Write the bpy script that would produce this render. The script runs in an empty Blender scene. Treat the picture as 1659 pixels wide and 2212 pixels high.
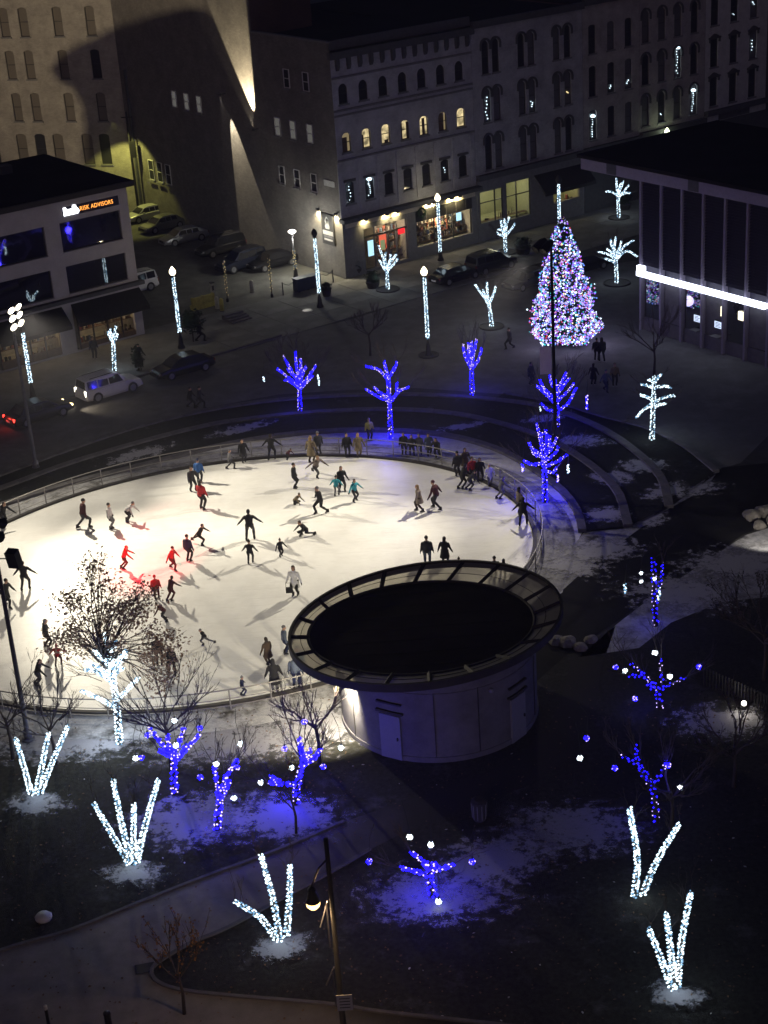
import bpy, bmesh, math, random
from mathutils import Vector, Matrix
from mathutils.bvhtree import BVHTree
random.seed(7)
R = math.radians
sc = bpy.context.scene
COL = sc.collection

# ------------------------------------------------------------------ camera
cam_d = bpy.data.cameras.new('camera')
cam = bpy.data.objects.new('camera', cam_d); COL.objects.link(cam)
PITCH, ROLL, CAM_H = R(24.3), R(4.0), 39.0
fwd = Vector((0, math.cos(PITCH), -math.sin(PITCH)))
up0 = Vector((0, math.sin(PITCH), math.cos(PITCH)))
rt = math.cos(ROLL)*Vector((1, 0, 0)) - math.sin(ROLL)*up0
up = math.sin(ROLL)*Vector((1, 0, 0)) + math.cos(ROLL)*up0
cam.matrix_world = Matrix(((rt.x, up.x, -fwd.x, 0), (rt.y, up.y, -fwd.y, 0), (rt.z, up.z, -fwd.z, CAM_H), (0, 0, 0, 1)))
cam_d.sensor_fit = 'VERTICAL'; cam_d.sensor_height = 24.0
cam_d.lens = 24.0*3570/2212
cam_d.clip_end = 2000; cam_d.clip_start = 0.5
sc.camera = cam

# ------------------------------------------------------------------ night sky
w = bpy.data.worlds.new('World'); sc.world = w; w.use_nodes = True
nt = w.node_tree; nt.nodes.clear()
sky = nt.nodes.new('ShaderNodeTexSky'); sky.sky_type = 'NISHITA'; sky.sun_disc = False
sky.sun_elevation = R(9); sky.sun_rotation = R(200); sky.dust_density = 4.0
bgn = nt.nodes.new('ShaderNodeBackground'); bgn.inputs['Strength'].default_value = 0.0122
hs = nt.nodes.new('ShaderNodeHueSaturation'); hs.inputs['Saturation'].default_value = 0.95
on = nt.nodes.new('ShaderNodeOutputWorld')
nt.links.new(sky.outputs[0], hs.inputs['Color']); tn = nt.nodes.new('ShaderNodeMix'); tn.data_type = 'RGBA'; tn.blend_type = 'MULTIPLY'; tn.inputs['Factor'].default_value = 1.0; tn.inputs['B'].default_value = (0.80, 0.72, 1.42, 1)   # the violet cast of the city's night sky
nt.links.new(hs.outputs[0], tn.inputs['A']); nt.links.new(tn.outputs['Result'], bgn.inputs[0]); nt.links.new(bgn.outputs[0], on.inputs[0])

# one faint, very soft "sun": the glow of the city's cloud base
sun_d = bpy.data.lights.new('moon', 'SUN'); sun_d.energy = 0.014; sun_d.angle = R(40); sun_d.color = (0.72, 0.76, 1.0)
sun = bpy.data.objects.new('moon', sun_d); COL.objects.link(sun)
sun.rotation_euler = (R(48), 0, R(20)); sun.location = (0, 0, 80)

sc.view_settings.view_transform = 'Standard'; sc.view_settings.look = 'None'
sc.view_settings.exposure = 0.0; sc.view_settings.gamma = 1.0
try: sc.view_settings.use_curve_mapping = False
except Exception: pass
sc.render.engine = 'CYCLES'
cy = sc.cycles
cy.use_denoising = True
try: cy.denoiser = 'OPENIMAGEDENOISE'
except Exception: pass
cy.max_bounces = 4; cy.diffuse_bounces = 2; cy.glossy_bounces = 2; cy.transmission_bounces = 3; cy.transparent_max_bounces = 6
cy.sample_clamp_indirect = 1.5; cy.sample_clamp_direct = 0
cy.caustics_reflective = False; cy.caustics_refractive = False
cy.use_light_tree = True
sc.render.film_transparent = False

# ------------------------------------------------------------------ materials
M = {}
def _new(name):
    m = bpy.data.materials.new(name); m.use_nodes = True
    t = m.node_tree; b = t.nodes['Principled BSDF']
    return m, t, b
def mat(name, col, rough=0.75, metal=0.0, var=0.25, scale=3.0, bump=0.0, bscale=None, col2=None, thr=None, spec=0.3):
    """base colour broken up by two octaves of noise; col2 with thr gives patches of a second colour"""
    m, t, b = _new(name); N, L = t.nodes, t.links
    tc = N.new('ShaderNodeTexCoord'); 
    n1 = N.new('ShaderNodeTexNoise'); n1.inputs['Scale'].default_value = scale; n1.inputs['Detail'].default_value = 6; n1.inputs['Roughness'].default_value = 0.65
    L.new(tc.outputs['Object'], n1.inputs['Vector'])
    r1 = N.new('ShaderNodeMapRange'); r1.inputs['From Min'].default_value = 0.3; r1.inputs['From Max'].default_value = 0.7
    r1.inputs['To Min'].default_value = 1-var; r1.inputs['To Max'].default_value = 1+var
    L.new(n1.outputs['Fac'], r1.inputs['Value'])
    mx = N.new('ShaderNodeVectorMath'); mx.operation = 'SCALE'; mx.inputs[0].default_value = col[:3]
    L.new(r1.outputs[0], mx.inputs['Scale']); out = mx.outputs[0]
    if col2 is not None:
        n2 = N.new('ShaderNodeTexNoise'); n2.inputs['Scale'].default_value = thr[2] if len(thr) > 2 else 0.35; n2.inputs['Detail'].default_value = 9; n2.inputs['Roughness'].default_value = 0.72
        L.new(tc.outputs['Object'], n2.inputs['Vector'])
        r2 = N.new('ShaderNodeMapRange'); r2.inputs['From Min'].default_value = thr[0]; r2.inputs['From Max'].default_value = thr[1]
        L.new(n2.outputs['Fac'], r2.inputs['Value'])
        mm = N.new('ShaderNodeMix'); mm.data_type = 'RGBA'
        L.new(r2.outputs[0], mm.inputs['Factor']); L.new(out, mm.inputs['A']); mm.inputs['B'].default_value = (*col2[:3], 1); out = mm.outputs['Result']
    L.new(out, b.inputs['Base Color'])
    b.inputs['Roughness'].default_value = rough; b.inputs['Metallic'].default_value = metal
    b.inputs['Specular IOR Level'].default_value = spec
    if bump:
        nb = N.new('ShaderNodeTexNoise'); nb.inputs['Scale'].default_value = bscale or scale*4; nb.inputs['Detail'].default_value = 5
        L.new(tc.outputs['Object'], nb.inputs['Vector'])
        bp = N.new('ShaderNodeBump'); bp.inputs['Strength'].default_value = bump; bp.inputs['Distance'].default_value = 0.05
        L.new(nb.outputs['Fac'], bp.inputs['Height']); L.new(bp.outputs[0], b.inputs['Normal'])
    M[name] = m; return m
def brick(name, c1, c2, mortar, bw=0.24, bh=0.08, rough=0.85, bump=0.5, axis='XZ'):
    m, t, b = _new(name); N, L = t.nodes, t.links
    tc = N.new('ShaderNodeTexCoord'); sep = N.new('ShaderNodeSeparateXYZ'); cmb = N.new('ShaderNodeCombineXYZ'); add = N.new('ShaderNodeMath')
    L.new(tc.outputs['Object'], sep.inputs[0]); L.new(sep.outputs[0], add.inputs[0]); L.new(sep.outputs[1], add.inputs[1])
    L.new(add.outputs[0], cmb.inputs[0]); L.new(sep.outputs[2], cmb.inputs[1])
    br = N.new('ShaderNodeTexBrick'); br.inputs['Scale'].default_value = 1.0
    br.inputs['Color1'].default_value = (*c1, 1); br.inputs['Color2'].default_value = (*c2, 1); br.inputs['Mortar'].default_value = (*mortar, 1)
    br.inputs['Brick Width'].default_value = bw; br.inputs['Row Height'].default_value = bh; br.inputs['Mortar Size'].default_value = 0.008
    L.new(cmb.outputs[0], br.inputs['Vector'])
    ns = N.new('ShaderNodeTexNoise'); ns.inputs['Scale'].default_value = 0.7; ns.inputs['Detail'].default_value = 8; ns.inputs['Roughness'].default_value = .7
    L.new(tc.outputs['Object'], ns.inputs['Vector'])
    mr = N.new('ShaderNodeMapRange'); mr.inputs['From Min'].default_value = .3; mr.inputs['From Max'].default_value = .7; mr.inputs['To Min'].default_value = .65; mr.inputs['To Max'].default_value = 1.25
    L.new(ns.outputs['Fac'], mr.inputs['Value'])
    sm = N.new('ShaderNodeVectorMath'); sm.operation = 'SCALE'; L.new(br.outputs['Color'], sm.inputs[0]); L.new(mr.outputs[0], sm.inputs['Scale'])
    L.new(sm.outputs[0], b.inputs['Base Color']); b.inputs['Roughness'].default_value = rough
    bp = N.new('ShaderNodeBump'); bp.inputs['Strength'].default_value = bump; bp.inputs['Distance'].default_value = 0.01
    L.new(br.outputs['Fac'], bp.inputs['Height']); bp.invert = True; L.new(bp.outputs[0], b.inputs['Normal'])
    M[name] = m; return m
def emit(name, col, strength, sample=False, base=(0.02, 0.02, 0.02)):
    m, t, b = _new(name)
    b.inputs['Base Color'].default_value = (*base, 1); b.inputs['Roughness'].default_value = 0.6
    b.inputs['Emission Color'].default_value = (*col, 1); b.inputs['Emission Strength'].default_value = strength
    try: m.cycles.emission_sampling = 'AUTO' if sample else 'NONE'
    except Exception: pass
    M[name] = m; return m
def glass(name, col=(0.012, 0.014, 0.018), rough=0.06, spec=0.6):
    m, t, b = _new(name)
    n = t.nodes.new('ShaderNodeTexNoise'); n.inputs['Scale'].default_value = 0.9; n.inputs['Detail'].default_value = 2
    tc = t.nodes.new('ShaderNodeTexCoord'); t.links.new(tc.outputs['Object'], n.inputs['Vector'])
    bp = t.nodes.new('ShaderNodeBump'); bp.inputs['Strength'].default_value = 0.05; bp.inputs['Distance'].default_value = 0.05
    t.links.new(n.outputs['Fac'], bp.inputs['Height']); t.links.new(bp.outputs[0], b.inputs['Normal'])
    b.inputs['Base Color'].default_value = (*col, 1); b.inputs['Roughness'].default_value = rough; b.inputs['Specular IOR Level'].default_value = spec
    M[name] = m; return m

mat('asphalt', (0.05, 0.05, 0.052), 0.85, var=0.35, scale=1.2, bump=0.3, bscale=30, col2=(0.11, 0.11, 0.11), thr=(0.52, 0.75, 0.18), spec=0.08)
mat('street_asphalt', (0.045, 0.042, 0.04), 0.8, var=0.3, scale=0.9, bump=0.3, bscale=30, col2=(0.075, 0.07, 0.066), thr=(0.45, 0.7, 0.12), spec=0.08)
mat('salted_paving', (0.16, 0.16, 0.155), 0.9, var=0.22, scale=0.7, bump=0.25, bscale=18, col2=(0.24, 0.24, 0.24), thr=(0.5, 0.75, 0.22), spec=0.08)
mat('lot_asphalt', (0.11, 0.11, 0.1), 0.9, var=0.3, scale=0.8, bump=0.25, bscale=20, col2=(0.2, 0.2, 0.18), thr=(0.5, 0.8, 0.3), spec=0.08)
mat('plaza_paving', (0.13, 0.128, 0.13), 0.9, var=0.2, scale=0.8, bump=0.2, bscale=18, col2=(0.19, 0.19, 0.195), thr=(0.5, 0.75, 0.2), spec=0.08)
mat('path_concrete', (0.23, 0.212, 0.205), 0.92, var=0.18, scale=1.4, bump=0.2, bscale=25, col2=(0.1, 0.095, 0.09), thr=(0.55, 0.75, 0.4), spec=0.08)
def shaded_path(name, c0, c1, x0, x1):
    """concrete path; the dark towards the pavilion is painted in along a ragged line"""
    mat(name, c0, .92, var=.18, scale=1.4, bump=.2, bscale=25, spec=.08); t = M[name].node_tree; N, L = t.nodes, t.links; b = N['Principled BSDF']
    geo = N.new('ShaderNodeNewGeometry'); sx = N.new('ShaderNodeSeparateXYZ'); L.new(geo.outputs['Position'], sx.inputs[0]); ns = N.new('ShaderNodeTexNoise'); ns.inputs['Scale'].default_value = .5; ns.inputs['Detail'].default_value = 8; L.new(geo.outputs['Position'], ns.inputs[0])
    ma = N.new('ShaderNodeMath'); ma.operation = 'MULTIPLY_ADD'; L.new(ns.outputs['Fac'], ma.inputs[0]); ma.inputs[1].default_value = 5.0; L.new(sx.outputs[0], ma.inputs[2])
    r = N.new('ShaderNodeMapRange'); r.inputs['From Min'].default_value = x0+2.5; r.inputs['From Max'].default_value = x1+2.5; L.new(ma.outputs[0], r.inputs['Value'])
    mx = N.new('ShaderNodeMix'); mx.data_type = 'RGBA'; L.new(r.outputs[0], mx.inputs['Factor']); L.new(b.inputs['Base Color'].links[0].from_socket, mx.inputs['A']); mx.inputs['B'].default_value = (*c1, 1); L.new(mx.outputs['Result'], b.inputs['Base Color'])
shaded_path('path_shaded', (.21, .198, .2), (.03, .029, .031), -8.0, 0.5)  # the path's fade into darkness is mixed into its colour
mat('kerb_stone', (0.12, 0.115, 0.12), 0.9, var=0.25, scale=2.5, bump=0.3, bscale=12, spec=0.08)
mat('turf', (0.03, 0.03, 0.027), 0.98, var=0.5, scale=5, bump=0.9, bscale=22, col2=(0.12, 0.12, 0.13), thr=(0.56, 0.78, 0.55), spec=0.08)
mat('terrace_turf', (0.018, 0.019, 0.018), 0.98, var=0.5, scale=5, bump=0.9, bscale=22, col2=(0.2, 0.2, 0.21), thr=(0.6, 0.8, 0.7), spec=0.08)
mat('snow', (0.55, 0.55, 0.57), 0.9, var=0.16, scale=2.2, bump=0.8, bscale=5, col2=(0.07, 0.065, 0.06), thr=(0.6, 0.74, 0.5), spec=0.08)
mat('snow_thin', (0.34, 0.34, 0.36), 0.92, var=0.25, scale=2.5, bump=0.8, bscale=6, col2=(0.045, 0.042, 0.038), thr=(0.48, 0.66, 0.6), spec=0.08)
mat('wet_asphalt', (0.014, 0.014, 0.016), 0.9, var=0.35, scale=0.8, bump=0.3, bscale=25, spec=0.05)
mat('ice', (0.74, 0.735, 0.72), 0.42, var=0.06, scale=1.1, bump=0.12, bscale=8, col2=(0.84, 0.84, 0.83), thr=(0.42, 0.68, 0.5), spec=0.4)
def scratch_ice():
    """skate tracks: thin curved arcs from distorted wave bands, plus scuffed patches"""
    t = M['ice'].node_tree; N, L = t.nodes, t.links; b = N['Principled BSDF']; tc = N['Texture Coordinate']
    prev = b.inputs['Base Color'].links[0].from_socket
    for sx, sy, rot, lo, hi in ((.35, 9, .35, .6, .72), (.5, 12, 1.25, .6, .74), (.3, 10, 2.3, .6, .72), (.45, 14, 2.9, .61, .74)):
        mp = N.new('ShaderNodeMapping'); mp.inputs['Rotation'].default_value = (0, 0, rot); mp.inputs['Scale'].default_value = (sx, sy, 1); L.new(tc.outputs['Object'], mp.inputs[0])
        ns = N.new('ShaderNodeTexNoise'); ns.inputs['Scale'].default_value = 1.0; ns.inputs['Detail'].default_value = 4; ns.inputs['Distortion'].default_value = .6; L.new(mp.outputs[0], ns.inputs[0])
        r = N.new('ShaderNodeMapRange'); r.inputs['From Min'].default_value = lo; r.inputs['From Max'].default_value = hi; r.inputs['To Max'].default_value = .45; L.new(ns.outputs['Fac'], r.inputs['Value'])
        mx = N.new('ShaderNodeMix'); mx.data_type = 'RGBA'; L.new(r.outputs[0], mx.inputs['Factor']); L.new(prev, mx.inputs['A']); mx.inputs['B'].default_value = (.58, .57, .55, 1); prev = mx.outputs['Result']
    L.new(prev, b.inputs['Base Color'])
scratch_ice()
mat('rail_steel', (0.3, 0.29, 0.28), 0.45, metal=0.6, var=0.15)
mat('black_steel', (0.02, 0.02, 0.022), 0.5, metal=0.3, var=0.2)
mat('dark_rubber', (0.015, 0.015, 0.015), 0.8, var=0.2)
mat('pole_paint', (0.10, 0.10, 0.12), 0.5, metal=0.3, var=0.2)
mat('pole_silver', (0.13, 0.13, 0.16), 0.45, metal=0.5, var=0.2, scale=6)
mat('roof_membrane', (0.02, 0.019, 0.016), 1.0, var=0.4, scale=0.6, bump=0.2, spec=0.0)
mat('roof_tar', (0.014, 0.013, 0.012), 1.0, var=0.4, scale=0.4, bump=0.2, spec=0.02)
mat('fascia_dark', (0.03, 0.027, 0.025), 0.7, var=0.25)
mat('bark', (0.055, 0.045, 0.038), 0.9, var=0.35, scale=14, bump=0.6, bscale=30)
mat('twig_bark', (0.075, 0.062, 0.058), 0.9, var=0.35, scale=9)
mat('dry_leaf', (0.26, 0.18, 0.14), 0.85, var=0.5, scale=4)
mat('dry_leaf_pale', (0.42, 0.32, 0.25), 0.85, var=0.5, scale=4)
mat('litter', (0.13, 0.08, 0.045), 0.9, var=0.5, scale=9)
mat('fir_needles', (0.02, 0.045, 0.024), 0.9, var=0.5, scale=8)
def translucent(name, col, fac):
    t = M[name].node_tree; tr = t.nodes.new('ShaderNodeBsdfTranslucent'); tr.inputs[0].default_value = (*col, 1); mx = t.nodes.new('ShaderNodeMixShader'); mx.inputs[0].default_value = fac
    t.links.new(t.nodes['Principled BSDF'].outputs[0], mx.inputs[1]); t.links.new(tr.outputs[0], mx.inputs[2]); t.links.new(mx.outputs[0], t.nodes['Material Output'].inputs[0])
translucent('dry_leaf', (.3, .19, .13), .5); translucent('dry_leaf_pale', (.42, .3, .22), .5)
emit('bulb_blue', (0.008, 0.004, 1.0), 5.0)
emit('bulb_blue_hot', (0.55, 0.42, 1.0), 3.2)
emit('bulb_white', (0.68, 0.88, 1.0), 3.2)
emit('bulb_white_dim', (0.22, 0.46, 0.72), 1.2)
emit('bulb_warm', (1.0, 0.78, 0.36), 2.0)
emit('bulb_red', (1.0, 0.07, 0.12), 1.1); emit('bulb_pink', (0.85, 0.26, 0.8), 1.1); emit('bulb_purple', (0.3, 0.10, 1.0), 1.7)
emit('bulb_teal', (0.06, 0.7, 0.8), 1.2); emit('bulb_sky', (0.14, 0.28, 1.0), 1.8); emit('bulb_lav', (0.55, 0.5, 1.0), 1.5)
emit('orb_blue', (0.05, 0.05, 1.0), 4.0); emit('orb_white', (0.85, 0.95, 1.0), 4.0)
emit('lamp_glass', (1.0, 0.86, 0.55), 6.0); emit('lamp_glass_white', (1.0, 0.95, 0.85), 7.0); emit('lamp_glass_amber', (1.0, 0.62, 0.22), 5.0)
emit('flood_lens', (1.0, 0.9, 0.68), 9.0)

# ------------------------------------------------------------------ mesh helpers
def frame(t):
    t = t.normalized(); a = Vector((0, 0, 1)) if abs(t.z) < 0.9 else Vector((1, 0, 0))
    u = t.cross(a).normalized(); return u, t.cross(u).normalized()
class MB:
    def __init__(s): s.v = []; s.f = []; s.m = []
    def add(s, vs, fs, mi=0):
        o = len(s.v); s.v += [tuple(x) for x in vs]; s.f += [tuple(i+o for i in f) for f in fs]; s.m += [mi]*len(fs); return s
    def bx(s, x0, x1, y0, y1, z0, z1, mi=0):
        return s.add([(x0,y0,z0),(x1,y0,z0),(x1,y1,z0),(x0,y1,z0),(x0,y0,z1),(x1,y0,z1),(x1,y1,z1),(x0,y1,z1)],
                     [(0,3,2,1),(4,5,6,7),(0,1,5,4),(1,2,6,5),(2,3,7,6),(3,0,4,7)], mi)
    def box(s, c, size, rz=0, mi=0):
        hx, hy, hz = size[0]/2, size[1]/2, size[2]/2; cs, sn = math.cos(rz), math.sin(rz); vs = []
        for z in (-hz, hz):
            for x, y in ((-hx,-hy),(hx,-hy),(hx,hy),(-hx,hy)): vs.append((c[0]+x*cs-y*sn, c[1]+x*sn+y*cs, c[2]+z))
        return s.add(vs, [(0,3,2,1),(4,5,6,7),(0,1,5,4),(1,2,6,5),(2,3,7,6),(3,0,4,7)], mi)
    def tube(s, pts, rad, n=6, mi=0, cap=True):
        pts = [Vector(p) for p in pts]; k = len(pts)
        if not hasattr(rad, '__len__'): rad = [rad]*k
        vs = []; u = None
        for i, p in enumerate(pts):
            t = pts[min(i+1, k-1)] - pts[max(i-1, 0)]
            if t.length < 1e-6: t = Vector((0, 0, 1))
            if u is None: u, vv = frame(t)
            else:
                t = t.normalized(); u = (u - t*u.dot(t))
                u = u.normalized() if u.length > 1e-5 else frame(t)[0]; vv = t.cross(u)
            for j in range(n):
                a = 2*math.pi*j/n; vs.append(p + (u*math.cos(a) + vv*math.sin(a))*rad[i])
        fs = [(i*n+j, i*n+(j+1) % n, (i+1)*n+(j+1) % n, (i+1)*n+j) for i in range(k-1) for j in range(n)]
        if cap: fs += [tuple(range(n-1, -1, -1)), tuple((k-1)*n+j for j in range(n))]
        return s.add(vs, fs, mi)
    def lathe(s, prof, n=12, c=(0, 0, 0), mi=0):
        vs = [(c[0]+r*math.cos(2*math.pi*j/n), c[1]+r*math.sin(2*math.pi*j/n), c[2]+z) for r, z in prof for j in range(n)]; k = len(prof)
        fs = [(i*n+j, i*n+(j+1) % n, (i+1)*n+(j+1) % n, (i+1)*n+j) for i in range(k-1) for j in range(n)]
        fs += [tuple(range(n-1, -1, -1)), tuple((k-1)*n+j for j in range(n))]
        return s.add(vs, fs, mi)
    def ball(s, c, r, mi=0, n=8, squash=1.0):
        k = max(3, n//2)
        return s.lathe([(r*math.sin(math.pi*(i+.02)/(k+.04)), -r*squash*math.cos(math.pi*(i+.02)/(k+.04))) for i in range(k+1)], n, c, mi)
    def octa(s, c, r, mi=0):
        x, y, z = c
        return s.add([(x+r,y,z),(x,y+r,z),(x-r,y,z),(x,y-r,z),(x,y,z+r),(x,y,z-r)], [(0,1,4),(1,2,4),(2,3,4),(3,0,4),(1,0,5),(2,1,5),(3,2,5),(0,3,5)], mi)
    def prism(s, poly, z0, z1, mi=0):
        n = len(poly); vs = [(p[0], p[1], z0) for p in poly] + [(p[0], p[1], z1) for p in poly]
        return s.add(vs, [tuple(range(n-1, -1, -1)), tuple(range(n, 2*n))] + [(i, (i+1) % n, n+(i+1) % n, n+i) for i in range(n)], mi)
    def xzprism(s, poly, y0, y1, mi=0):
        n = len(poly); vs = [(p[0], y0, p[1]) for p in poly] + [(p[0], y1, p[1]) for p in poly]
        return s.add(vs, [tuple(range(n)), tuple(range(2*n-1, n-1, -1))] + [(i, n+i, n+(i+1) % n, (i+1) % n) for i in range(n)], mi)
    def sheet(s, poly, z, mi=0): return s.add([(p[0], p[1], z) for p in poly], [tuple(range(len(poly)))], mi)
    def mesh(s, name, mats):
        me = bpy.data.meshes.new(name); me.from_pydata(s.v, [], s.f)
        for m in mats: me.materials.append(M[m] if isinstance(m, str) else m)
        if len(mats) > 1: me.polygons.foreach_set('material_index', s.m)
        me.update(); return me
    def build(s, name, mats, parent=None, smooth=False, **kw):
        if not isinstance(mats, (list, tuple)): mats = [mats]
        me = s.mesh(name, mats)
        if smooth: me.polygons.foreach_set('use_smooth', [True]*len(me.polygons))
        return put(name, me, parent, **kw)
def put(name, data, parent=None, loc=None, rz=None, label=None, cat=None, group=None, kind=None):
    o = bpy.data.objects.new(name, data); COL.objects.link(o)
    if parent is not None: o.parent = parent
    if loc is not None: o.location = loc if len(loc) == 3 else (loc[0], loc[1], 0)
    if rz is not None: o.rotation_euler = (0, 0, rz)
    for k, v in (('label', label), ('category', cat), ('group', group), ('kind', kind)):
        if v: o[k] = v
    return o
def thing(name, label, cat, loc=(0, 0, 0), rz=0, group=None): return put(name, None, None, loc, rz, label, cat, group)
def lamp(kind, name, loc, col, power, radius=0.15, aim=None, angle=None, blend=0.4, parent=None):
    d = bpy.data.lights.new(name, kind); d.color = col; d.energy = power; d.shadow_soft_size = radius
    if kind == 'SPOT': d.spot_size = R(angle); d.spot_blend = blend
    o = bpy.data.objects.new(name, d); COL.objects.link(o); o.location = loc
    if aim is not None: o.rotation_euler = (Vector(aim) - Vector(loc)).to_track_quat('-Z', 'Y').to_euler()
    if parent: o.parent = parent
    return o
def smooth_line(pts, sub=6, closed=False):
    """Catmull-Rom through points of any dimension"""
    P = [Vector(p if len(p) == 3 else (p[0], p[1], 0)) for p in pts]; n = len(P); out = []
    for i in range(n if closed else n-1):
        a = P[(i-1) % n] if closed or i else P[0]*2-P[1]; b = P[i]; c = P[(i+1) % n]; d = P[(i+2) % n] if closed or i+2 < n else P[-1]*2-P[-2]
        for k in range(sub):
            t = k/sub
            out.append(0.5*((2*b)+(c-a)*t+(2*a-5*b+4*c-d)*t*t+(3*b-a-3*c+d)*t**3))
    if not closed: out.append(P[-1])
    return out
def offset_line(line, d):
    out = []
    for i, p in enumerate(line):
        t = (line[min(i+1, len(line)-1)] - line[max(i-1, 0)]); t.z = 0; t.normalize(); out.append(p + Vector((-t.y, t.x, 0))*d)
    return out
def ribbon(mb, a, b, z, mi=0, zb=None):
    n = len(a); zb = z if zb is None else zb
    return mb.add([(p.x, p.y, z) for p in a] + [(p.x, p.y, zb) for p in b], [(i, i+1, n+i+1, n+i) for i in range(n-1)], mi)
def kerb_mesh(line, width, h, z0=0.0):
    a, b = offset_line(line, width/2), offset_line(line, -width/2); n = len(a); mb = MB()
    vs = [(p.x, p.y, z0) for p in a] + [(p.x, p.y, h) for p in a] + [(p.x, p.y, h) for p in b] + [(p.x, p.y, z0) for p in b]; fs = []
    for k in range(3): fs += [(k*n+i, k*n+i+1, (k+1)*n+i+1, (k+1)*n+i) for i in range(n-1)]
    fs += [(0, n, 2*n, 3*n), (n-1, 4*n-1, 3*n-1, 2*n-1)]
    return mb.add(vs, fs)

# ================================================================== GROUND
mb = MB().sheet([(-400, -100), (400, -100), (400, 700), (-400, 700)], -0.02)
mb.build('ground', 'asphalt', kind='structure')
D1 = Vector((math.sin(R(54.5)), math.cos(R(54.5)), 0)); D2 = Vector((-D1.y, D1.x, 0))
# sidewalk and plaza paving along the back row of buildings, the street and the parking lot
kerbA = [Vector((*p, 0)) for p in [(-33.56, 99.82), (-25.63, 105.77), (-16.75, 113.12), (-10.69, 117.31), (-6.87, 120.08)]]
def at_s(p, s, t): q = Vector((p[0], p[1], 0)) + D1*s + D2*t; return (q.x, q.y)
CORNER = (-1.79, 134.29)
OFF = (-17.53, 123.03)
mb = MB().sheet([(p.x, p.y) for p in kerbA] + [at_s(CORNER, 2, -9), at_s(CORNER, 70, -9), at_s(CORNER, 70, 0.5), at_s(CORNER, 0, 0.5), at_s(CORNER, 0, -0.2), at_s(OFF, 0, 1.0), at_s(OFF, -40, 1.0)], 0.0)
mb.build('sidewalk', 'salted_paving', kind='structure')
mb = MB().sheet([at_s(OFF, 0.2, 0.9), at_s(CORNER, -0.1, -0.3), at_s(CORNER, -0.1, 36), at_s(OFF, 0.2, 50)], 0.006)
mb.build('parking_lot', 'lot_asphalt', kind='structure')
mb = MB().sheet([(-33.56, 99.82), (-25.63, 105.77), (-16.75, 113.12), (-10.69, 117.31), (-6.87, 120.08), (-1.45, 123.0), (7.76, 130.85), (23.47, 133.8), (35.76, 136.44), (36.6, 113.18), (21.29, 89.84), (19.61, 89.08), (18.59, 92.91), (16.92, 96.32), (14.38, 98.85), (11.76, 101.75), (8.93, 104.08), (2.82, 106.6), (-1.94, 107.2), (-6.73, 107.24), (-11.42, 105.64), (-15.82, 102.59), (-23.73, 95.4), (-30.66, 88.68)], -0.008)
mb.build('street', 'plaza_paving', kind='structure')
mb = kerb_mesh(smooth_line([(p.x, p.y) for p in kerbA], 8), 0.22, 0.12, -0.01); mb.build('street_kerb', 'kerb_stone', kind='structure')
# concrete flags on the sidewalk, with open joints
walk = bpy.data.objects['sidewalk']
flag = MB().bx(-1.48, 1.48, -1.33, 1.33, 0, 0.03).mesh('paving_slab', ['salted_paving'])
for i in range(22):
    for j in range(3):
        put('paving_slab', flag, walk, (*at_s(CORNER, -15+i*3.0, -7.6+j*2.7), 0.0), R(35.5))
# ------------------------------------------------------------------ terraces round the rink
K1 = smooth_line([(-28.87, 85.87), (-25.8, 88.84), (-22.93, 91.01), (-19.14, 93.64), (-15.09, 95.7), (-10.02, 98.24), (-5.9, 99.3), (-1.71, 99.32), (2.43, 98.21), (5.27, 96.55), (7.89, 93.39), (10.1, 88.35), (10.84, 84.6), (10.77, 81.82)], 5)
K2 = smooth_line([(-29.36, 87.82), (-26.28, 91.11), (-23.39, 93.53), (-19.61, 96.9), (-15.51, 99.66), (-11.16, 101.95), (-7.83, 102.66), (-3.52, 102.94), (1.09, 102.47), (5.57, 100.57), (9.65, 96.52), (11.99, 92.26), (13.43, 87.09), (13.32, 82.01)], 5)
K3 = smooth_line([(-30.03, 90.54), (-26.7, 93.05), (-23.8, 95.78), (-19.96, 99.29), (-15.82, 102.59), (-11.35, 104.74), (-6.69, 105.77), (-1.95, 105.73), (2.75, 104.97), (8.78, 102.51), (11.57, 100.24), (14.03, 96.48), (15.6, 91.97), (16.27, 87.94), (15.97, 84.17)], 5)
K4 = smooth_line([(8.63, 104.14), (11.76, 101.75), (14.36, 98.69), (16.88, 96.09), (18.54, 92.69), (19.57, 88.6)], 5)
def match(a, n):
    L = [0]
    for i in range(1, len(a)): L.append(L[-1]+(a[i]-a[i-1]).length)
    out = []
    for k in range(n):
        d = L[-1]*k/(n-1); i = 0
        while i < len(L)-2 and L[i+1] < d: i += 1
        t = (d-L[i])/max(1e-6, L[i+1]-L[i]); out.append(a[i].lerp(a[i+1], t))
    return out
for a, b, nm in ((K1, K2, 'terrace_lawn'), (K2, K3, 'terrace_lawn')):
    mb = ribbon(MB(), match(a, 80), match(b, 80), 0.10); mb.build(nm, 'terrace_turf', kind='structure')
mb = MB().sheet([(p.x, p.y) for p in K4] + [(15.57, 84.11), (15.97, 84.17)] + [(p.x, p.y) for p in reversed(K3) if p.x > 7.5], 0.10); mb.build('terrace_lawn', 'terrace_turf', kind='structure')
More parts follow.
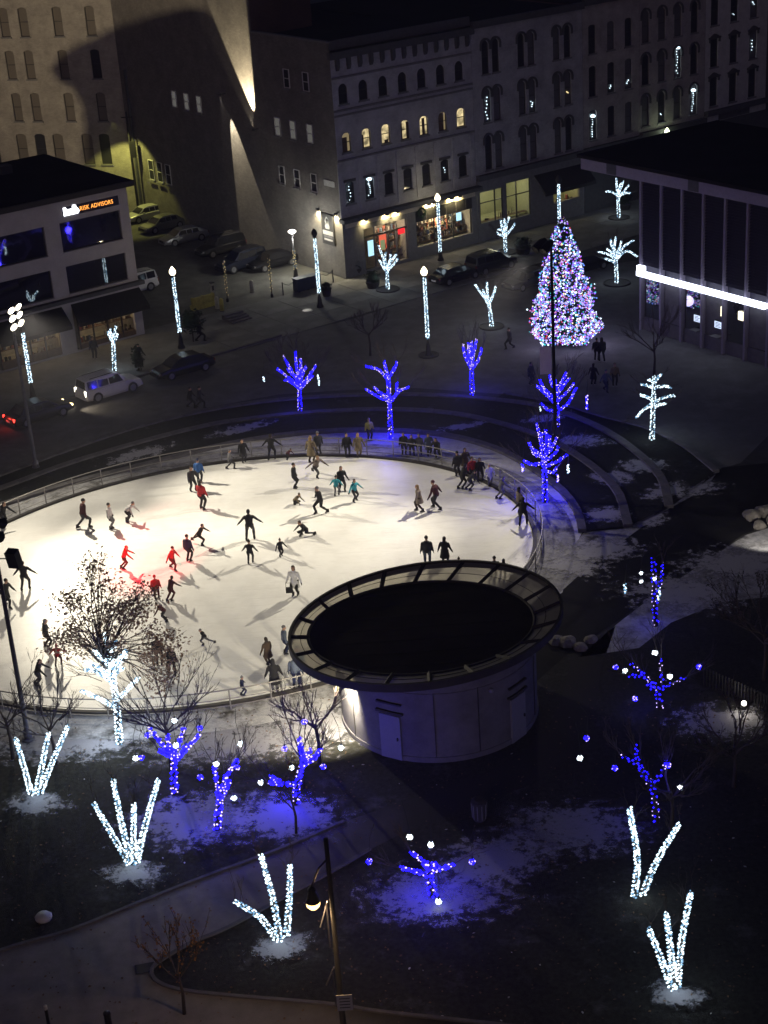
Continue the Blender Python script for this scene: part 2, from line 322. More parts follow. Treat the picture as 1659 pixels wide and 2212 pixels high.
for a, wd in ((K1, 0.45), (K2, 0.5), (K3, 0.5), (K4, 0.4)):
    # each ring is laid from kerbstones a little over a metre long, with open joints
    kerb = put('terrace_kerb', kerb_mesh(a, wd*0.9, 0.15).mesh('terrace_kerb', ['kerb_stone']), kind='structure')
    line = match(a, int(sum((a[i+1]-a[i]).length for i in range(len(a)-1))/1.35)+1)
    for i in range(len(line)-1):
        p, q = line[i], line[i+1]; c = (p+q)/2; t = q-p
        if c.x < -26 or c.x > 40: continue
        MB().box((0, 0, 0), (t.length-0.03, wd, 0.2)).build('kerbstone', 'kerb_stone', kerb, loc=(c.x, c.y, 0.105+random.uniform(-.008, .008)), rz=math.atan2(t.y, t.x))
# snow apron between rink and first kerb, wedge of trampled snow at the right
mb = MB().sheet([(p.x, p.y) for p in K1] + [(10.45, 80.98), (8.79, 74.87), (6.55, 72.68), (1.27, 73.47), (-6.15, 87.81), (-22.73, 89.97)], 0.012); mb.build('snow_apron', 'snow', kind='structure')
mb = MB().sheet([(10.87, 81.81), (13.32, 82.01), (15.97, 84.17), (19.54, 88.46), (19.0, 87.46), (17.39, 85.41), (15.48, 83.62), (12.29, 79.8), (10.16, 77.05), (8.53, 74.66), (8.34, 75.99), (9.77, 79.63)], 0.02); mb.build('snow_bank', 'snow_thin', kind='structure')
# dark wet path at the right and snowy bank beyond it
mb = MB().sheet([(31.74, 97.11), (22.87, 89.55), (20.08, 89.35), (17.7, 85.68), (15.48, 83.62), (12.29, 79.8), (8.53, 74.66), (7.23, 72.58), (6.26, 65.89), (8.61, 69.07), (10.95, 71.3), (12.95, 73.62), (16.83, 77.65), (19.38, 80.28), (27.94, 84.55)], 0.004); mb.build('path', 'wet_asphalt', kind='structure')
mb = MB().sheet([(10.92, 71.06), (12.92, 73.42), (16.78, 77.44), (19.33, 80.05), (27.84, 84.24), (23.57, 70.15), (18.81, 72.83), (16.49, 72.68), (13.61, 70.91), (11.64, 68.63), (8.7, 68.15)], 0.006); mb.build('snow_bank', 'snow_thin', kind='structure')

# ------------------------------------------------------------------ lawns and paths in front
lawn_top = [(-24.53, 65.13), (-18.32, 65.91), (-11.88, 65.66), (-6.33, 65.53), (-2.07, 66.19), (3.21, 68.04), (6.98, 68.4), (8.55, 68.62), (10.92, 71.06), (13.61, 70.91), (16.49, 72.68), (18.81, 72.83), (23.57, 70.15), (13.5, 36.86), (-17.91, 39.72)]
MB().sheet(lawn_top, 0.0).build('lawn', 'turf', kind='structure')
path_up = smooth_line([(-19.81, 46.99), (-15.29, 49.42), (-12.85, 50.32), (-10.27, 51.78), (-7.9, 53.08), (-5.24, 54.43), (-2.48, 56.12)], 5)
isl = smooth_line([(-1.47, 54.11), (-2.94, 52.86), (-4.36, 51.78), (-6.81, 49.88), (-8.07, 49.17), (-8.95, 48.48), (-9.45, 47.9), (-9.43, 47.39), (-9.06, 46.93), (-8.24, 46.51), (-6.59, 46.07), (-3.04, 45.26), (-1.3, 44.7), (1.85, 43.88), (6.02, 42.77)], 5)
MB().sheet([(p.x, p.y) for p in path_up] + [(-0.26, 57.17), (2.51, 58.36), (4.8, 59.84), (6.55, 62.03), (7.52, 64.88), (8.49, 68.54), (10.9, 70.97), (9.65, 67.13), (8.74, 63.11), (7.14, 59.54), (5.16, 57.75), (2.56, 56.49), (0.04, 55.18)] + [(p.x, p.y) for p in isl] + [(5.38, 38.53), (-18.17, 40.71)], 0.006).build('footpath', 'path_shaded', kind='structure')
for nm, ln in (('path_kerb', path_up), ('path_kerb', isl)): kerb_mesh(ln, 0.14, 0.08, 0.0).build(nm, 'kerb_stone', kind='structure')
# thin snow left on the ground under the wrapped trees and round the pavilion
def blob(c, r, n=22, k=.35, ax=1.0, rz=0):
    o = []
    for i in range(n):
        a = 2*math.pi*i/n; q = r*(1+random.uniform(-k, k)); x, y = q*math.cos(a)*ax, q*math.sin(a)
        o.append((c[0]+x*math.cos(rz)-y*math.sin(rz), c[1]+x*math.sin(rz)+y*math.cos(rz)))
    return o
def snow_patch_material(name, col, soft=.55):
    m, t, b = _new(name); N, L = t.nodes, t.links
    tc = N.new('ShaderNodeTexCoord'); ln = N.new('ShaderNodeVectorMath'); ln.operation = 'LENGTH'; L.new(tc.outputs['Object'], ln.inputs[0])
    geo = N.new('ShaderNodeNewGeometry')
    n1 = N.new('ShaderNodeTexNoise'); n1.inputs['Scale'].default_value = 1.7; n1.inputs['Detail'].default_value = 10; n1.inputs['Roughness'].default_value = .78; L.new(geo.outputs['Position'], n1.inputs['Vector'])
    sub = N.new('ShaderNodeMath'); sub.operation = 'MULTIPLY_ADD'; L.new(ln.outputs['Value'], sub.inputs[0]); sub.inputs[1].default_value = -.34; L.new(n1.outputs['Fac'], sub.inputs[2])
    mr = N.new('ShaderNodeMapRange'); mr.inputs['From Min'].default_value = .26; mr.inputs['From Max'].default_value = .26+.22*soft; L.new(sub.outputs[0], mr.inputs['Value'])
    b.inputs['Base Color'].default_value = (*col, 1); b.inputs['Roughness'].default_value = .9
    tr = N.new('ShaderNodeBsdfTransparent'); mx = N.new('ShaderNodeMixShader'); L.new(mr.outputs[0], mx.inputs[0]); L.new(tr.outputs[0], mx.inputs[1]); L.new(b.outputs[0], mx.inputs[2])
    bp = N.new('ShaderNodeBump'); bp.inputs['Strength'].default_value = .8; bp.inputs['Distance'].default_value = .06; L.new(n1.outputs['Fac'], bp.inputs['Height']); L.new(bp.outputs[0], b.inputs['Normal'])
    L.new(mx.outputs[0], N['Material Output'].inputs[0]); M[name] = m
snow_patch_material('snow_patchy', (.22, .22, .25)); snow_patch_material('snow_crust', (.34, .34, .37))
disc = MB().sheet([(math.cos(2*math.pi*i/32), math.sin(2*math.pi*i/32)) for i in range(32)], 0).mesh('snow_patch', ['snow_patchy'])
for k, (c, r, ax) in enumerate((((-8.67, 57.03), 3.0, 1.5), ((-5.03, 56.75), 2.6, 1.6), ((6.66, 54.55), 2.8, 1.5), ((0.92, 50.9), 2.6, 1.7), ((-15.49, 59.03), 1.3, 1.6), ((-10.78, 53.67), 1.2, 1.6), ((-4.81, 48.55), 1.1, 1.6), ((3.19, 52.81), 2.6, 1.7), ((-7.05, 62.85), 3.0, 2.2), ((-14.82, 63.86), 2.6, 2.4), ((-3.56, 63.95), 2.6, 1.6), ((8.79, 44.53), .9, 1.6), ((14.1, 61.61), 2.2, 1.5))):
    o = put('snow_patch', disc, None, (c[0], c[1], .009+.001*k), random.uniform(-.4, .4), kind='structure'); o.scale = (r*ax, r, 1)

crust = MB().sheet([(math.cos(2*math.pi*i/32), math.sin(2*math.pi*i/32)) for i in range(32)], 0).mesh('snow_patch', ['snow_crust'])
for k, (c, r, ax, z) in enumerate((((12.48, 94.81), 1.5, 1.8, .115), ((10.84, 99.13), 1.2, 2.2, .115), ((13.43, 88.79), 1.6, 1.2, .115), ((15.7, 90.14), 1.8, 1.3, .115), ((16.23, 86.27), 1.6, 1.4, .115), ((12.38, 83.7), 1.7, 1.2, .115), ((14.22, 83.08), 1.8, 1.3, .04), ((17.64, 86.69), 1.8, 1.6, .05), ((9.56, 77.98), 2.2, 1.4, .045), ((11.47, 79.36), 2.2, 1.5, .045), ((-15.29, 97.65), 1.2, 3, .115), ((-8.97, 100.87), 1.1, 3, .115), ((5.42, 98.53), 1.0, 2.6, .115), ((14.88, 73.94), 3.0, 1.6, .02), ((18.29, 76.59), 3.0, 1.6, .02))):
    o = put('snow_patch', crust, None, (c[0], c[1], z+.0007*k), random.uniform(-.6, .6), kind='structure'); o.scale = (r*ax, r, 1)

# ================================================================== ICE RINK
RC = Vector((-8.76, 80.73, 0)); RA, RB, RROT = 17.2, 14.4, R(22.5)
def rink_pt(a, off=0.0):
    x, y = (RA+off)*math.cos(a), (RB+off)*math.sin(a)
    return Vector((RC.x+x*math.cos(RROT)-y*math.sin(RROT), RC.y+x*math.sin(RROT)+y*math.cos(RROT), 0))
NR = 120
ring = [rink_pt(2*math.pi*i/NR) for i in range(NR)]
MB().sheet([(p.x, p.y) for p in ring], 0.03).build('ice_rink', 'ice', kind='structure')
a = [rink_pt(2*math.pi*i/NR, .02) for i in range(NR+1)]; b = [rink_pt(2*math.pi*i/NR, 2.3) for i in range(NR+1)]
ribbon(MB(), b, a, 0.022).build('rink_surround', 'snow_thin', kind='structure')
rail = thing('rink_railing', 'low two-bar steel railing on posts running round the ice rink', 'railing', (RC.x, RC.y, 0))
def rel(p): return p - RC
kb = kerb_mesh([rel(rink_pt(2*math.pi*i/NR, .12)) for i in range(NR+1)], .2, .16, 0.0); kb.build('kerb', 'fascia_dark', rail)
GAP = lambda a: False
for zz, rr in ((1.05, .032), (0.58, .024), (0.22, .02)):
    MB().tube([rel(rink_pt(2*math.pi*i/NR, .55))+Vector((0, 0, zz)) for i in range(NR+1)], rr, 6, cap=False).build('rail_bar', 'rail_steel', rail, smooth=True)
pm = MB().tube([(0, 0, 0), (0, 0, 1.06)], .035, 6).mesh('post', ['rail_steel'])
NP = 58
for i in range(NP):
    p = rel(rink_pt(2*math.pi*i/NP, .55)); put('post', pm, rail, p)

# ================================================================== PAVILION
pav = thing('pavilion', 'round rink pavilion with flared dark roof rim and pale curved wall', 'pavilion', (1.7, 64.5, 0))
PC = Vector((1.7, 64.5, 0))
def ell(a, c, sa, sb, rot, z):
    x, y = sa*math.cos(a), sb*math.sin(a)
    return Vector((c[0]-PC.x+x*math.cos(rot)-y*math.sin(rot), c[1]-PC.y+x*math.sin(rot)+y*math.cos(rot), z))
def outer(a, k=0.0, z=4.6): return ell(a-R(32), (1.54, 64.43), 6.26+k, 5.23+k, R(32), z)
def inner(a, k=0.0, z=4.2): return ell(a-R(10), (1.3, 64.52), 5.03+k, 4.22+k, R(10), z)
mat('pavilion_wall', (0.13, 0.127, 0.14), 0.85, var=0.3, scale=0.8, bump=0.25, bscale=14, col2=(.08, .078, .085), thr=(.5, .8, .9))
mat('pavilion_door', (0.2, 0.2, 0.23), 0.6, var=0.08)
mat('rim_panel', (0.55, 0.52, 0.46), 0.7, var=0.12, scale=2)
_t = M['rim_panel'].node_tree; _tr = _t.nodes.new('ShaderNodeBsdfRefraction'); _tr.inputs[0].default_value = (.6, .57, .48, 1); _tr.inputs['Roughness'].default_value = .3; _tr.inputs['IOR'].default_value = 1.04; _mx = _t.nodes.new('ShaderNodeMixShader'); _mx.inputs[0].default_value = .72
_t.links.new(_t.nodes['Principled BSDF'].outputs[0], _mx.inputs[1]); _t.links.new(_tr.outputs[0], _mx.inputs[2]); _t.links.new(_mx.outputs[0], _t.nodes['Material Output'].inputs[0])
NA = 72
ang = [2*math.pi*i/NA for i in range(NA)]
ra = R(22)
mb = MB(); nW = 60
vs = [(0.2+4.4*math.cos(2*math.pi*i/nW), -0.1+4.4*math.sin(2*math.pi*i/nW), z) for z in (0, 4.05) for i in range(nW)]
mb.add(vs, [(i, (i+1) % nW, nW+(i+1) % nW, nW+i) for i in range(nW)]); mb.build('wall', 'pavilion_wall', pav, smooth=True)
mb = MB()
for z0, z1, k in ((3.3, 3.38, 0.03), (0, .25, .05)):
    mb.lathe([(4.4, z0), (4.4+k, z0), (4.4+k, z1), (4.4, z1)], 60, (0.2, -0.1, 0))
mb.build('wall_band', 'pavilion_wall', pav, kind='stuff')
# roof deck
mb = MB(); mb.add([inner(t) for t in ang] + [inner(t, 0, 4.0) for t in ang], [tuple(range(NA)), tuple(range(2*NA-1, NA-1, -1))] + [(i, NA+i, NA+(i+1) % NA, (i+1) % NA) for i in range(NA)])
deck = mb.build('roof_deck', 'roof_membrane', pav)
MB().tube([inner(2*math.pi*i/NA, 0.02, 4.23) for i in range(NA+1)], .07, 6, cap=False).build('deck_edge', 'fascia_dark', pav, smooth=True)
for k in range(-3, 4): MB().bx(-4.2+abs(k)*.35, 3.6-abs(k)*.35, k*1.1-.05, k*1.1+.05, 4.203, 4.209).build('membrane_seam', 'roof_tar', deck)
# rim beam: tall dark outer fascia
mb = MB(); P4 = [[outer(t, 0, 4.66) for t in ang], [outer(t, .12, 4.66) for t in ang], [outer(t, .12, 4.3) for t in ang], [outer(t, -.02, 4.3) for t in ang]]
for ringp in P4: mb.v += [tuple(p) for p in ringp]
for k in range(4):
    k2 = (k+1) % 4
    for i in range(NA): mb.f.append((k*NA+i, k*NA+(i+1) % NA, k2*NA+(i+1) % NA, k2*NA+i)); mb.m.append(0)
mb.build('rim_beam', 'fascia_dark', pav, smooth=False)
# flared rim: panels between radial ribs
NRIB = 20
for i in range(NRIB):
    a0, a1 = 2*math.pi*(i+.04)/NRIB + R(3), 2*math.pi*(i+.96)/NRIB + R(3); n = 5; mb = MB(); top = []; bot = []
    for j in range(n+1):
        t = a0+(a1-a0)*j/n; top.append(outer(t, -.02, 4.56)); bot.append(inner(t, .05, 4.22))
    mb.add(top+bot, [(j, j+1, n+2+j, n+1+j) for j in range(n)])
    pnl = mb.build('rim_panel', 'rim_panel', pav)
    mids = [(top[j]*.42+bot[j]*.58)+Vector((0, 0, .012)) for j in range(n+1)]
    MB().tube(mids, .014, 4).build('seam', 'fascia_dark', pnl)
    t = 2*math.pi*i/NRIB + R(3)
    MB().tube([outer(t, .02, 4.56), inner(t, .0, 4.24)], .11, 4).build('rib', 'fascia_dark', pav)
# doors, lintels, small wall light
def drum(a, r=4.4): return Vector((0.2+r*math.cos(a), -0.1+r*math.sin(a), 0))
for deg, label in ((-121, None), (-42, None)):
    a = R(deg); p = drum(a, 4.41); rz = a+math.pi/2
    d = MB().box((0, 0, 1.08), (1.0, .1, 2.15)).build('door', 'pavilion_door', pav, loc=p, rz=rz)
    MB().box((0, 0, 2.3), (1.3, .16, .1)).build('lintel', 'fascia_dark', d)
    MB().box((0, -.02, 2.75), (1.2, .14, .08)).build('transom', 'fascia_dark', d)
    MB().box((.36, -.08, 1.05), (.05, .08, .14)).build('handle', 'black_steel', d)
for deg in (-95, -70, -150, -20):
    p = drum(R(deg), 4.41); MB().box((0, 0, 1.75), (.03, .05, 3.3)).build('wall_joint', 'fascia_dark', pav, loc=p, rz=R(deg)+math.pi/2)
p = drum(R(-62), 4.47); MB().ball((0, 0, 3.1), .12).build('wall_lamp', 'pavilion_door', pav, loc=p)
# lit service side: lamp under the eave on the rink side

# ================================================================== FLOODLIGHTS OF THE RINK
WARM = (1.0, 0.90, 0.69)
def flood_pole(name, label, base, h, heads, aim, paint, lit, hood=False, box=None):
    t = thing(name, label, 'floodlight', base)
    MB().tube([(0, 0, 0), (0, 0, .5), (0, 0, .52), (0, 0, h)], [.2, .2, .12, .08], 10).build('pole', paint, t, smooth=True)
    MB().lathe([(.3, 0), (.3, .08), (.22, .12)], 10).build('base_plate', paint, t)
    d = Vector((aim[0]-base[0], aim[1]-base[1], 0)).normalized(); n = Vector((-d.y, d.x, 0))
    for k, (u, z) in enumerate(heads):
        c = d*0.35 + n*u + Vector((0, 0, h+z)); tgt = Vector((aim[0]-base[0], aim[1]-base[1], 0)) + n*u*6
        ax = (tgt-c).normalized(); side = ax.cross(Vector((0, 0, 1))).normalized(); upv = side.cross(ax)
        hb = MB()
        prof = [(.13, -.2), (.22, 0), (.26, .1)] + ([(.3, .75)] if hood else [])
        vs = []; N = 10
        for rr, l in prof:
            for j in range(N): q = 2*math.pi*j/N; vs.append(c+ax*l+(side*math.cos(q)+upv*math.sin(q))*rr)
        hb.add(vs, [(i*N+j, i*N+(j+1) % N, (i+1)*N+(j+1) % N, (i+1)*N+j) for i in range(len(prof)-1) for j in range(N)]+[tuple(range(N))])
        hd = hb.build('lamp_head', 'pole_silver' if paint == 'pole_silver' else 'black_steel', t)
        if lit:
            MB().add([c+ax*.09+(side*math.cos(2*math.pi*j/N)+upv*math.sin(2*math.pi*j/N))*.25 for j in range(N)], [tuple(range(N))]).build('lens', 'flood_lens', hd)
        MB().tube([(0, 0, h+z-.1), c-ax*.15], .03, 5).build('bracket', paint, t)
    MB().tube([(0, 0, h+heads[0][1]-.1), (0, 0, h+max(z for _, z in heads))], .05, 6).build('mast_head', paint, t)
    if box:
        bb = MB().box((0, 0, 0), (.5, .4, .8)).build('loudspeaker', 'dark_rubber', t, loc=box); bb.rotation_euler = (R(12), 0, R(-20))
        MB().tube([(0, 0, box[2]), box], .03, 5).build('speaker_arm', paint, t)
    return t
poleA = (-21.69, 96.75, 0.0); poleB = (10.94, 95.1, 0.0); poleC = (-16.7, 64.19, 0.0)
flood_pole('floodlight_pole', 'tall silver floodlight pole with six lit heads at the left of the street', poleA, 10.1,
           [(-.28, .45), (.28, .52), (-.28, -.05), (.28, .02), (-.28, -.6), (.3, -.5)], (-3.43, 82.36, 0.0), 'pole_silver', True)
flood_pole('floodlight_pole', 'tall dark floodlight pole standing in front of the big Christmas tree', poleB, 12.6,
           [(-.3, .2), (.3, .2)], (-5.48, 82.69, 0.0), 'black_steel', True, hood=True)
flood_pole('floodlight_pole', 'tall dark floodlight pole with black loudspeaker at the lower left rink edge', poleC, 10.3,
           [(-.3, .4), (.3, .4), (0, -.3)], (-6.87, 78.9, 0.0), 'pole_paint', False, box=(.75, -.1, 9.1))
MB().box((0, 0, 0), (.7, .05, 1.75)).build('banner', mat('banner_cloth', (.42, .38, .38), .85, var=.1), bpy.data.objects['floodlight_pole.001'], loc=(-.5, -.02, 5.4))
def flood_fan(name, loc, aim, fan):
    d = Vector((aim[0]-loc[0], aim[1]-loc[1], 0)).normalized()
    for da, el, pw, ang_ in fan:
        c_, s_ = math.cos(R(da)), math.sin(R(da)); v = Vector((d.x*c_-d.y*s_, d.x*s_+d.y*c_, 0)); tgt = Vector(loc)+v*math.cos(R(el))*10-Vector((0, 0, math.sin(R(el))*10))
        lamp('SPOT', name, loc, WARM, pw*1.15, .3, tgt, ang_, .95)
flood_fan('flood_light', (poleA[0]+1.0, poleA[1]-.9, 10.5), (RC.x, RC.y), [(-50, 30, 10000, 58), (-10, 27, 21000, 56), (28, 29, 17500, 54), (-12, 54, 3800, 62), (-60, 50, 2600, 56)])
flood_fan('flood_light', (poleB[0]-1.5, poleB[1]-1.3, 12.2), (RC.x, RC.y), [(-28, 33, 9000, 54), (6, 28, 21000, 54), (34, 36, 7000, 52), (8, 56, 1800, 56)])
lamp('SPOT', 'flood_light', (poleC[0]+1.2, poleC[1]+1.4, 10.9), WARM, 2200, .5, (-18.81, 76.47, 0.0), 46, 1.0)
lamp('SPOT', 'red_light', (poleC[0]+1.1, poleC[1]+1.3, 9.7), (1.0, 0.02, 0.035), 46000, .3, (-12.9, 82.41, 0.0), 19, 1.0)
lamp('SPOT', 'eave_light', (-2.21, 61.7, 2.9), (1, .88, .62), 3000, .2, (-3.57, 65.16, 0.0), 140, .5)

# ================================================================== BUILDINGS
brick('brick_cream', (0.44, 0.45, 0.47), (0.38, 0.39, 0.41), (0.27, 0.28, 0.3))
brick('brick_grey', (0.40, 0.41, 0.43), (0.34, 0.345, 0.36), (0.25, 0.255, 0.27))
brick('brick_buff', (0.40, 0.38, 0.36), (0.34, 0.32, 0.30), (0.24, 0.23, 0.22))
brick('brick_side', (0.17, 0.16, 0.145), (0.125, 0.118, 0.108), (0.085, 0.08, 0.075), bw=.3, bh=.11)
brick('brick_red', (0.09, 0.05, 0.04), (0.07, 0.035, 0.03), (0.05, 0.04, 0.035))
brick('brick_pale', (0.36, 0.34, 0.29), (0.30, 0.28, 0.24), (0.24, 0.22, 0.19), bw=.3, bh=.1)
mat('stone_trim', (0.16, 0.16, 0.165), 0.85, var=0.2)
mat('stone_pale', (0.45, 0.46, 0.45), 0.85, var=0.18, scale=1.5)
mat('trim_dark', (0.07, 0.072, 0.075), 0.8, var=0.25)
mat('render_grey', (0.36, 0.345, 0.36), 0.9, var=0.12, scale=1.0, bump=.1)
mat('awning_cloth', (0.018, 0.018, 0.018), 0.9, var=0.3)
mat('frame_dark', (0.03, 0.03, 0.03), 0.6, var=0.2)
mat('frame_white', (0.5, 0.5, 0.48), 0.6, var=0.1)
glass('pane_glass', (0.03, 0.031, 0.034)); glass('pane_blind', (0.11, 0.11, 0.115), 0.25, 0.5); glass('pane_veiled', (0.15, 0.135, 0.11), 0.3, 0.4); glass('office_glass', (0.010, 0.009, 0.013), 0.03, 1.0); M['office_glass'].node_tree.nodes['Principled BSDF'].inputs['IOR'].default_value = 2.0
emit('pane_lit', (1.0, 0.80, 0.42), 0.75)
def uneven_glow(name):
    t = M[name].node_tree; N, L = t.nodes, t.links; b = N['Principled BSDF']; g_ = N.new('ShaderNodeNewGeometry'); n = N.new('ShaderNodeTexNoise'); n.inputs['Scale'].default_value = 1.9; n.inputs['Detail'].default_value = 3; L.new(g_.outputs['Position'], n.inputs[0])
    r = N.new('ShaderNodeMapRange'); r.inputs['From Min'].default_value = .34; r.inputs['From Max'].default_value = .66; r.inputs['To Min'].default_value = .2; r.inputs['To Max'].default_value = 1.15; L.new(n.outputs['Fac'], r.inputs['Value']); L.new(r.outputs[0], b.inputs['Emission Strength'])
uneven_glow('pane_lit'); emit('pane_lit_soft', (1.0, 0.78, 0.42), 0.22); emit('pane_grey', (0.62, 0.6, 0.55), 0.16)
emit('shop_ceiling', (1.0, 0.86, 0.56), 1.2)
mat('shop_wall', (0.45, 0.42, 0.34), 0.8, var=0.25, scale=2)
mat('shop_green', (0.42, 0.43, 0.27), 0.8, var=0.12, scale=1)
mat('shelf_wood', (0.12, 0.08, 0.05), 0.7)
for i, c in enumerate([(.35, .3, .22), (.08, .06, .05), (.3, .1, .06), (.5, .45, .35), (.12, .16, .2), (.2, .18, .1), (.04, .04, .04)]): mat('goods_%s' % 'abcdefg'[i], c, .5, var=.2)
GOODS = ['goods_%s' % ch for ch in 'abcdefg']
FROT = R(35.5)

def wall_with_holes(mb, s0, s1, h0, h1, holes, y=0.0, depth=0.22, mi=0):
    """front skin at y with rectangular holes (s,h,w,hh = centre s, sill, width, height) and their reveals"""
    xs = sorted({s0, s1, *[q for s, h, w_, hh in holes for q in (s-w_/2, s+w_/2)]})
    zs = sorted({h0, h1, *[q for s, h, w_, hh in holes for q in (h, h+hh)]})
    for i in range(len(xs)-1):
        for j in range(len(zs)-1):
            cx, cz = (xs[i]+xs[i+1])/2, (zs[j]+zs[j+1])/2
            if any(abs(cx-s) < w_/2 and h < cz < h+hh for s, h, w_, hh in holes): continue
            mb.add([(xs[i], y, zs[j]), (xs[i+1], y, zs[j]), (xs[i+1], y, zs[j+1]), (xs[i], y, zs[j+1])], [(0, 1, 2, 3)], mi)
    for s, h, w_, hh in holes:
        a, b, c, d = s-w_/2, s+w_/2, h, h+hh
        for p, q in (((a, c), (a, d)), ((a, d), (b, d)), ((b, d), (b, c)), ((b, c), (a, c))):
            mb.add([(p[0], y, p[1]), (p[0], y+depth, p[1]), (q[0], y+depth, q[1]), (q[0], y, q[1])], [(0, 1, 2, 3)], mi)
def arch_fill(mb, w_, hh, y0, y1, seg=8, rise=None):
    """masonry corners that turn a square head into an arch (centre x=0, sill z=0)"""
    r = w_/2; rise = rise or r; zt = hh
    for sgn in (-1, 1):
        pts = [(sgn*r, zt-rise)]
        for k in range(seg+1):
            a = math.pi/2*k/seg; pts.append((sgn*r*math.cos(a), zt-rise+rise*math.sin(a)))
        pts = pts[1:]; pts.append((sgn*r, zt))
        n = len(pts); vs = [(p[0], y0, p[1]) for p in pts]
        # fan from the outer corner
        mb.add(vs, [(n-1, k, k+1) if sgn < 0 else (n-1, k+1, k) for k in range(n-2)])
        mb.add([(p[0], y0, p[1]) for p in pts[:-1]]+[(p[0], y1, p[1]) for p in pts[:-1]], [(k, k+1, n-1+k+1, n-1+k) for k in range(n-2)])
_win = {}
def window(parent, s, h, w_, hh, style='rect', pane='pane_glass', y=0.0, fr='frame_dark', hood=None, wallm='stone_trim', sill='stone_trim', tilt=0.0, face=0.0):
    key = (round(w_, 2), round(hh, 2), style, fr, hood, wallm, sill)
    if key not in _win:
        f = MB(); t = .06
        f.bx(-w_/2, -w_/2+t, .1, .18, 0, hh); f.bx(w_/2-t, w_/2, .1, .18, 0, hh); f.bx(-w_/2+t, w_/2-t, .1, .18, 0, t); f.bx(-w_/2+t, w_/2-t, .1, .18, hh-t, hh); f.bx(-w_/2+t, w_/2-t, .11, .19, hh*.5-.03, hh*.5+.03)
        d = {'frame': f.mesh('window', [fr])}
        d['pane'] = MB().add([(-w_/2, 0, -hh/2), (w_/2, 0, -hh/2), (w_/2, 0, hh/2), (-w_/2, 0, hh/2)], [(0, 1, 2, 3)])
        sm = MB().bx(-w_/2-.1, w_/2+.1, -.09, .03, -.14, -.005); d['sill'] = sm.mesh('sill', [sill])
        if style == 'arch':
            am = MB(); arch_fill(am, w_, hh, -.006, .15); d['arch'] = am.mesh('arch', [wallm])
        if style == 'segment':
            am = MB(); arch_fill(am, w_, hh, -.006, .15, rise=w_*.22); d['arch'] = am.mesh('arch', [wallm])
        if hood == 'arch':
            hm = MB(); r0, r1 = w_/2+.02, w_/2+.2; n = 10; pts0 = []; pts1 = []
            for k in range(n+1):
                a = math.pi*k/n; pts0.append((r0*math.cos(a), hh-w_/2+r0*math.sin(a))); pts1.append((r1*math.cos(a), hh-w_/2+r1*math.sin(a)))
            poly = pts1+pts0[::-1]
            for k in range(n):
                hm.xzprism([pts0[k], pts1[k], pts1[k+1], pts0[k+1]], -.12, -.004)
            for sgn in (-1, 1): hm.bx(min(sgn*r0, sgn*r1), max(sgn*r0, sgn*r1), -.12, -.004, hh-w_/2-.4, hh-w_/2)
            d['hood'] = hm.mesh('hood', ['trim_dark'])
        if hood == 'pediment':
            hm = MB(); hm.bx(-w_/2-.28, w_/2+.28, -.16, -.004, hh+.04, hh+.2); hm.xzprism([(-w_/2-.1, hh+.2), (w_/2+.1, hh+.2), (.25, hh+.42), (0, hh+.5), (-.25, hh+.42)], -.14, -.004)
            for sgn in (-1, 1): hm.bx(sgn*(w_/2+.12)-.09, sgn*(w_/2+.12)+.09, -.13, -.004, hh-.3, hh+.04)
            d['hood'] = hm.mesh('hood', ['trim_dark'])
        if hood == 'flat':
            hm = MB(); hm.bx(-w_/2-.14, w_/2+.14, -.1, -.004, hh+.02, hh+.22); d['hood'] = hm.mesh('hood', ['trim_dark'])
        d['panes'] = {}
        _win[key] = d
    d = _win[key]
    o = put('window', d['frame'], parent, (s, y, h))
    if pane not in d['panes']: d['panes'][pane] = d['pane'].mesh('pane', [pane])
    p = put('pane', d['panes'][pane], o, (0, .16, hh/2)); p.rotation_euler = (R(random.uniform(-tilt, tilt)), 0, R(random.uniform(-tilt, tilt)))
    put('sill', d['sill'], o)
    for k in ('arch', 'hood'):
        if k in d: put(k, d[k], o)
    if face: o.rotation_euler = (0, 0, face)
    return o
def shell(mb, s0, s1, y0, y1, h, mi=0, front=False, left=True):
    """rest of the box: sides, back (roof is separate)"""
    if left: mb.add([(s0, y1, 0), (s0, y0, 0), (s0, y0, h), (s0, y1, h)], [(0, 1, 2, 3)], mi)
    mb.add([(s1, y0, 0), (s1, y1, 0), (s1, y1, h), (s1, y0, h)], [(0, 1, 2, 3)], mi)
    mb.add([(s1, y1, 0), (s0, y1, 0), (s0, y1, h), (s1, y1, h)], [(0, 1, 2, 3)], mi)
def flat_roof(parent, s0, s1, y0, y1, h, m='roof_tar', par=.45, pm='trim_dark'):
    MB().bx(s0+.02, s1-.02, y0+.3, y1, h-.3, h-.02).build('roof', m, parent)
    MB().bx(s0, s1, y0+.01, y0+.3, h-.3, h+par).build('parapet', pm, parent)
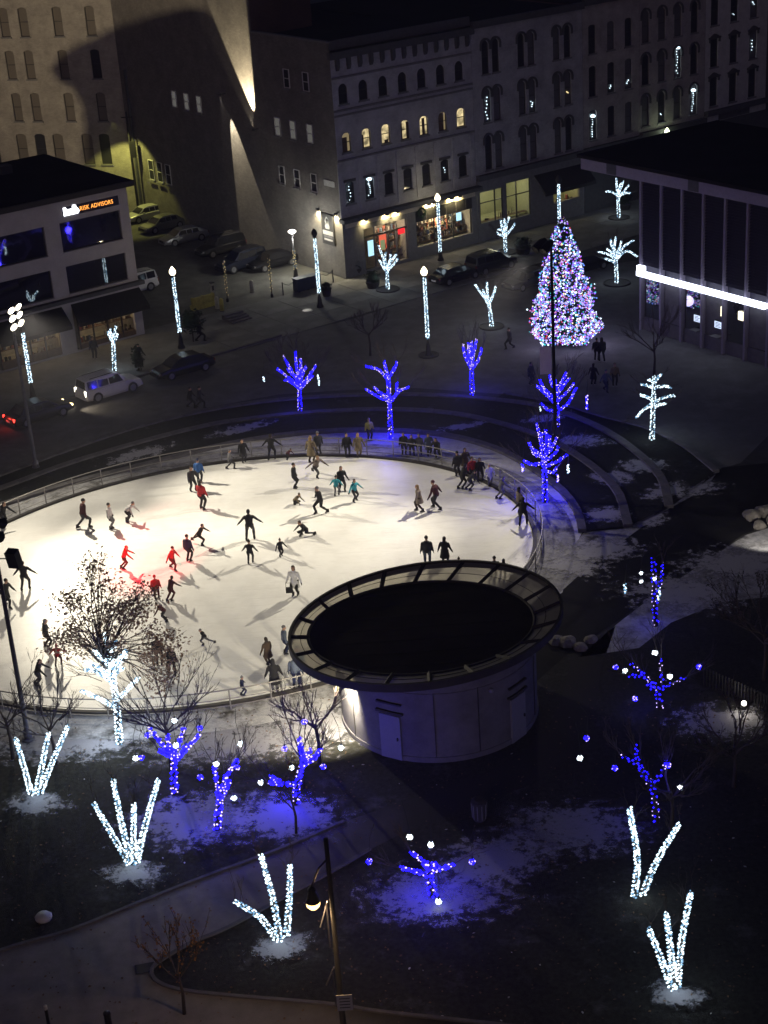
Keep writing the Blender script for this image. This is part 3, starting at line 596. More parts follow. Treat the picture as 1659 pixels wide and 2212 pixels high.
def shop_room(parent, s0, s1, h0, h1, y0, y1, wallm='shop_wall', light=25, col=(1, .84, .55), shelves=2, goods=60, seed=1):
    rnd = random.Random(seed)
    r = MB()
    r.add([(s0, y1, h0), (s1, y1, h0), (s1, y1, h1), (s0, y1, h1)], [(0, 1, 2, 3)]); r.add([(s0, y0, h0), (s0, y1, h0), (s0, y1, h1), (s0, y0, h1)], [(0, 1, 2, 3)])
    r.add([(s1, y1, h0), (s1, y0, h0), (s1, y0, h1), (s1, y1, h1)], [(0, 1, 2, 3)]); r.add([(s0, y0, h0), (s1, y0, h0), (s1, y1, h0), (s0, y1, h0)], [(0, 1, 2, 3)]); r.add([(s0, y1, h1), (s1, y1, h1), (s1, y0, h1), (s0, y0, h1)], [(0, 1, 2, 3)])
    r.build('shop_interior', wallm, parent)
    MB().bx(s0+.3, s1-.3, (y0+y1)/2-.15, (y0+y1)/2+.15, h1-.12, h1-.04).build('ceiling_lamp', 'shop_ceiling', parent)
    l = lamp('POINT', 'shop_light', ((s0+s1)/2, y0+.7, h1-.35), col, light, .25); l.parent = parent
    if goods:
        g = MB()
        for k in range(shelves):
            zz = h0+.3+(h1-h0-.6)*k/max(1, shelves); yy = y0+.35+.22*k
            MB().bx(s0+.1, s1-.1, yy, yy+.5, zz-.04, zz).build('shelf', 'shelf_wood', parent)
            for q in range(goods):
                x = rnd.uniform(s0+.2, s1-.2); ww = rnd.uniform(.07, .2); ht = rnd.uniform(.12, .5)
                g.box((x, yy+.1+rnd.uniform(0, .3), zz+ht/2+.003), (ww, ww, ht), rnd.uniform(0, 1), rnd.randrange(7))
        g.build('shop_goods', GOODS, parent, kind='stuff')
CN = (CORNER[0], CORNER[1], 0)

# ---- building with seven arched windows (corner on the alley)
A = thing('brick_building', 'cream brick corner building with a row of lit arched windows and a shop below', 'building', CN, FROT)
WA = [1.05+2.01*i for i in range(7)]
holes = [(s, h, .9, hh) for s in WA for h, hh in ((6.17, 1.8), (10.42, 1.6), (14.32, 1.6))]
mb = MB(); wall_with_holes(mb, 0, 14.5, 4.95, 18.3, holes); mb.build('wall', 'brick_cream', A)
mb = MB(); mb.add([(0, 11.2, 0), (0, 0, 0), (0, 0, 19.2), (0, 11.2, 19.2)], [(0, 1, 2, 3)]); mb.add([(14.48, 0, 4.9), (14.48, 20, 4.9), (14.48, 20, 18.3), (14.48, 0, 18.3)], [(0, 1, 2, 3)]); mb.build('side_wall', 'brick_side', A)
lits = ['pane_lit_soft', 'pane_lit', 'pane_lit', 'pane_lit', 'pane_lit', 'pane_lit_soft', 'pane_lit']
for i, s in enumerate(WA):
    window(A, s, 6.17, .9, 1.8, 'segment', 'pane_glass', hood='flat', wallm='brick_cream', tilt=1.2)
    lw = window(A, s, 10.42, .9, 1.6, 'arch', lits[i], wallm='brick_cream', tilt=1)
    for b0, b1, z0, z1 in {0: [(-.4, .12, .05, 1.2)], 1: [(-.4, -.2, .05, 1.1)], 3: [(.2, .4, .05, 1.4), (-.4, -.22, .05, 1.4)], 4: [(-.12, .16, .05, 1.4)], 5: [(-.4, .18, .05, 1.5)], 2: [(-.1, .3, .05, .3)]}.get(i, []): MB().bx(b0, b1, .12, .15, z0, z1).build('blind', 'shelf_wood', lw)
    window(A, s, 14.32, .9, 1.6, 'arch', 'pane_glass', wallm='brick_cream', tilt=1.2)
for i in range(8):
    s = .05+2.01*i; MB().bx(s-.14, s+.14, -.07, .0, 5.3, 9.6).build('pilaster', 'brick_cream', A)
for z, d in ((9.75, .1), (13.75, .12), (13.35, .07), (16.35, .1)): MB().bx(-.05, 14.5, -d, -.002, z, z+.16).build('string_course', 'stone_trim', A)
for i in range(13):
    s = .6+1.12*i; MB().bx(s-.16, s+.16, -.28, -.003, 17.3, 17.95).add([(s-.1, -.2, 17.0), (s+.1, -.2, 17.0), (s+.1, -.003, 16.95), (s-.1, -.003, 16.95), (s-.16, -.28, 17.3), (s+.16, -.28, 17.3), (s+.16, -.003, 17.3), (s-.16, -.003, 17.3)], [(3, 2, 1, 0), (0, 1, 5, 4), (1, 2, 6, 5), (3, 0, 4, 7)]).build('corbel', 'trim_dark', A)
MB().bx(-.25, 14.6, -.45, .02, 17.95, 18.5).build('cornice', 'trim_dark', A)
flat_roof(A, 0, 14.5, 0, 11.2, 18.9); MB().bx(7, 14.5, 11.2, 34, 17.4, 18.4).build('roof', 'roof_tar', A)
MB().bx(-.2, .22, 0.01, 11.2, 19.2, 19.35).build('coping', 'stone_trim', A)
# side-wall windows on the alley
for y_, h_, pm in ((3.6, 10.9, 'pane_grey'), (6.1, 10.9, 'pane_grey'), (8.4, 10.9, 'pane_grey'), (3.6, 6.8, 'pane_glass'), (6.1, 6.8, 'pane_glass'), (8.4, 6.8, 'pane_glass'), (3.6, 15.1, 'pane_glass'), (6.4, 15.1, 'pane_glass')):
    o = window(A, -.19, h_, .85, 1.55, 'rect', pm, y=y_, fr='frame_white', tilt=1, face=-math.pi/2)
MB().box((-.04, 1.35, 7.85), (.06, 1.5, .5)).build('plaque', 'stone_pale', A)
# shop front
MB().bx(-.3, 14.6, -.75, .0, 4.78, 5.1).build('canopy_cornice', 'trim_dark', A)
mb = MB(); wall_with_holes(mb, 0, 14.5, 0, 4.8, [(4.4, .28, 4.6, 3.5), (10.75, 1.0, 6.2, 2.2)], depth=.3); mb.build('shop_front', 'stone_trim', A)
MB().bx(7.65, 13.9, -.02, .05, 3.22, 4.15).build('sign_panel', 'frame_dark', A)
for s in (8.8, 9.9, 11.0, 12.1, 13.2): MB().bx(s-.02, s+.02, -.04, -.021, 3.25, 4.12).build('panel_joint', 'stone_trim', A)
for s in (7.66, 9.7, 11.8, 13.84): MB().bx(s-.05, s+.05, .1, .2, 1.0, 3.2).build('mullion', 'frame_dark', A)
for s in (2.15, 3.3, 4.6, 5.6, 6.65): MB().bx(s-.06, s+.06, .1, .22, .28, 3.78).build('mullion', 'stone_trim' if s > 3 else 'frame_dark', A)
MB().bx(2.1, 6.7, .08, .2, 2.95, 3.1).build('transom', 'frame_dark', A)
shop_room(A, 7.6, 13.9, .9, 3.25, .3, 2.4, light=230, shelves=4, goods=70, seed=3)
shop_room(A, 3.3, 6.7, .2, 3.75, .3, 2.6, light=110, col=(1, .8, .6), shelves=4, goods=34, seed=4)
shop_room(A, 2.1, 3.3, .2, 3.75, .3, 1.6, light=2, shelves=0, goods=0, seed=5)
MB().bx(2.4, 3.1, .02, .09, 1.3, 2.75).build('poster_case', 'frame_dark', A)
MB().bx(2.46, 3.04, .0, .019, 1.36, 2.69).build('lit_poster', emit('poster_light', (.5, .85, 1.0), 1.3), A)
MB().bx(3.72, 4.45, .05, .09, 1.6, 2.9).build('neon_sign', emit('neon_orange', (1, .16, .08), .9), A)
MB().bx(3.8, 4.25, .02, .049, 1.62, 2.45).build('neon_panel', emit('panel_green', (.5, .62, .3), .45), A)
MB().bx(5.75, 6.45, .05, .09, 2.55, 3.0).build('neon_sign', emit('neon_red', (1, .02, .03), 1.3), A)
MB().bx(12.4, 12.95, .35, .4, 2.3, 3.0).build('lit_poster', 'poster_light', A)
rw = MB(); 
for k in range(24): a0 = 2*math.pi*k/24; rw.tube([(8.2+.36*math.cos(a0), -.2, 4.0+.36*math.sin(a0)), (8.2+.36*math.cos(a0+.3), -.2, 4.0+.36*math.sin(a0+.3))], .1, 5)
rw.build('wreath', 'fir_needles', A, kind='stuff')
MB().bx(.3, 14.3, -.05, -.003, 4.2, 4.77).build('sign_fascia', mat('fascia_cream', (.5, .46, .36), .8, var=.12), A)
for s in (2.2, 4.4, 5.5, 8.9, 9.4, 11.4, 12.3):
    sc_ = MB().bx(s-.12, s+.12, -.5, -.28, 4.55, 4.7).build('sconce', 'frame_dark', A)
    MB().bx(s-.09, s+.09, -.48, -.3, 4.52, 4.549).build('sconce_lens', 'lamp_glass', sc_)
    l = lamp('SPOT', 'sconce_light', (s, -.42, 4.5), (1, .8, .38), 260, .06, None, 130, .9); l.parent = A; l.rotation_euler = (R(62), 0, 0)
# black sign on the alley wall with two small wall lamps
sg = MB().bx(-.14, -.02, 1.1, 2.85, 2.6, 5.2).build('wall_sign', 'frame_dark', A)
MB().bx(-.15, -.141, 1.25, 2.7, 3.42, 3.78).build('letter_panel', 'stone_pale', sg); MB().bx(-.15, -.141, 1.35, 2.55, 2.95, 3.1).build('letter_panel', 'frame_white', sg); MB().bx(-.15, -.141, 1.35, 2.6, 3.2, 3.36).build('letter_panel', 'stone_trim', sg)
em = MB(); pr = [(1.72, 3.95), (2.25, 3.95), (2.32, 4.15), (2.2, 4.35), (2.25, 4.75), (2.05, 5.0), (1.85, 4.85), (1.78, 4.4), (1.66, 4.15)]
em.add([(-.15, y, z) for y, z in pr] + [(-.142, y, z) for y, z in pr], [tuple(range(9)), tuple(range(17, 8, -1))]); em.build('emblem', 'stone_pale', sg)
MB().ball((-.16, 2.03, 4.62), .16, n=8, squash=1.5).build('emblem_core', 'frame_white', sg)
for y_ in (.72, 3.25):
    sc_ = MB().bx(-.3, -.01, y_-.1, y_+.1, 5.35, 5.5).build('sconce', 'frame_dark', A)
    l = lamp('SPOT', 'sconce_light', (-.42, y_, 5.35), (1, .84, .5), 900, .05, None, 120, .9); l.parent = A; l.rotation_euler = (0, R(-22), 0)

# ---- taller block behind it: its alley wall goes on, and its corner rises above the roof
T = thing('brick_block', 'tall dark brick block rising behind the corner building along the alley', 'building', CN, FROT)
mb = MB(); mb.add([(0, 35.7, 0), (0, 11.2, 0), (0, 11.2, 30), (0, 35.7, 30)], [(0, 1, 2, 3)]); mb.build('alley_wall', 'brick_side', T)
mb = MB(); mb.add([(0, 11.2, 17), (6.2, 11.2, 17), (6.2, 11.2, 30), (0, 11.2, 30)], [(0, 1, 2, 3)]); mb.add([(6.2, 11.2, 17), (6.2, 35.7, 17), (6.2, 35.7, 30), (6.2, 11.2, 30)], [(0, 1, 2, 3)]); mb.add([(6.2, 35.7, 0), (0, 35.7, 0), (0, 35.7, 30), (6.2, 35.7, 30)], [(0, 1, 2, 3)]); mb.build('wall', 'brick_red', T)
MB().bx(.02, 6.2, 11.22, 35.7, 29.6, 29.9).build('roof', 'roof_tar', T)
for y_ in (21.1, 23.3, 25.5): window(T, -.19, 11.4, .8, 1.5, 'rect', 'pane_grey', y=y_, fr='frame_white', tilt=1, face=-math.pi/2)
for y_ in (28.3, 29.9, 31.5): window(T, -.19, 3.75, .95, 1.95, 'rect', 'pane_glass', y=y_, fr='frame_white', tilt=1, face=-math.pi/2)
MB().bx(-.25, 0, 34.2, 34.4, 0, 14).build('downpipe', 'trim_dark', T)

# ---- pale block closing the alley
az = R(-71); PP = Vector(CN) + D2*35.6
pd = Vector((math.sin(az), math.cos(az), 0)); prot = math.atan2(pd.y, pd.x) + math.pi
P = thing('pale_building', 'large pale brick building with rows of tall dark windows beyond the alley', 'building', PP, prot)
cols4 = [2.6, 4.5, 7.7, 9.7, 11.8, 15.0, 17.0]; cols3 = [2.4, 5.9, 9.6, 11.7, 15.2, 17.4]
holes = [(-s, 4.7, 1.15, 3.0) for s in cols4] + [(-s, h, 1.0, 2.75) for h in (8.95, 13.05, 17.1, 21.1) for s in cols3]
mb = MB(); wall_with_holes(mb, -40, 0, 0, 30, holes); mb.build('wall', 'brick_pale', P)
for s, h, w_, hh in holes: window(P, s, h, w_, hh, 'segment', 'pane_veiled' if random.random() < .7 else 'pane_glass', wallm='brick_pale', fr='frame_dark', tilt=.8)  # paler panes carry the lit veil over this block in their colour
MB().bx(-40, 0, .3, 20, 29.6, 29.9).build('roof', 'roof_tar', P)
t = thing('utility_pole', 'slim dark pole with small crossarm in the alley corner', 'pole', Vector(CN)+D2*33.6-D1*.9)
MB().tube([(0, 0, 0), (0, 0, 10.2)], [.13, .09], 8).build('shaft', 'black_steel', t); MB().box((0, 0, 9.7), (1.1, .1, .1)).build('crossarm', 'black_steel', t); MB().box((.25, 0, 6.6), (.4, .3, 1.6)).build('meter_box', 'black_steel', t)

# ---- the rest of the row
def row_building(name, label, s0, s1, top, wallm, wins, shop_h, front, roofm='roof_tar', corn=.5, dep=26):
    b = thing(name, label, 'building', CN, FROT); holes = [(s, h, w_, hh) for s, h, w_, hh, *_ in wins]
    mb = MB(); wall_with_holes(mb, s0, s1, shop_h, top, holes); mb.build('wall', wallm, b)
    mb = MB(); shell(mb, s0+.01, s1-.01, .02, dep, top); mb.build('side_wall', 'brick_red', b)
    for s, h, w_, hh, st, hd in wins: window(b, s, h, w_, hh, st, 'pane_blind' if random.random() < .45 else 'pane_glass', wallm=wallm, hood=hd, tilt=1.3)
    MB().bx(s0+.02, s1-.02, -.4, 0, top-.05, top+corn).build('cornice', 'trim_dark', b)
    MB().bx(s0+.02, s1-.02, .02, dep, top-.3, top+.1).build('roof', roofm, b)
    MB().bx(s0+.02, s1-.02, -.45, 0, shop_h-.45, shop_h).build('shop_cornice', 'trim_dark', b)
    MB().bx(s0+.02, s1-.02, -.1, 0, shop_h-1.15, shop_h-.455).build('sign_fascia', front, b)
    return b
Bw = [(s, h, .8, hh, 'arch', 'arch') for s in (16.05, 17.2, 20.1, 21.25, 24.2, 25.5) for h, hh in ((6.2, 3.0), (10.3, 2.9), (14.4, 2.8))]
B = row_building('brick_building', 'dark grey brick building with paired arched windows over a bright glazed shop', 14.52, 27.3, 18.4, 'brick_grey', Bw, 5.9, 'stone_trim')
Cw = [(s, h, .9, hh, 'segment', None) for s in (28.5, 30.8, 33.0) for h, hh in ((6.6, 2.7), (10.5, 2.7), (14.3, 2.5))]
row_building('brick_building', 'dark brick building three windows wide behind the Christmas tree', 27.32, 34.4, 18.6, 'brick_buff', Cw, 6.0, 'stone_pale')
Dw = [(s, h, .95, hh, 'arch', 'arch') for s in (35.2, 37.3, 39.4, 41.6) for h, hh in ((6.7, 2.9), (10.5, 2.8), (14.3, 2.9))]
row_building('brick_building', 'brown brick building with four dark round hood arches per floor', 34.42, 43.1, 18.8, 'brick_buff', Dw, 6.2, 'stone_pale')
Ew = [(s, h, 1.05, hh, 'rect', 'pediment') for s in (44.35, 47.05, 49.8) for h, hh in ((7.05, 2.7), (10.75, 2.6), (14.6, 2.7))]
Eb = row_building('brick_building', 'pale grey building with pediment hoods over three windows per floor at the right', 43.12, 51.8, 19.4, 'stone_pale', Ew, 6.7, 'stone_pale')
MB().bx(45.0, 49.4, -.14, -.104, 5.6, 6.15).build('name_board', 'trim_dark', Eb)
Fw = [(s, h, 1.0, 2.6, 'rect', None) for s in (53.6, 56.2, 58.8) for h in (7.0, 10.8, 14.6)]
Fb = row_building('brick_building', 'dark building at the far right edge with one lit window', 51.82, 62, 19, 'brick_red', Fw, 6.4, 'trim_dark')
window(Fb, 52.45, 8.4, .7, 1.8, 'rect', 'pane_lit', y=-.2)
# shop glass of the grey building: tall bright room
mb = MB(); wall_with_holes(mb, 14.52, 27.3, 0, 4.76, [(16.15, 1.6, 2.7, 2.75), (19.3, 1.3, 2.9, 3.3), (25.1, 1.7, 3.2, 1.7)], depth=.25); mb.build('shop_front', 'stone_trim', B)
shop_room(B, 14.7, 20.9, 1.2, 4.7, .25, 3.6, wallm='shop_green', light=170, col=(1, .95, .62), shelves=1, goods=5, seed=8)
shop_room(B, 23.4, 26.8, 1.2, 3.6, .25, 2.2, wallm='shop_green', light=60, col=(1, .85, .5), shelves=1, goods=14, seed=9)
for s in (14.85, 16.6, 17.45, 17.9, 19.1, 20.7): MB().bx(s-.05, s+.05, .05, .15, 1.3, 4.6).build('mullion', 'frame_dark', B)
MB().bx(14.8, 20.7, .06, .14, 3.35, 3.43).build('transom', 'frame_dark', B)
aw = MB().add([(21.2, -.01, 4.7), (27.4, -.01, 4.7), (27.4, -1.5, 3.3), (21.2, -1.5, 3.3), (21.2, -.01, 4.6), (27.4, -.01, 4.6), (27.4, -1.5, 3.0), (21.2, -1.5, 3.0)], [(0, 3, 2, 1), (4, 5, 6, 7), (3, 7, 6, 2), (0, 4, 7, 3), (1, 2, 6, 5)]); aw.build('awning', 'awning_cloth', B)
MB().bx(27.34, 43, -.02, .3, 0, 5).build('shop_front', 'trim_dark', Fb); MB().bx(43.2, 62, -.02, .3, 0, 5.5).build('shop_front', 'trim_dark', Fb)

# ---- office block at the left, lit sign, reflecting ribbon windows, shops under awnings
O = thing('office_building', 'three-storey grey office block with reflecting windows, lit sign and awninged shops', 'building', (OFF[0], OFF[1], 0), FROT)
wins = [(-3.3, 7.72, 5.0, 2.2), (-3.3, 4.55, 5.0, 2.1), (-9.6, 7.72, 5.1, 2.2), (-9.6, 4.55, 5.1, 2.1), (-15.9, 7.72, 5.1, 2.2), (-15.9, 4.55, 5.1, 2.1), (-3.1, 10.3, 4.7, .72)]
doors = [(-3.25, .12, 5.1, 3.3), (-9.6, .12, 5.1, 3.3), (-15.9, .12, 5.1, 3.3)]
mb = MB(); wall_with_holes(mb, -24, 0, 0, 11.6, wins+doors, depth=.28); mb.add([(0, 0, 0), (0, 14, 0), (0, 14, 11.6), (0, 0, 11.6)], [(0, 1, 2, 3)]); mb.build('wall', 'render_grey', O)
for s, h, w_, hh in wins[:6]:
    o = MB().bx(-w_/2, -w_/2+.07, .14, .22, 0, hh).bx(w_/2-.07, w_/2, .14, .22, 0, hh).bx(-w_/2+.07, w_/2-.07, .14, .22, 0, .07).bx(-w_/2+.07, w_/2-.07, .14, .22, hh-.07, hh).build('window', 'frame_dark', O, loc=(s, 0, h))
    for k in range(2):
        p = MB().add([(-w_/4, 0, -hh/2), (w_/4, 0, -hh/2), (w_/4, 0, hh/2), (-w_/4, 0, hh/2)], [(0, 1, 2, 3)]).build('pane', 'office_glass', o, loc=((k-.5)*w_/2, .21, hh/2)); p.rotation_euler = (R(random.uniform(-.3, .3)), 0, R(random.uniform(-.3, .3)))
    MB().bx(-w_/2-.05, w_/2+.05, -.08, .02, -.12, -.003).build('sill', 'render_grey', o)
MB().bx(-24, .3, -.5, -.002, 4.05, 4.32).build('ledge', 'trim_dark', O)
MB().bx(-24.4, .45, -.55, 14.2, 11.6, 12.0).build('eave', 'fascia_dark', O)
MB().bx(-24.2, .25, -.3, 14, 12.0, 12.06).build('roof', 'roof_tar', O)
MB().bx(-10.5, -8.2, 6.5, 8.5, 12.06, 13.1).build('roof_unit', 'trim_dark', O); MB().bx(-5.5, -4.6, 9.5, 10.4, 12.06, 12.7).build('roof_unit', 'trim_dark', O)
sb = MB().bx(-5.42, -.78, .0, .06, 10.32, 11.0).build('sign_box', mat('sign_navy', (.02, .018, .04), .5), O)
lg = MB()
for pr in ([(-5.35, 10.36), (-4.2, 10.36), (-4.05, 10.55), (-4.2, 10.8), (-5.35, 10.8)], [(-5.35, 10.8), (-5.05, 10.8), (-5.15, 10.98), (-5.35, 10.98)], [(-4.62, 10.8), (-4.25, 10.8), (-4.3, 11.0), (-4.5, 11.06), (-4.6, 10.98)]): lg.xzprism(pr, -.05, -.003)
lg.build('sign_logo', emit('logo_white', (.95, .97, 1), 3.5), sb, kind='stuff')
fc = bpy.data.curves.new('sign_text', 'FONT'); fc.body = 'RISK ADVISORS'; fc.size = .44; fc.extrude = .015; fc.space_character = 1.08
fo = bpy.data.objects.new('tmp', fc); COL.objects.link(fo); tm = bpy.data.meshes.new_from_object(fo.evaluated_get(bpy.context.evaluated_depsgraph_get())); bpy.data.objects.remove(fo)
emit('sign_orange', (1, .36, .06), 2.2); tm.materials.clear(); tm.materials.append(M['sign_orange'])
tx = put('sign_text', tm, sb, (-4.02, -.03, 10.52), kind='stuff'); tx.rotation_euler = (R(90), 0, 0); tx.scale = (.86, 1, 1)
for k, (s0, s1) in enumerate(((-5.85, .0), (-12.2, -6.6), (-18.6, -13))):
    aw = MB().add([(s0, -.01, 3.75), (s1, -.01, 3.75), (s1+.1, -1.2, 2.55), (s0-.1, -1.2, 2.55), (s0-.1, -1.2, 2.25), (s1+.1, -1.2, 2.25)], [(0, 3, 2, 1), (3, 4, 5, 2), (0, 4, 3), (1, 2, 5)]); aw.build('awning', 'awning_cloth', O)
    c0 = (s0+s1)/2
    shop_room(O, c0-2.5, c0+2.5, .1, 3.4, .28, 3.2, light=(80, 80, 60)[k], col=(1, .74, .42), shelves=3, goods=22, seed=20+k)
    for q in range(5): MB().bx(c0-2.5+q*1.22-.05, c0-2.5+q*1.22+.05, .1, .2, .12, 3.4).build('mullion', 'frame_dark', O)
    MB().bx(c0-2.5, c0+2.5, .1, .19, .12, .7 if k else .5).build('stall_riser', 'shelf_wood', O)
    MB().bx(c0-2.0, c0-1.72, .02, .07, 2.1, 2.5).build('neon_sign', 'neon_red', O)

# ---- glass and fin building at the right with light band
RB0 = Vector((26.64, 105.92, 0)); raz = R(145); rdir = Vector((math.sin(raz), math.cos(raz), 0)); rrot = math.atan2(rdir.y, rdir.x)
RBd = thing('civic_building', 'dark louvred civic building with pale fins, flat roof and glowing light band', 'building', RB0, rrot)
mat('louvre', (0.028, 0.026, 0.04), 0.55, var=.2); mat('fin', (0.20, 0.18, 0.23), 0.6, var=.1); mat('civic_fascia', (0.24, 0.22, 0.27), 0.8, var=.12); mat('civic_base', (0.10, 0.095, 0.10), 0.85, var=.2)
MB().bx(-11.9, 22, .25, 12, 0, 11.1).build('wall', 'louvre', RBd)
for i in range(-6, 8):
    s = 2*i+.1
    MB().bx(s-.09, s+.09, -.14, .25, .0, 11.1).build('fin', 'fin', RBd)
    for k in range(30):
        z = 4.95+.205*k
        if s > 5: break
        MB().add([(s+.09, .0, z), (s+1.91, .0, z), (s+1.91, .1, z+.15), (s+.09, .1, z+.15), (s+.09, .04, z-.02), (s+1.91, .04, z-.02), (s+1.91, .14, z+.13), (s+.09, .14, z+.13)], [(0, 1, 2, 3), (7, 6, 5, 4), (0, 4, 5, 1), (3, 2, 6, 7), (0, 3, 7, 4), (1, 5, 6, 2)]).build('slat', 'louvre', RBd)
MB().bx(-11.9, 22, .12, .249, 0, 1.0).build('plinth', 'civic_base', RBd)
for i in range(-6, 4):
    s = 2*i+.1; MB().bx(s+.2, s+1.8, .14, .249, 1.05, 4.1).build('lower_panel', 'civic_base' if i % 2 else 'office_glass', RBd)
MB().bx(-17.8, 23, -.35, 14, 11.1, 11.95).build('roof_slab', 'civic_fascia', RBd)
MB().bx(-18.0, 23.2, -.55, 14.2, 11.95, 12.2).build('roof', 'roof_tar', RBd)
for s in (-14.6, -6.6, 1.4): MB().bx(s-.5, s+.5, -.36, -.351, 11.15, 11.9).build('fascia_joint', 'trim_dark', RBd)
lb = MB().bx(-11.95, .1, -.5, -.15, 4.2, 4.56).build('light_band', emit('band_light', (.74, .80, 1.0), 4.5, True), RBd)
MB().bx(-11.95, -11.3, -.45, -.15, 4.621, 4.95).build('light_band_end', 'band_light', RBd)
for s0, s1, z0, z1, m in ((-6.75, -5.95, 1.75, 2.35, 'screen'), (-4.8, -3.95, 1.72, 2.32, 'screen'), (-4.2, -4.0, 2.7, 3.4, 'lit'), (-2.6, -2.0, 2.8, 3.4, 'lit')):
    if m == 'screen':
        k = MB().bx(s0, s1, .0, .12, z0, z1).build('screen_case', 'frame_dark', RBd)
        sm = MB().bx(s0+.06, s1-.06, -.012, -.002, z0+.06, z1-.06).build('screen', emit('screen_light', (.62, .74, 1.0), 1.5) if 'screen_light' not in M else 'screen_light', k)
        for q in range(4): MB().bx(s0+.14, s1-.2-.08*(q % 2), -.016, -.0125, z0+.13+q*.1, z0+.17+q*.1).build('screen_line', 'louvre', sm)
        MB().bx(s0+.1, s1, -.6, .0, z0-.5, z0-.42).build('ledge', 'civic_base', RBd)
    else: MB().bx(s0, s1, -.01, .1, z0, z1).build('lit_window', emit('door_light', (1, .93, .66), 2.2) if 'door_light' not in M else 'door_light', RBd)

# ================================================================== WRAPPED TREES, SHRUBS AND LAMPS
rnd = random.Random(11)
def wrap(mb, pts, r0, r1, step, pick, size, turns=None):
    """bulbs wound round a limb; pick() gives the material slot and size factor"""
    L = sum((pts[i+1]-pts[i]).length for i in range(len(pts)-1)); n = max(2, int(L/step)); ph = rnd.random()*6
    for k in range(n):
        d = L*(k+.5)/n; i = 0
        while i < len(pts)-2 and d > (pts[i+1]-pts[i]).length: d -= (pts[i+1]-pts[i]).length; i += 1
        t = pts[i+1]-pts[i]; q = pts[i]+t*min(1, d/max(1e-6, t.length)); u, v = frame(t); a = ph+k*2.4+rnd.uniform(-.5, .5); rr = r0+(r1-r0)*k/n+.025
        mi, sz = pick(); mb.octa(q+(u*math.cos(a)+v*math.sin(a))*rr, size*sz*rnd.uniform(.75, 1.2), mi)
def pick_blue(): return (1, .72) if rnd.random() < .3 else (0, 1.15)
def pick_blue_sparse(): return (1, .6) if rnd.random() < .3 else (0, 1.0)
def pick_white(): return (0, 1.0) if rnd.random() < .72 else (1, .95)
BLUE, WHITE = ['bulb_blue', 'bulb_blue_hot'], ['bulb_white', 'bulb_white_dim']
def jitter3(line, depth, first=False):
    out = []
    for i, (x, z) in enumerate(line):
        f = i/max(1, len(line)-1); out.append(Vector((x+rnd.uniform(-.02, .02), depth*f, z)))
    return out
def grow(mb, p, d, length, r, level, spread=.55, up=.25):
    """fine bare twigs"""
    q = p + d*length; mb.tube([p, p.lerp(q, .5)+Vector((rnd.uniform(-1, 1), rnd.uniform(-1, 1), rnd.uniform(-.3, 1)))*length*.06, q], [r, r*.8, r*.6], 4 if r > .02 else 3, cap=False)
    if level <= 0: return
    for k in range(rnd.choice((2, 3, 3))):
        n = (d + Vector((rnd.uniform(-1, 1), rnd.uniform(-1, 1), rnd.uniform(-.5, 1)+up))*spread).normalized()
        grow(mb, p.lerp(q, rnd.uniform(.45, 1)), n, length*rnd.uniform(.55, .8), r*.62, level-1, spread, up)
def wrapped_tree(name, label, base, lines, colour, rt_=(.115, .075), rb=(.05, .025), step=.036, size=.05, power=60, lz=None, twig=(3, 1.0), group=None, cat='tree', sparse=False, twr=.02):
    t = thing(name, label, cat, base, 0, group); mats = BLUE if colour == 'blue' else WHITE
    pick = (pick_blue_sparse if sparse else pick_blue) if colour == 'blue' else pick_white; bulbs = MB(); tw = MB(); zt = 0
    for i, ln in enumerate(lines):
        pts = jitter3(ln, 0 if i == 0 else rnd.uniform(-.7, .7)); zt = max(zt, max(p.z for p in pts))
        r0, r1 = rt_ if i == 0 else rb
        fine = smooth_line(pts, 3); k = len(fine)
        MB().tube(fine, [r0+(r1-r0)*j/(k-1) for j in range(k)], 7).build('trunk' if i == 0 else 'branch', 'bark', t, smooth=True)
        wrap(bulbs, fine, r0, r1, step*(1 if i == 0 else 1.25)*(2.2 if sparse else 1), pick, size)
        if twig and (i or len(lines) == 1):
            for k in range(twig[0]):
                d = (pts[-1]-pts[-2]).normalized(); grow(tw, fine[-1-(k % 2)], (d+Vector((rnd.uniform(-.6, .6), rnd.uniform(-.6, .6), .35))).normalized(), twig[1]*rnd.uniform(.7, 1.2), twr, 2)
    bulbs.build('light_string', mats, t, kind='stuff')
    if tw.v: tw.build('twigs', 'twig_bark', t, kind='stuff')
    if power:
        lz = lz or zt*.55; c = (.035, .025, 1.0) if colour == 'blue' else (.78, .9, 1.0)
        for k, (dx, dy, dz) in enumerate(((.38, -.35, lz), (-.4, .25, lz*.5+.2))):
            l = lamp('POINT', 'tree_glow', (base[0]+dx, base[1]+dy, dz), c, power/2, .25)
    return t
GB, GW = 'trees wrapped in blue lights round the rink', 'small trees wrapped in white lights on the plaza'
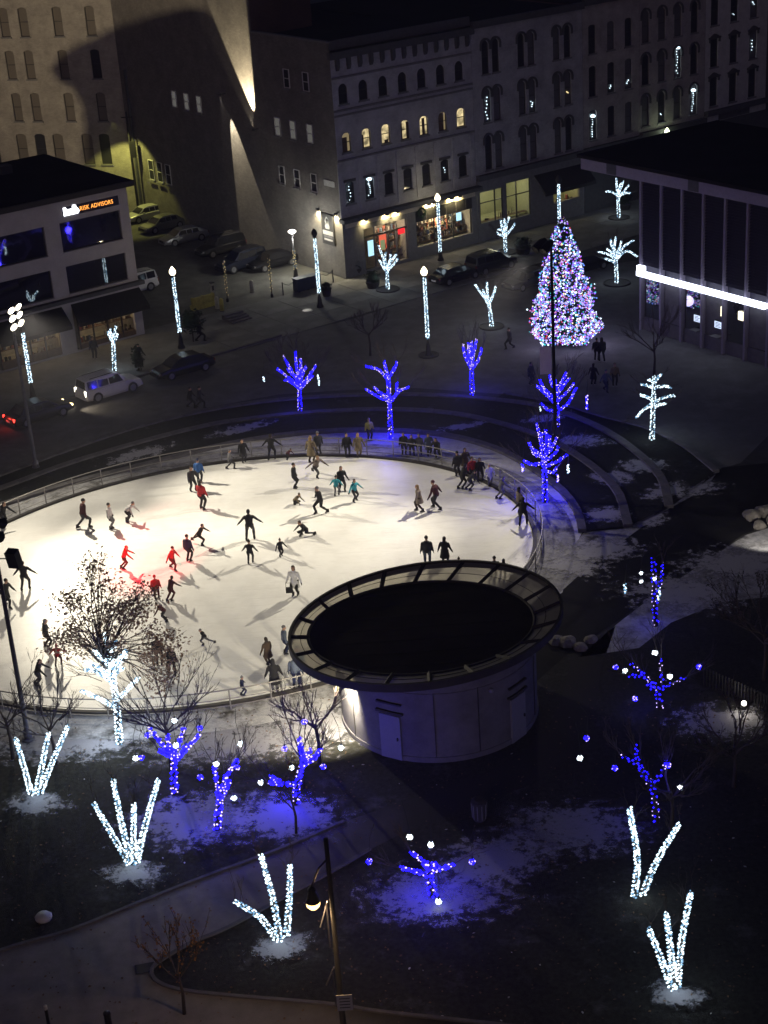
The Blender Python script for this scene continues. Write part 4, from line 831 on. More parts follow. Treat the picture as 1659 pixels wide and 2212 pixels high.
TREES = [
 ('blue', 'blue-lit tree with a broad fan of branches, leftmost behind the rink', (-5.13, 103.52, 0.0), [[(0.0, 0.0), (0.05, 0.99), (0.09, 2.1)], [(0.06, 1.8), (-0.59, 2.41), (-1.28, 2.98)], [(0.08, 2.03), (-0.41, 3.14), (-0.79, 4.04)], [(0.09, 2.1), (0.03, 3.27), (0.02, 4.17)], [(0.1, 1.96), (0.49, 2.91), (0.71, 3.35)], [(0.08, 1.7), (0.83, 2.5), (1.37, 3.17)], [(0.07, 1.57), (0.68, 2.18), (1.09, 2.67)], [(0.05, 1.71), (-0.49, 2.2), (-0.84, 2.36)], [(0.12, 2.45), (0.32, 3.08), (0.32, 3.73)], [(0.1, 2.29), (-0.25, 2.8), (-0.52, 3.31)]], 120),
 ('blue', 'tall blue-lit tree with two tiers of arms standing at the rink railing', (0.78, 97.56, 0.0), [[(0.0, 0.0), (0.04, 2.13), (0.08, 4.14)], [(0.07, 2.51), (-0.7, 2.87), (-1.39, 3.33)], [(0.08, 2.69), (-0.59, 3.18), (-0.92, 3.45)], [(0.1, 2.5), (0.69, 3.17), (1.34, 3.37)], [(0.54, 3.03), (0.56, 3.4), (0.58, 3.77)], [(0.07, 3.93), (-0.5, 4.55), (-1.3, 4.73)], [(0.08, 4.05), (-0.05, 4.76), (-0.13, 5.32)], [(0.08, 4.05), (0.46, 4.66), (0.7, 5.17)]], 260),
 ('blue', 'blue-lit tree with a tight upright crown on the terrace below the white trees', (6.46, 104.31, 0.0), [[(-0.0, 0.0), (0.02, 1.15), (0.03, 2.14)], [(0.02, 1.97), (-0.38, 2.82), (-0.44, 3.54)], [(0.03, 2.14), (-0.15, 3.13), (-0.14, 3.93)], [(0.03, 2.14), (0.29, 3.16), (0.44, 3.96)], [(0.05, 1.91), (0.54, 2.49), (0.81, 3.22)], [(0.04, 2.46), (0.07, 3.21), (0.13, 3.82)]], 120),
 ('blue', 'blue-lit tree with drooping arms just behind the dark floodlight pole', (11.37, 97.39, 0.0), [[(0.0, 0.0), (-0.06, 1.42), (-0.09, 2.97)], [(-0.06, 1.17), (0.65, 1.61), (1.22, 2.69)], [(-0.08, 1.67), (-0.74, 2.34), (-1.31, 2.94)], [(-0.08, 1.98), (-0.79, 2.78), (-1.15, 3.51)], [(-0.09, 2.51), (-0.37, 3.15), (-0.47, 3.74)], [(-0.09, 2.6), (0.27, 3.25), (0.54, 3.94)], [(-0.05, 1.79), (0.66, 2.45), (1.08, 2.95)], [(-0.04, 1.1), (-0.65, 1.27), (-1.05, 1.68)], [(-0.09, 2.66), (-0.14, 3.28), (-0.19, 3.53)], [(-0.07, 2.17), (0.38, 2.69), (0.85, 3.15)]], 150),
 ('blue', 'blue-lit tree with feathery upright crown at the right end of the rink', (9.22, 86.16, 0.0), [[(0.0, 0.0), (0.02, 1.87), (-0.05, 3.44)], [(-0.0, 2.16), (0.79, 2.44), (1.4, 2.74)], [(-0.02, 2.45), (-0.65, 2.38), (-1.12, 2.64)], [(-0.06, 3.16), (-0.19, 4.01), (-0.26, 4.6)], [(-0.06, 3.16), (0.22, 3.84), (0.13, 4.41)], [(-0.04, 2.87), (-0.62, 3.48), (-0.87, 4.04)], [(-0.04, 2.73), (0.55, 3.31), (0.85, 3.85)], [(-0.05, 2.5), (0.57, 2.97), (0.84, 3.46)], [(-0.01, 2.02), (0.44, 1.9), (0.66, 2.28)], [(-0.04, 2.87), (-0.48, 3.05), (-0.68, 3.46)], [(-0.05, 3.3), (-0.09, 3.86), (-0.03, 4.25)], [(-0.04, 2.67), (0.31, 3.27), (0.43, 3.97)]], 320),
 ('bluex', 'thin blue-lit sapling beside the dark path at the right', (12.8, 70.69, 0.0), [[(0.0, 0.0), (-0.07, 1.83), (-0.1, 3.72)], [(-0.05, 1.33), (0.26, 2.26), (0.34, 3.39)]], 30),
 ('bluex', 'sparsely lit low blue tree with wide arms on the dark right lawn', (11.64, 63.03, 0.0), [[(0.0, 0.0), (-0.09, 0.82), (-0.29, 1.31)], [(-0.23, 1.21), (-0.7, 1.88), (-1.4, 2.71)], [(-0.5, 1.63), (-0.91, 1.9), (-1.52, 2.13)], [(-0.13, 0.96), (0.44, 1.25), (1.16, 1.57)], [(0.08, 1.11), (0.11, 1.82), (0.07, 2.29)], [(-0.17, 1.01), (-0.5, 1.23), (-0.62, 1.52)]], 30),
 ('bluex', 'faint blue-lit tree half hidden by dark shrubs above the double spray', (9.96, 54.6, 0.0), [[(0.0, 0.0), (-0.08, 1.24), (-0.23, 2.01)], [(-0.19, 1.9), (-0.63, 2.58), (-1.43, 3.12)], [(-0.19, 1.9), (-0.74, 3.02), (-0.88, 3.94)], [(-0.15, 1.79), (0.25, 2.25), (0.42, 2.67)], [(-0.15, 1.68), (-0.41, 1.92), (-0.59, 2.32)]], 26),
 ('blue', 'stout blue-lit tree with a forked head, leftmost on the front lawn', (-9.67, 59.11, 0.0), [[(0.0, 0.0), (0.09, 0.97), (0.19, 1.83)], [(0.15, 1.65), (-0.34, 2.26), (-0.81, 2.87)], [(0.21, 1.65), (0.87, 2.32), (1.41, 3.04)], [(0.19, 1.83), (0.02, 2.35), (0.03, 2.8)], [(0.21, 1.83), (0.49, 2.42), (0.71, 2.97)], [(0.18, 1.69), (-0.21, 2.02), (-0.43, 2.16)], [(0.2, 1.53), (0.56, 1.96), (0.76, 2.38)]], 130),
 ('blue', 'small crooked blue-lit tree in the middle of the front lawn', (-7.66, 56.19, 0.0), [[(0.0, 0.0), (0.19, 1.04), (0.37, 1.76)], [(0.32, 1.64), (0.57, 2.24), (1.08, 2.85)], [(0.21, 1.27), (0.19, 2.16), (0.13, 2.84)], [(0.37, 1.76), (0.49, 2.13), (0.55, 2.37)], [(0.26, 1.42), (0.52, 1.75), (0.68, 1.87)]], 130),
 ('blue', 'leaning blue-lit tree with one long low arm left of the pavilion', (-4.51, 57.59, 0.0), [[(0.0, 0.0), (0.21, 1.08), (0.53, 2.18)], [(0.22, 1.03), (-0.4, 1.13), (-0.99, 1.36)], [(-0.48, 1.13), (-0.71, 1.47), (-0.88, 1.75)], [(0.39, 1.85), (0.94, 2.14), (1.28, 2.6)], [(0.51, 2.18), (0.41, 2.59), (0.36, 2.9)], [(0.53, 2.18), (0.79, 2.56), (0.89, 2.9)], [(0.43, 1.85), (0.75, 2.05), (1.06, 2.13)]], 300),
 ('blue', 'low blue-lit tree with stubby arms in the foreground below the pavilion', (0.83, 50.85, 0.0), [[(0.0, 0.0), (-0.08, 0.8), (-0.0, 1.6)], [(-0.09, 1.01), (-0.59, 0.97), (-1.15, 0.93)], [(-0.04, 1.26), (-0.41, 1.76), (-0.72, 2.12)], [(-0.04, 1.18), (0.42, 1.14), (0.88, 1.2)], [(-0.01, 1.47), (0.17, 1.66), (0.25, 1.57)]], 200),
 ('white', 'white-lit tree with four long arms in front of the shop entrance', (1.58, 130.24, 0.0), [[(0.0, 0.0), (0.03, 1.01), (0.05, 1.94)], [(0.02, 1.59), (-0.21, 2.58), (-0.52, 3.6)], [(0.01, 1.4), (-0.32, 2.12), (-0.55, 2.53)], [(0.02, 1.59), (0.59, 2.13), (0.99, 2.65)], [(0.04, 1.86), (0.46, 2.53), (0.87, 3.12)], [(0.04, 1.79), (-0.06, 2.57), (0.04, 3.1)], [(0.03, 1.71), (0.3, 2.46), (0.41, 2.99)]], 40),
 ('white', 'white-lit tree with a short bushy crown in front of the glazed shop', (12.02, 138.81, 0.0), [[(0.0, 0.0), (-0.01, 0.86), (0.02, 1.67)], [(0.01, 1.47), (-0.33, 2.06), (-0.64, 2.17)], [(0.01, 1.55), (-0.24, 2.38), (-0.34, 2.95)], [(0.01, 1.55), (0.2, 2.51), (0.42, 3.14)], [(0.01, 1.47), (0.55, 2.08), (0.88, 2.62)], [(0.01, 1.63), (0.0, 2.44), (0.02, 2.85)], [(0.01, 1.39), (-0.42, 1.66), (-0.73, 1.93)]], 40),
 ('white', 'white-lit tree with a three-pronged fork on the open plaza', (9.05, 118.76, 0.0), [[(0.0, 0.0), (-0.07, 0.95), (-0.14, 1.86)], [(-0.11, 1.68), (-0.6, 2.5), (-1.09, 3.29)], [(-0.14, 1.82), (-0.21, 2.69), (-0.22, 3.44)], [(-0.11, 1.82), (0.2, 2.66), (0.36, 3.33)], [(-0.14, 1.97), (-0.4, 2.41), (-0.45, 2.78)]], 40),
 ('white', 'white-lit tree with one straight left arm farthest back at the right', (23.24, 147.71, 0.0), [[(0.0, 0.0), (-0.04, 1.12), (-0.07, 2.18)], [(-0.03, 2.01), (-0.62, 2.48), (-1.21, 2.56)], [(-0.07, 2.1), (-0.15, 2.95), (-0.15, 3.58)], [(-0.07, 2.18), (0.22, 2.92), (0.39, 3.42)], [(-0.03, 1.93), (0.56, 2.48), (0.98, 2.96)], [(-0.03, 2.01), (0.64, 2.3), (1.06, 2.27)], [(-0.07, 2.27), (0.06, 3.02), (0.06, 3.27)]], 36),
 ('white', 'white-lit tree with starburst arms between the Christmas tree and the civic building', (19.9, 127.61, 0.0), [[(0.0, 0.0), (-0.07, 1.23), (-0.1, 2.29)], [(-0.1, 1.99), (-0.76, 2.49), (-1.57, 2.74)], [(-0.1, 2.14), (-0.54, 2.7), (-0.9, 3.03)], [(-0.1, 2.29), (-0.17, 3.13), (-0.09, 3.87)], [(-0.1, 2.14), (0.5, 3.01), (1.31, 3.55)], [(-0.06, 1.99), (0.72, 2.69), (1.53, 2.21)], [(-0.06, 1.68), (-0.54, 1.87), (-0.95, 2.01)], [(-0.1, 2.22), (0.27, 2.91), (0.42, 3.31)], [(-0.1, 2.22), (-0.39, 3.14), (-0.46, 3.6)]], 44),
 ('white', 'white-lit tree with flat cross arms on the right terrace', (16.78, 94.23, 0.0), [[(0.0, 0.0), (0.05, 1.59), (0.16, 4.23)], [(0.08, 2.43), (-0.52, 2.24), (-1.06, 1.79)], [(0.08, 2.62), (-0.29, 2.88), (-0.72, 3.04)], [(0.11, 2.49), (0.76, 2.69), (1.55, 2.66)], [(0.13, 3.45), (-0.29, 3.66), (-0.72, 3.76)], [(0.13, 3.45), (0.61, 3.66), (1.09, 3.65)], [(0.16, 3.75), (-0.13, 4.01), (-0.29, 4.08)], [(0.16, 3.84), (0.44, 4.09), (0.66, 4.13)], [(0.11, 2.19), (0.45, 2.41), (0.79, 2.5)]], 60),
 ('white', 'small white-lit tree with a knobbed head behind the white estate car', (-18.88, 114.47, 0.0), [[(0.0, 0.0), (0.14, 1.34), (0.21, 2.64)], [(0.2, 2.29), (-0.0, 2.79), (-0.01, 3.22)], [(0.2, 2.57), (0.43, 3.04), (0.53, 3.32)], [(0.19, 2.5), (0.17, 3.06), (0.22, 3.44)], [(0.19, 2.22), (0.51, 2.62), (0.59, 2.96)]], 40),
]
for col, lab, base, lines, pw in TREES:
    sp = col == 'bluex'
    wrapped_tree('wrapped_tree', lab, base, lines, 'white' if col == 'white' else 'blue', power=pw, group=GW if col == 'white' else GB, sparse=sp, twig=(3, .9) if col != 'white' else (2, .5), size=(.064 if base[1] < 70 else .052) if not sp else .05)

# the tall magnolia that still carries its dead leaves, wrapped in white to half its height
mag = wrapped_tree('wrapped_tree', 'tall white-lit tree still carrying brown leaves at the lower left of the rink', (-12.5, 63.29, 0.0),
  [[(0.0, 0.0), (0.1, 1.72), (0.15, 3.02), (0.22, 4.18)], [(0.08, 1.84), (-0.57, 2.37), (-1.36, 2.83)], [(0.1, 2.2), (0.73, 2.78), (1.3, 3.44)], [(0.16, 3.25), (-0.33, 4.17), (-0.81, 4.67)], [(0.14, 3.13), (-0.58, 3.82), (-1.03, 3.9)], [(0.19, 3.95), (0.05, 4.77), (0.02, 5.39)], [(0.19, 3.83), (0.66, 4.49), (1.0, 4.94)], [(0.18, 3.71), (0.61, 4.1), (0.85, 4.36)], [(0.21, 3.94), (-0.29, 4.63), (-0.4, 4.96)], [(0.21, 4.13), (0.33, 4.74), (0.5, 5.12)], [(0.16, 3.44), (-0.09, 3.97), (-0.32, 4.36)], [(0.16, 3.44), (0.49, 3.78), (0.71, 3.9)]], 'white', power=420, twig=None, step=.026, size=.066)
lv, tw = MB(), MB()
CL = [(-0.78, 7.43), (-1.24, 7.02), (-0.16, 8.38), (0.21, 8.13), (-1.23, 7.8), (-0.71, 6.53), (0.01, 6.7), (0.61, 7.44), (0.44, 6.89), (-1.18, 6.0), (-0.63, 5.62), (0.12, 6.02), (0.86, 7.08), (1.1, 6.61), (1.52, 6.81), (1.63, 6.12), (1.21, 5.93), (0.73, 6.08), (1.87, 6.44), (2.12, 5.97), (-1.33, 6.36), (-1.63, 5.7), (-1.19, 5.21), (-0.41, 5.03), (-0.19, 7.39), (-0.61, 7.98), (2.14, 6.98), (0.88, 5.73), (0.24, 5.44), (2.3, 5.04), (2.44, 4.46), (2.01, 4.26), (2.68, 3.98), (2.24, 3.67), (2.83, 3.5), (1.75, 3.82), (1.42, 4.43), (2.39, 3.19), (2.16, 4.71), (0.05, 7.7), (1.77, 7.23), (1.49, 7.37), (0.58, 6.43), (3.12, 5.09), (-1.97, 6.07), (-1.92, 5.04), (-0.19, 8.83), (0.14, 8.65)]
hub = Vector((-.15, 0, 4.6))
for x, z in CL:
    c = Vector((x, rnd.uniform(-1.3, 1.3), z)); mid = hub.lerp(c, .55)+Vector((rnd.uniform(-.25, .25), rnd.uniform(-.2, .2), rnd.uniform(0, .3)))
    tw.tube([hub+Vector((rnd.uniform(-.3, .3), 0, rnd.uniform(-.8, .6))), mid, c], [.04, .025, .012], 4, cap=False)
    for k in range(6): tw.tube([mid.lerp(c, rnd.random()), c+Vector((rnd.uniform(-.5, .5), rnd.uniform(-.5, .5), rnd.uniform(-.4, .5)))], [.012, .006], 3, cap=False)
    for k in range(85):
        p = c+Vector((rnd.gauss(0, .3), rnd.gauss(0, .34), rnd.gauss(0, .27))); a = Vector((rnd.uniform(-1, 1), rnd.uniform(-1, 1), rnd.uniform(-1, .4))).normalized(); u, v = frame(a); l = rnd.uniform(.11, .21)
        lv.add([p, p+a*l*.5+u*l*.32, p+a*l, p+a*l*.5-u*l*.32], [(0, 1, 2, 3)], 0 if rnd.random() < .7 else 1)
for k in range(22): grow(tw, hub+Vector((rnd.uniform(-.4, .4), rnd.uniform(-.3, .3), rnd.uniform(-1.5, .2))), Vector((rnd.uniform(-1, 1), rnd.uniform(-.6, .6), rnd.uniform(.1, .9))).normalized(), 1.1, .02, 2)
lv.build('leaves', ['dry_leaf', 'dry_leaf_pale'], mag, kind='stuff'); tw.build('twigs', 'twig_bark', mag, kind='stuff')

# fans of wrapped stems on the lawns
SPRAYS = [
 ('fan of three white-lit shrub stems at the far left below the rink', (-15.63, 59.67, 0.0), [[(-0.2, 0.02), (-0.25, 1.47), (-0.34, 3.03)], [(0.0, 0.0), (0.45, 1.41), (0.92, 2.91)], [(0.17, 0.06), (1.07, 1.89), (1.95, 3.55)]]),
 ('widest fan of four white-lit shrub stems on the left lawn', (-10.88, 54.23, 0.0), [[(-0.15, 0.01), (-0.64, 1.4), (-1.17, 2.99)], [(-0.07, 0.01), (-0.18, 2.04), (-0.2, 4.25)], [(0.04, 0.0), (0.23, 1.57), (0.49, 3.13)], [(0.16, 0.1), (0.76, 2.03), (1.48, 3.95)]]),
 ('fan of white-lit shrub stems with one low arm by the footpath', (-4.85, 48.9, 0.0), [[(-0.14, 0.01), (-0.69, 0.98), (-1.58, 1.69)], [(-0.03, 0.0), (-0.12, 1.68), (-0.42, 3.79)], [(0.19, 0.2), (0.44, 1.88), (0.62, 3.46)]]),
 ('two-stemmed white-lit shrub spray on the right lawn', (8.43, 50.0, 0.0), [[(-0.12, 0.01), (-0.02, 1.83), (-0.33, 4.2)], [(0.16, 0.03), (0.77, 1.51), (1.6, 2.96)]]),
 ('white-lit shrub spray with three stems nearest the lower right corner', (8.85, 44.83, 0.0), [[(-0.08, 0.01), (-0.42, 1.18), (-0.93, 2.67)], [(-0.02, 0.06), (-0.17, 1.51), (-0.36, 3.43)], [(0.06, 0.1), (0.23, 2.01), (0.56, 3.89)]])]
for lab, base, lines in SPRAYS:
    t = thing('wrapped_shrub', lab, 'shrub', base, 0, 'shrub fans wrapped in white lights'); bulbs = MB(); tw = MB()
    for ln in lines:
        f = smooth_line(jitter3(ln, rnd.uniform(-.5, .5)), 5); k = len(f); MB().tube(f, [.075-.05*j/(k-1) for j in range(k)], 6).build('stem', 'bark', t, smooth=True)
        wrap(bulbs, f, .085, .045, .026, pick_white, .052)
        for q in range(3): grow(tw, f[-1-q], (Vector((rnd.uniform(-.5, .5), rnd.uniform(-.5, .5), 1))).normalized(), .7, .012, 2)
    bulbs.build('light_string', WHITE, t, kind='stuff'); tw.build('twigs', 'twig_bark', t, kind='stuff')
    lamp('POINT', 'shrub_glow', (base[0]+.15, base[1]-.35, .75), (.80, .93, 1.0), 15, .3); lamp('POINT', 'shrub_glow', (base[0], base[1]-.3, 2.2), (.80, .93, 1.0), 14, .3)

# light balls hung among the bare twigs
ORBS = [
 ('w', (-11.01, 58.71, 2.08), 'white light ball touching a blue one, far left of the stout tree'), ('b', (-10.78, 58.81, 2.02), 'blue light ball touching a white one, far left of the stout tree'),
 ('b', (-10.5, 59.31, 2.79), 'blue light ball at the left tip of the stout tree'), ('b', (-8.28, 59.31, 2.95), 'blue light ball at the right tip of the stout tree'), ('w', (-9.28, 59.21, 3.45), 'white light ball above the head of the stout blue tree'),
 ('w', (-9.26, 58.61, 2.63), 'white light ball in the fork of the stout blue tree'),
 ('w', (-7.4, 56.29, 3.07), 'white light ball above the small crooked tree'), ('b', (-8.12, 56.39, 2.43), 'blue light ball left of the small crooked tree'), ('b', (-6.58, 56.29, 2.85), 'blue light ball at the right tip of the small crooked tree'), ('w', (-6.81, 55.89, 1.66), 'white light ball low at the right of the small crooked tree'),
 ('w', (-6.58, 58.39, 2.62), 'lone white light ball between the stout tree and the leaning tree'), ('w', (-5.83, 57.49, 1.27), 'white light ball at the end of the long low arm'), ('w', (-4.48, 57.19, 2.07), 'white light ball in the middle of the leaning blue tree'),
 ('b', (-3.84, 57.99, 3.71), 'blue light ball highest above the leaning tree'), ('b', (-4.75, 57.99, 2.5), 'blue light ball at the upper left of the leaning tree'), ('w', (-2.43, 57.89, 2.41), 'white light ball beside the pavilion wall'), ('b', (-3.21, 57.39, 1.88), 'blue light ball at the right of the leaning tree'),
 ('w', (0.11, 51.35, 2.43), 'white light ball at the upper left of the stubby tree'), ('w', (0.89, 51.25, 2.08), 'white light ball right above the stubby tree'), ('b', (-1.47, 50.95, 1.74), 'lone blue light ball right of the street lamp'), ('b', (2.38, 50.95, 1.41), 'blue light ball right of the stubby tree'), ('w', (1.02, 50.15, 0.22), 'white light ball at the foot of the stubby tree'),
 ('w', (11.45, 63.33, 2.72), 'white light ball above the wide-armed right tree'), ('b', (9.7, 63.23, 2.19), 'blue light ball at the left end of the wide-armed right tree'), ('w', (10.06, 62.93, 2.15), 'white light ball at the left arm of the wide-armed right tree'), ('w', (12.04, 62.93, 1.71), 'white light ball at the right arm of the wide-armed right tree'), ('b', (13.36, 63.13, 1.98), 'blue light ball farthest right beside the wide-armed tree'), ('b', (10.47, 62.73, 0.82), 'blue light ball low at the left of the wide-armed tree'),
 ('b', (7.29, 55.1, 3.82), 'blue light ball nearest the pavilion on the right lawn'), ('w', (7.0, 54.9, 3.05), 'white light ball nearest the pavilion on the right lawn'), ('b', (8.33, 54.7, 2.62), 'blue light ball left of the half hidden tree'), ('b', (10.42, 54.7, 2.58), 'blue light ball right of the half hidden tree'), ('w', (10.87, 54.4, 1.7), 'white light ball right of the half hidden tree'),
 ('w', (12.15, 70.99, 2.78), 'tiny upper white light ball left of the thin sapling'), ('w', (12.12, 70.79, 2.43), 'tiny lower white light ball left of the thin sapling'), ('w', (12.73, 70.59, 2.63), 'tiny white light ball on the thin sapling')]
for c, p, lab in ORBS:
    r = .12 if 'tiny' not in lab else .09
    if p[2] < .3: p = (p[0], p[1], .3)
    mb = MB().ball((0, 0, 0), r*.8, 1, n=10)
    for k in range(30):
        d = Vector((rnd.gauss(0, 1), rnd.gauss(0, 1), rnd.gauss(0, 1))).normalized(); mb.octa(d*r*rnd.uniform(.8, .95), r*rnd.uniform(.2, .32), 2 if rnd.random() < .3 else 1)
    o = mb.build('light_ball', ['black_steel', 'bulb_blue', 'bulb_blue_hot'] if c == 'b' else ['black_steel', 'orb_white', 'bulb_white'], None, False, loc=p, label=lab, cat='light ball', group='light balls hung in the trees')
    MB().tube([(0, 0, r), (0.02, 0, r+.09)], .04, 6).build('cap', 'black_steel', o); MB().tube([(0.02, 0, r+.09), (rnd.uniform(-.1, .1), .05, r+.9), (rnd.uniform(-.6, .6), .1, r+1.5)], [.008, .008, .014], 3).build('cord', 'black_steel', o)
    lamp('POINT', 'ball_glow', (p[0], p[1]-.02, p[2]), (.08, .07, 1) if c == 'b' else (.85, .93, 1), 9 if c == 'b' else 4, r*1.5)
TUBES = [('w', (-3.72, 103.52, 2.19), .75, 'short white light tube right of the leftmost blue tree'), ('w', (-7.31, 103.52, 2.52), .35, 'short white light tube left of the leftmost blue tree'), ('b', (13.24, 97.39, 1.65), .95, 'blue light tube hanging right of the drooping blue tree'),
 ('b', (8.01, 86.16, 2.25), .5, 'blue light tube left of the feathery rink-end tree'), ('w', (10.59, 86.16, 2.0), .55, 'white light tube right of the feathery rink-end tree'), ('b', (9.97, 86.16, 1.47), .5, 'blue light tube low on the feathery rink-end tree'), ('w', (11.32, 70.69, 2.19), .5, 'white light tube beside the dark path'), ('w', (12.97, 70.69, 1.76), .7, 'white light tube on the thin sapling'), ('w', (10.31, 97.39, 1.43), .3, 'short white light tube left of the drooping blue tree')]
for c, p, l, lab in TUBES:
    mb = MB()
    for k in range(int(l/.05)): mb.octa((rnd.uniform(-.05, .05), rnd.uniform(-.05, .05), -l/2+l*k/int(l/.05)), .055, rnd.choice((0, 0, 1)))
    o = mb.build('light_tube', BLUE if c == 'b' else WHITE, loc=p, label=lab, cat='light tube', group='light tubes hung in the trees')
    MB().tube([(0, 0, -l/2), (0, 0, l/2), (.1, .1, l/2+1.0)], [.03, .03, .006], 5).build('core', 'black_steel', o)

# street lamps wrapped in strings of light
def street_lamp(label, base, h, glassm, wz=None, power=120, lamp_col=(1, .84, .5), mats=WHITE, pick=pick_white, style='acorn', step=.03, size=.05):
    t = thing('street_lamp', label, 'street lamp', base, 0, 'wrapped street lamps')
    MB().lathe([(.28, 0), (.28, .12), (.2, .3), (.16, .75), (.1, .95), (.075, 1.1)], 10).build('base', 'black_steel', t, smooth=True)
    MB().tube([(0, 0, 1.0), (0, 0, h-.75)], [.075, .055], 8).build('post', 'black_steel', t, smooth=True)
    z0 = h-.75
    if style == 'acorn':
        ln = MB().lathe([(.06, z0), (.17, z0+.08), (.17, z0+.14)], 10).build('lantern', 'black_steel', t)
        MB().lathe([(.15, z0+.142), (.24, z0+.3), (.23, z0+.48), (.12, z0+.66), (.03, z0+.78)], 12).build('globe', glassm, ln, smooth=True)
    else:
        ln = MB().lathe([(.05, z0), (.08, z0+.3), (.1, z0+.35)], 10).build('lantern', 'black_steel', t)
        MB().lathe([(.1, z0+.352), (.33, z0+.5), (.33, z0+.6), (.2, z0+.68)], 12).build('globe', glassm, ln, smooth=True)
    if wz:
        mb = MB(); wrap(mb, [Vector((0, 0, wz[0])), Vector((0, 0, wz[1]))], .09, .07, step, pick, size); mb.build('light_string', mats, t, kind='stuff')
    if power: lamp('POINT', 'lamp_light', (base[0], base[1]-.05, z0+.4), lamp_col, power, .32)
    return t
street_lamp('wrapped street lamp with yellow lantern by the office corner', (-14.34, 118.86, 0.0), 6.3, 'lamp_glass', (1.25, 5.5), 300)
mat('dead_globe', (.03, .03, .03), .4)
street_lamp('wrapped street lamp with unlit lantern in front of the lit alley wall', (-3.92, 126.71, 0.0), 6.4, 'dead_globe', (1.2, 5.6), 0)
street_lamp('wrapped street lamp with bright lantern in the middle of the plaza', (4.0, 113.19, 0.0), 6.6, 'lamp_glass', (1.3, 5.8), 280)
street_lamp('wrapped street lamp with bright lantern before the shop window', (6.35, 137.76, 0.0), 5.8, 'lamp_glass', (.6, 5.0), 160)
street_lamp('wrapped street lamp rising behind the top of the Christmas tree', (16.3, 135.35, 0.0), 7.2, 'dead_globe', (1.5, 6.8), 0)
street_lamp('short street lamp with wide white head beside the parking lot', (-6.01, 135.2, 0.0), 4.3, 'lamp_glass_white', (.5, 2.6), 2200, (1, .97, .86), ['bulb_warm', 'bulb_white_dim'], pick_white, 'dish', .05, .035)
street_lamp('wrapped street lamp standing behind the silver floodlight pole', (-24.02, 109.79, 0.0), 5.6, 'dead_globe', (1.2, 4.9), 0)
street_lamp('far street lamp with pale green lantern above the civic roof', (28.97, 155.16, 0.0), 6.3, emit('lamp_glass_green', (.85, 1, .6), 6), (1, 2), 80, (.85, 1, .65))
for lab, b, h in (('slim dark post wound with a loose string of lights by the barrier', (-11.49, 130.01, 0.0), 3.4), ('slim dark post wound with a loose string of lights by the parked cars', (-7.88, 130.43, 0.0), 3.3)):
    t = thing('garland_post', lab, 'post', b, 0, 'posts with loose light strings'); MB().tube([(0, 0, 0), (0, 0, .3), (0, 0, .32), (0, 0, h)], [.12, .12, .06, .05], 8).build('post', 'black_steel', t); MB().ball((0, 0, h), .1).build('finial', 'black_steel', t)
    mb = MB(); wrap(mb, [Vector((0, 0, .5)), Vector((0, 0, h))], .07, .06, .13, lambda: (0, 1), .03); mb.build('light_string', ['bulb_warm'], t, kind='stuff')
# big lamp of the near street, seen from above
fl = thing('street_lamp', 'tall dark street lamp with hanging amber lantern in the foreground', 'street lamp', (-2.46, 41.78, 0.0))
FH = 9.41; LX = (-3.04, 41.78, 7.05); LB = (-2.46, 41.78, 0.0)
lx = Vector(LX)-Vector(LB)
MB().tube([(0, 0, 0), (0, 0, 1.2), (0, 0, 1.25), (0, 0, FH)], [.2, .16, .11, .07], 10).build('pole', 'black_steel', fl, smooth=True)
MB().tube([(0, 0, FH-.75), (lx.x*.5, 0, (FH-.75+lx.z+.75)/2+.12), (lx.x, 0, lx.z+.62)], [.04, .035, .035], 7).build('arm', 'black_steel', fl, smooth=True)
hd = MB().lathe([(.05, .62), (.14, .5), (.12, .42), (.16, .3), (.2, .1), (.24, .06)], 14, (lx.x, 0, lx.z)).build('lantern', 'black_steel', fl, smooth=True)
MB().lathe([(.23, .058), (.21, -.1), (.13, -.2), (.03, -.24)], 14, (lx.x, 0, lx.z)).build('globe', 'lamp_glass_amber', hd, smooth=True)
lamp('POINT', 'lamp_light', (LB[0]+lx.x, LB[1], lx.z-.05), (1, .62, .28), 1500, .27)
for z0, z1 in ((5.9, 7.1), (3.6, 4.5)): MB().tube([(-.12, 0, z1), (-.42, 0, z0+.2)], .03, 5).build('banner_bracket', 'pole_silver', fl); MB().bx(-.2, -.15, -.03, .03, z0-.6, z1-.1).build('banner_edge', 'pole_silver', fl)
pl = MB().box((.12, -.14, 3.17), (.5, .03, .62)).build('notice_plate', 'stone_pale', fl)
for k in range(4): MB().box((.12, -.16, 3.17+.18-.12*k), (.34, .006, .035)).build('notice_line', 'trim_dark', pl)

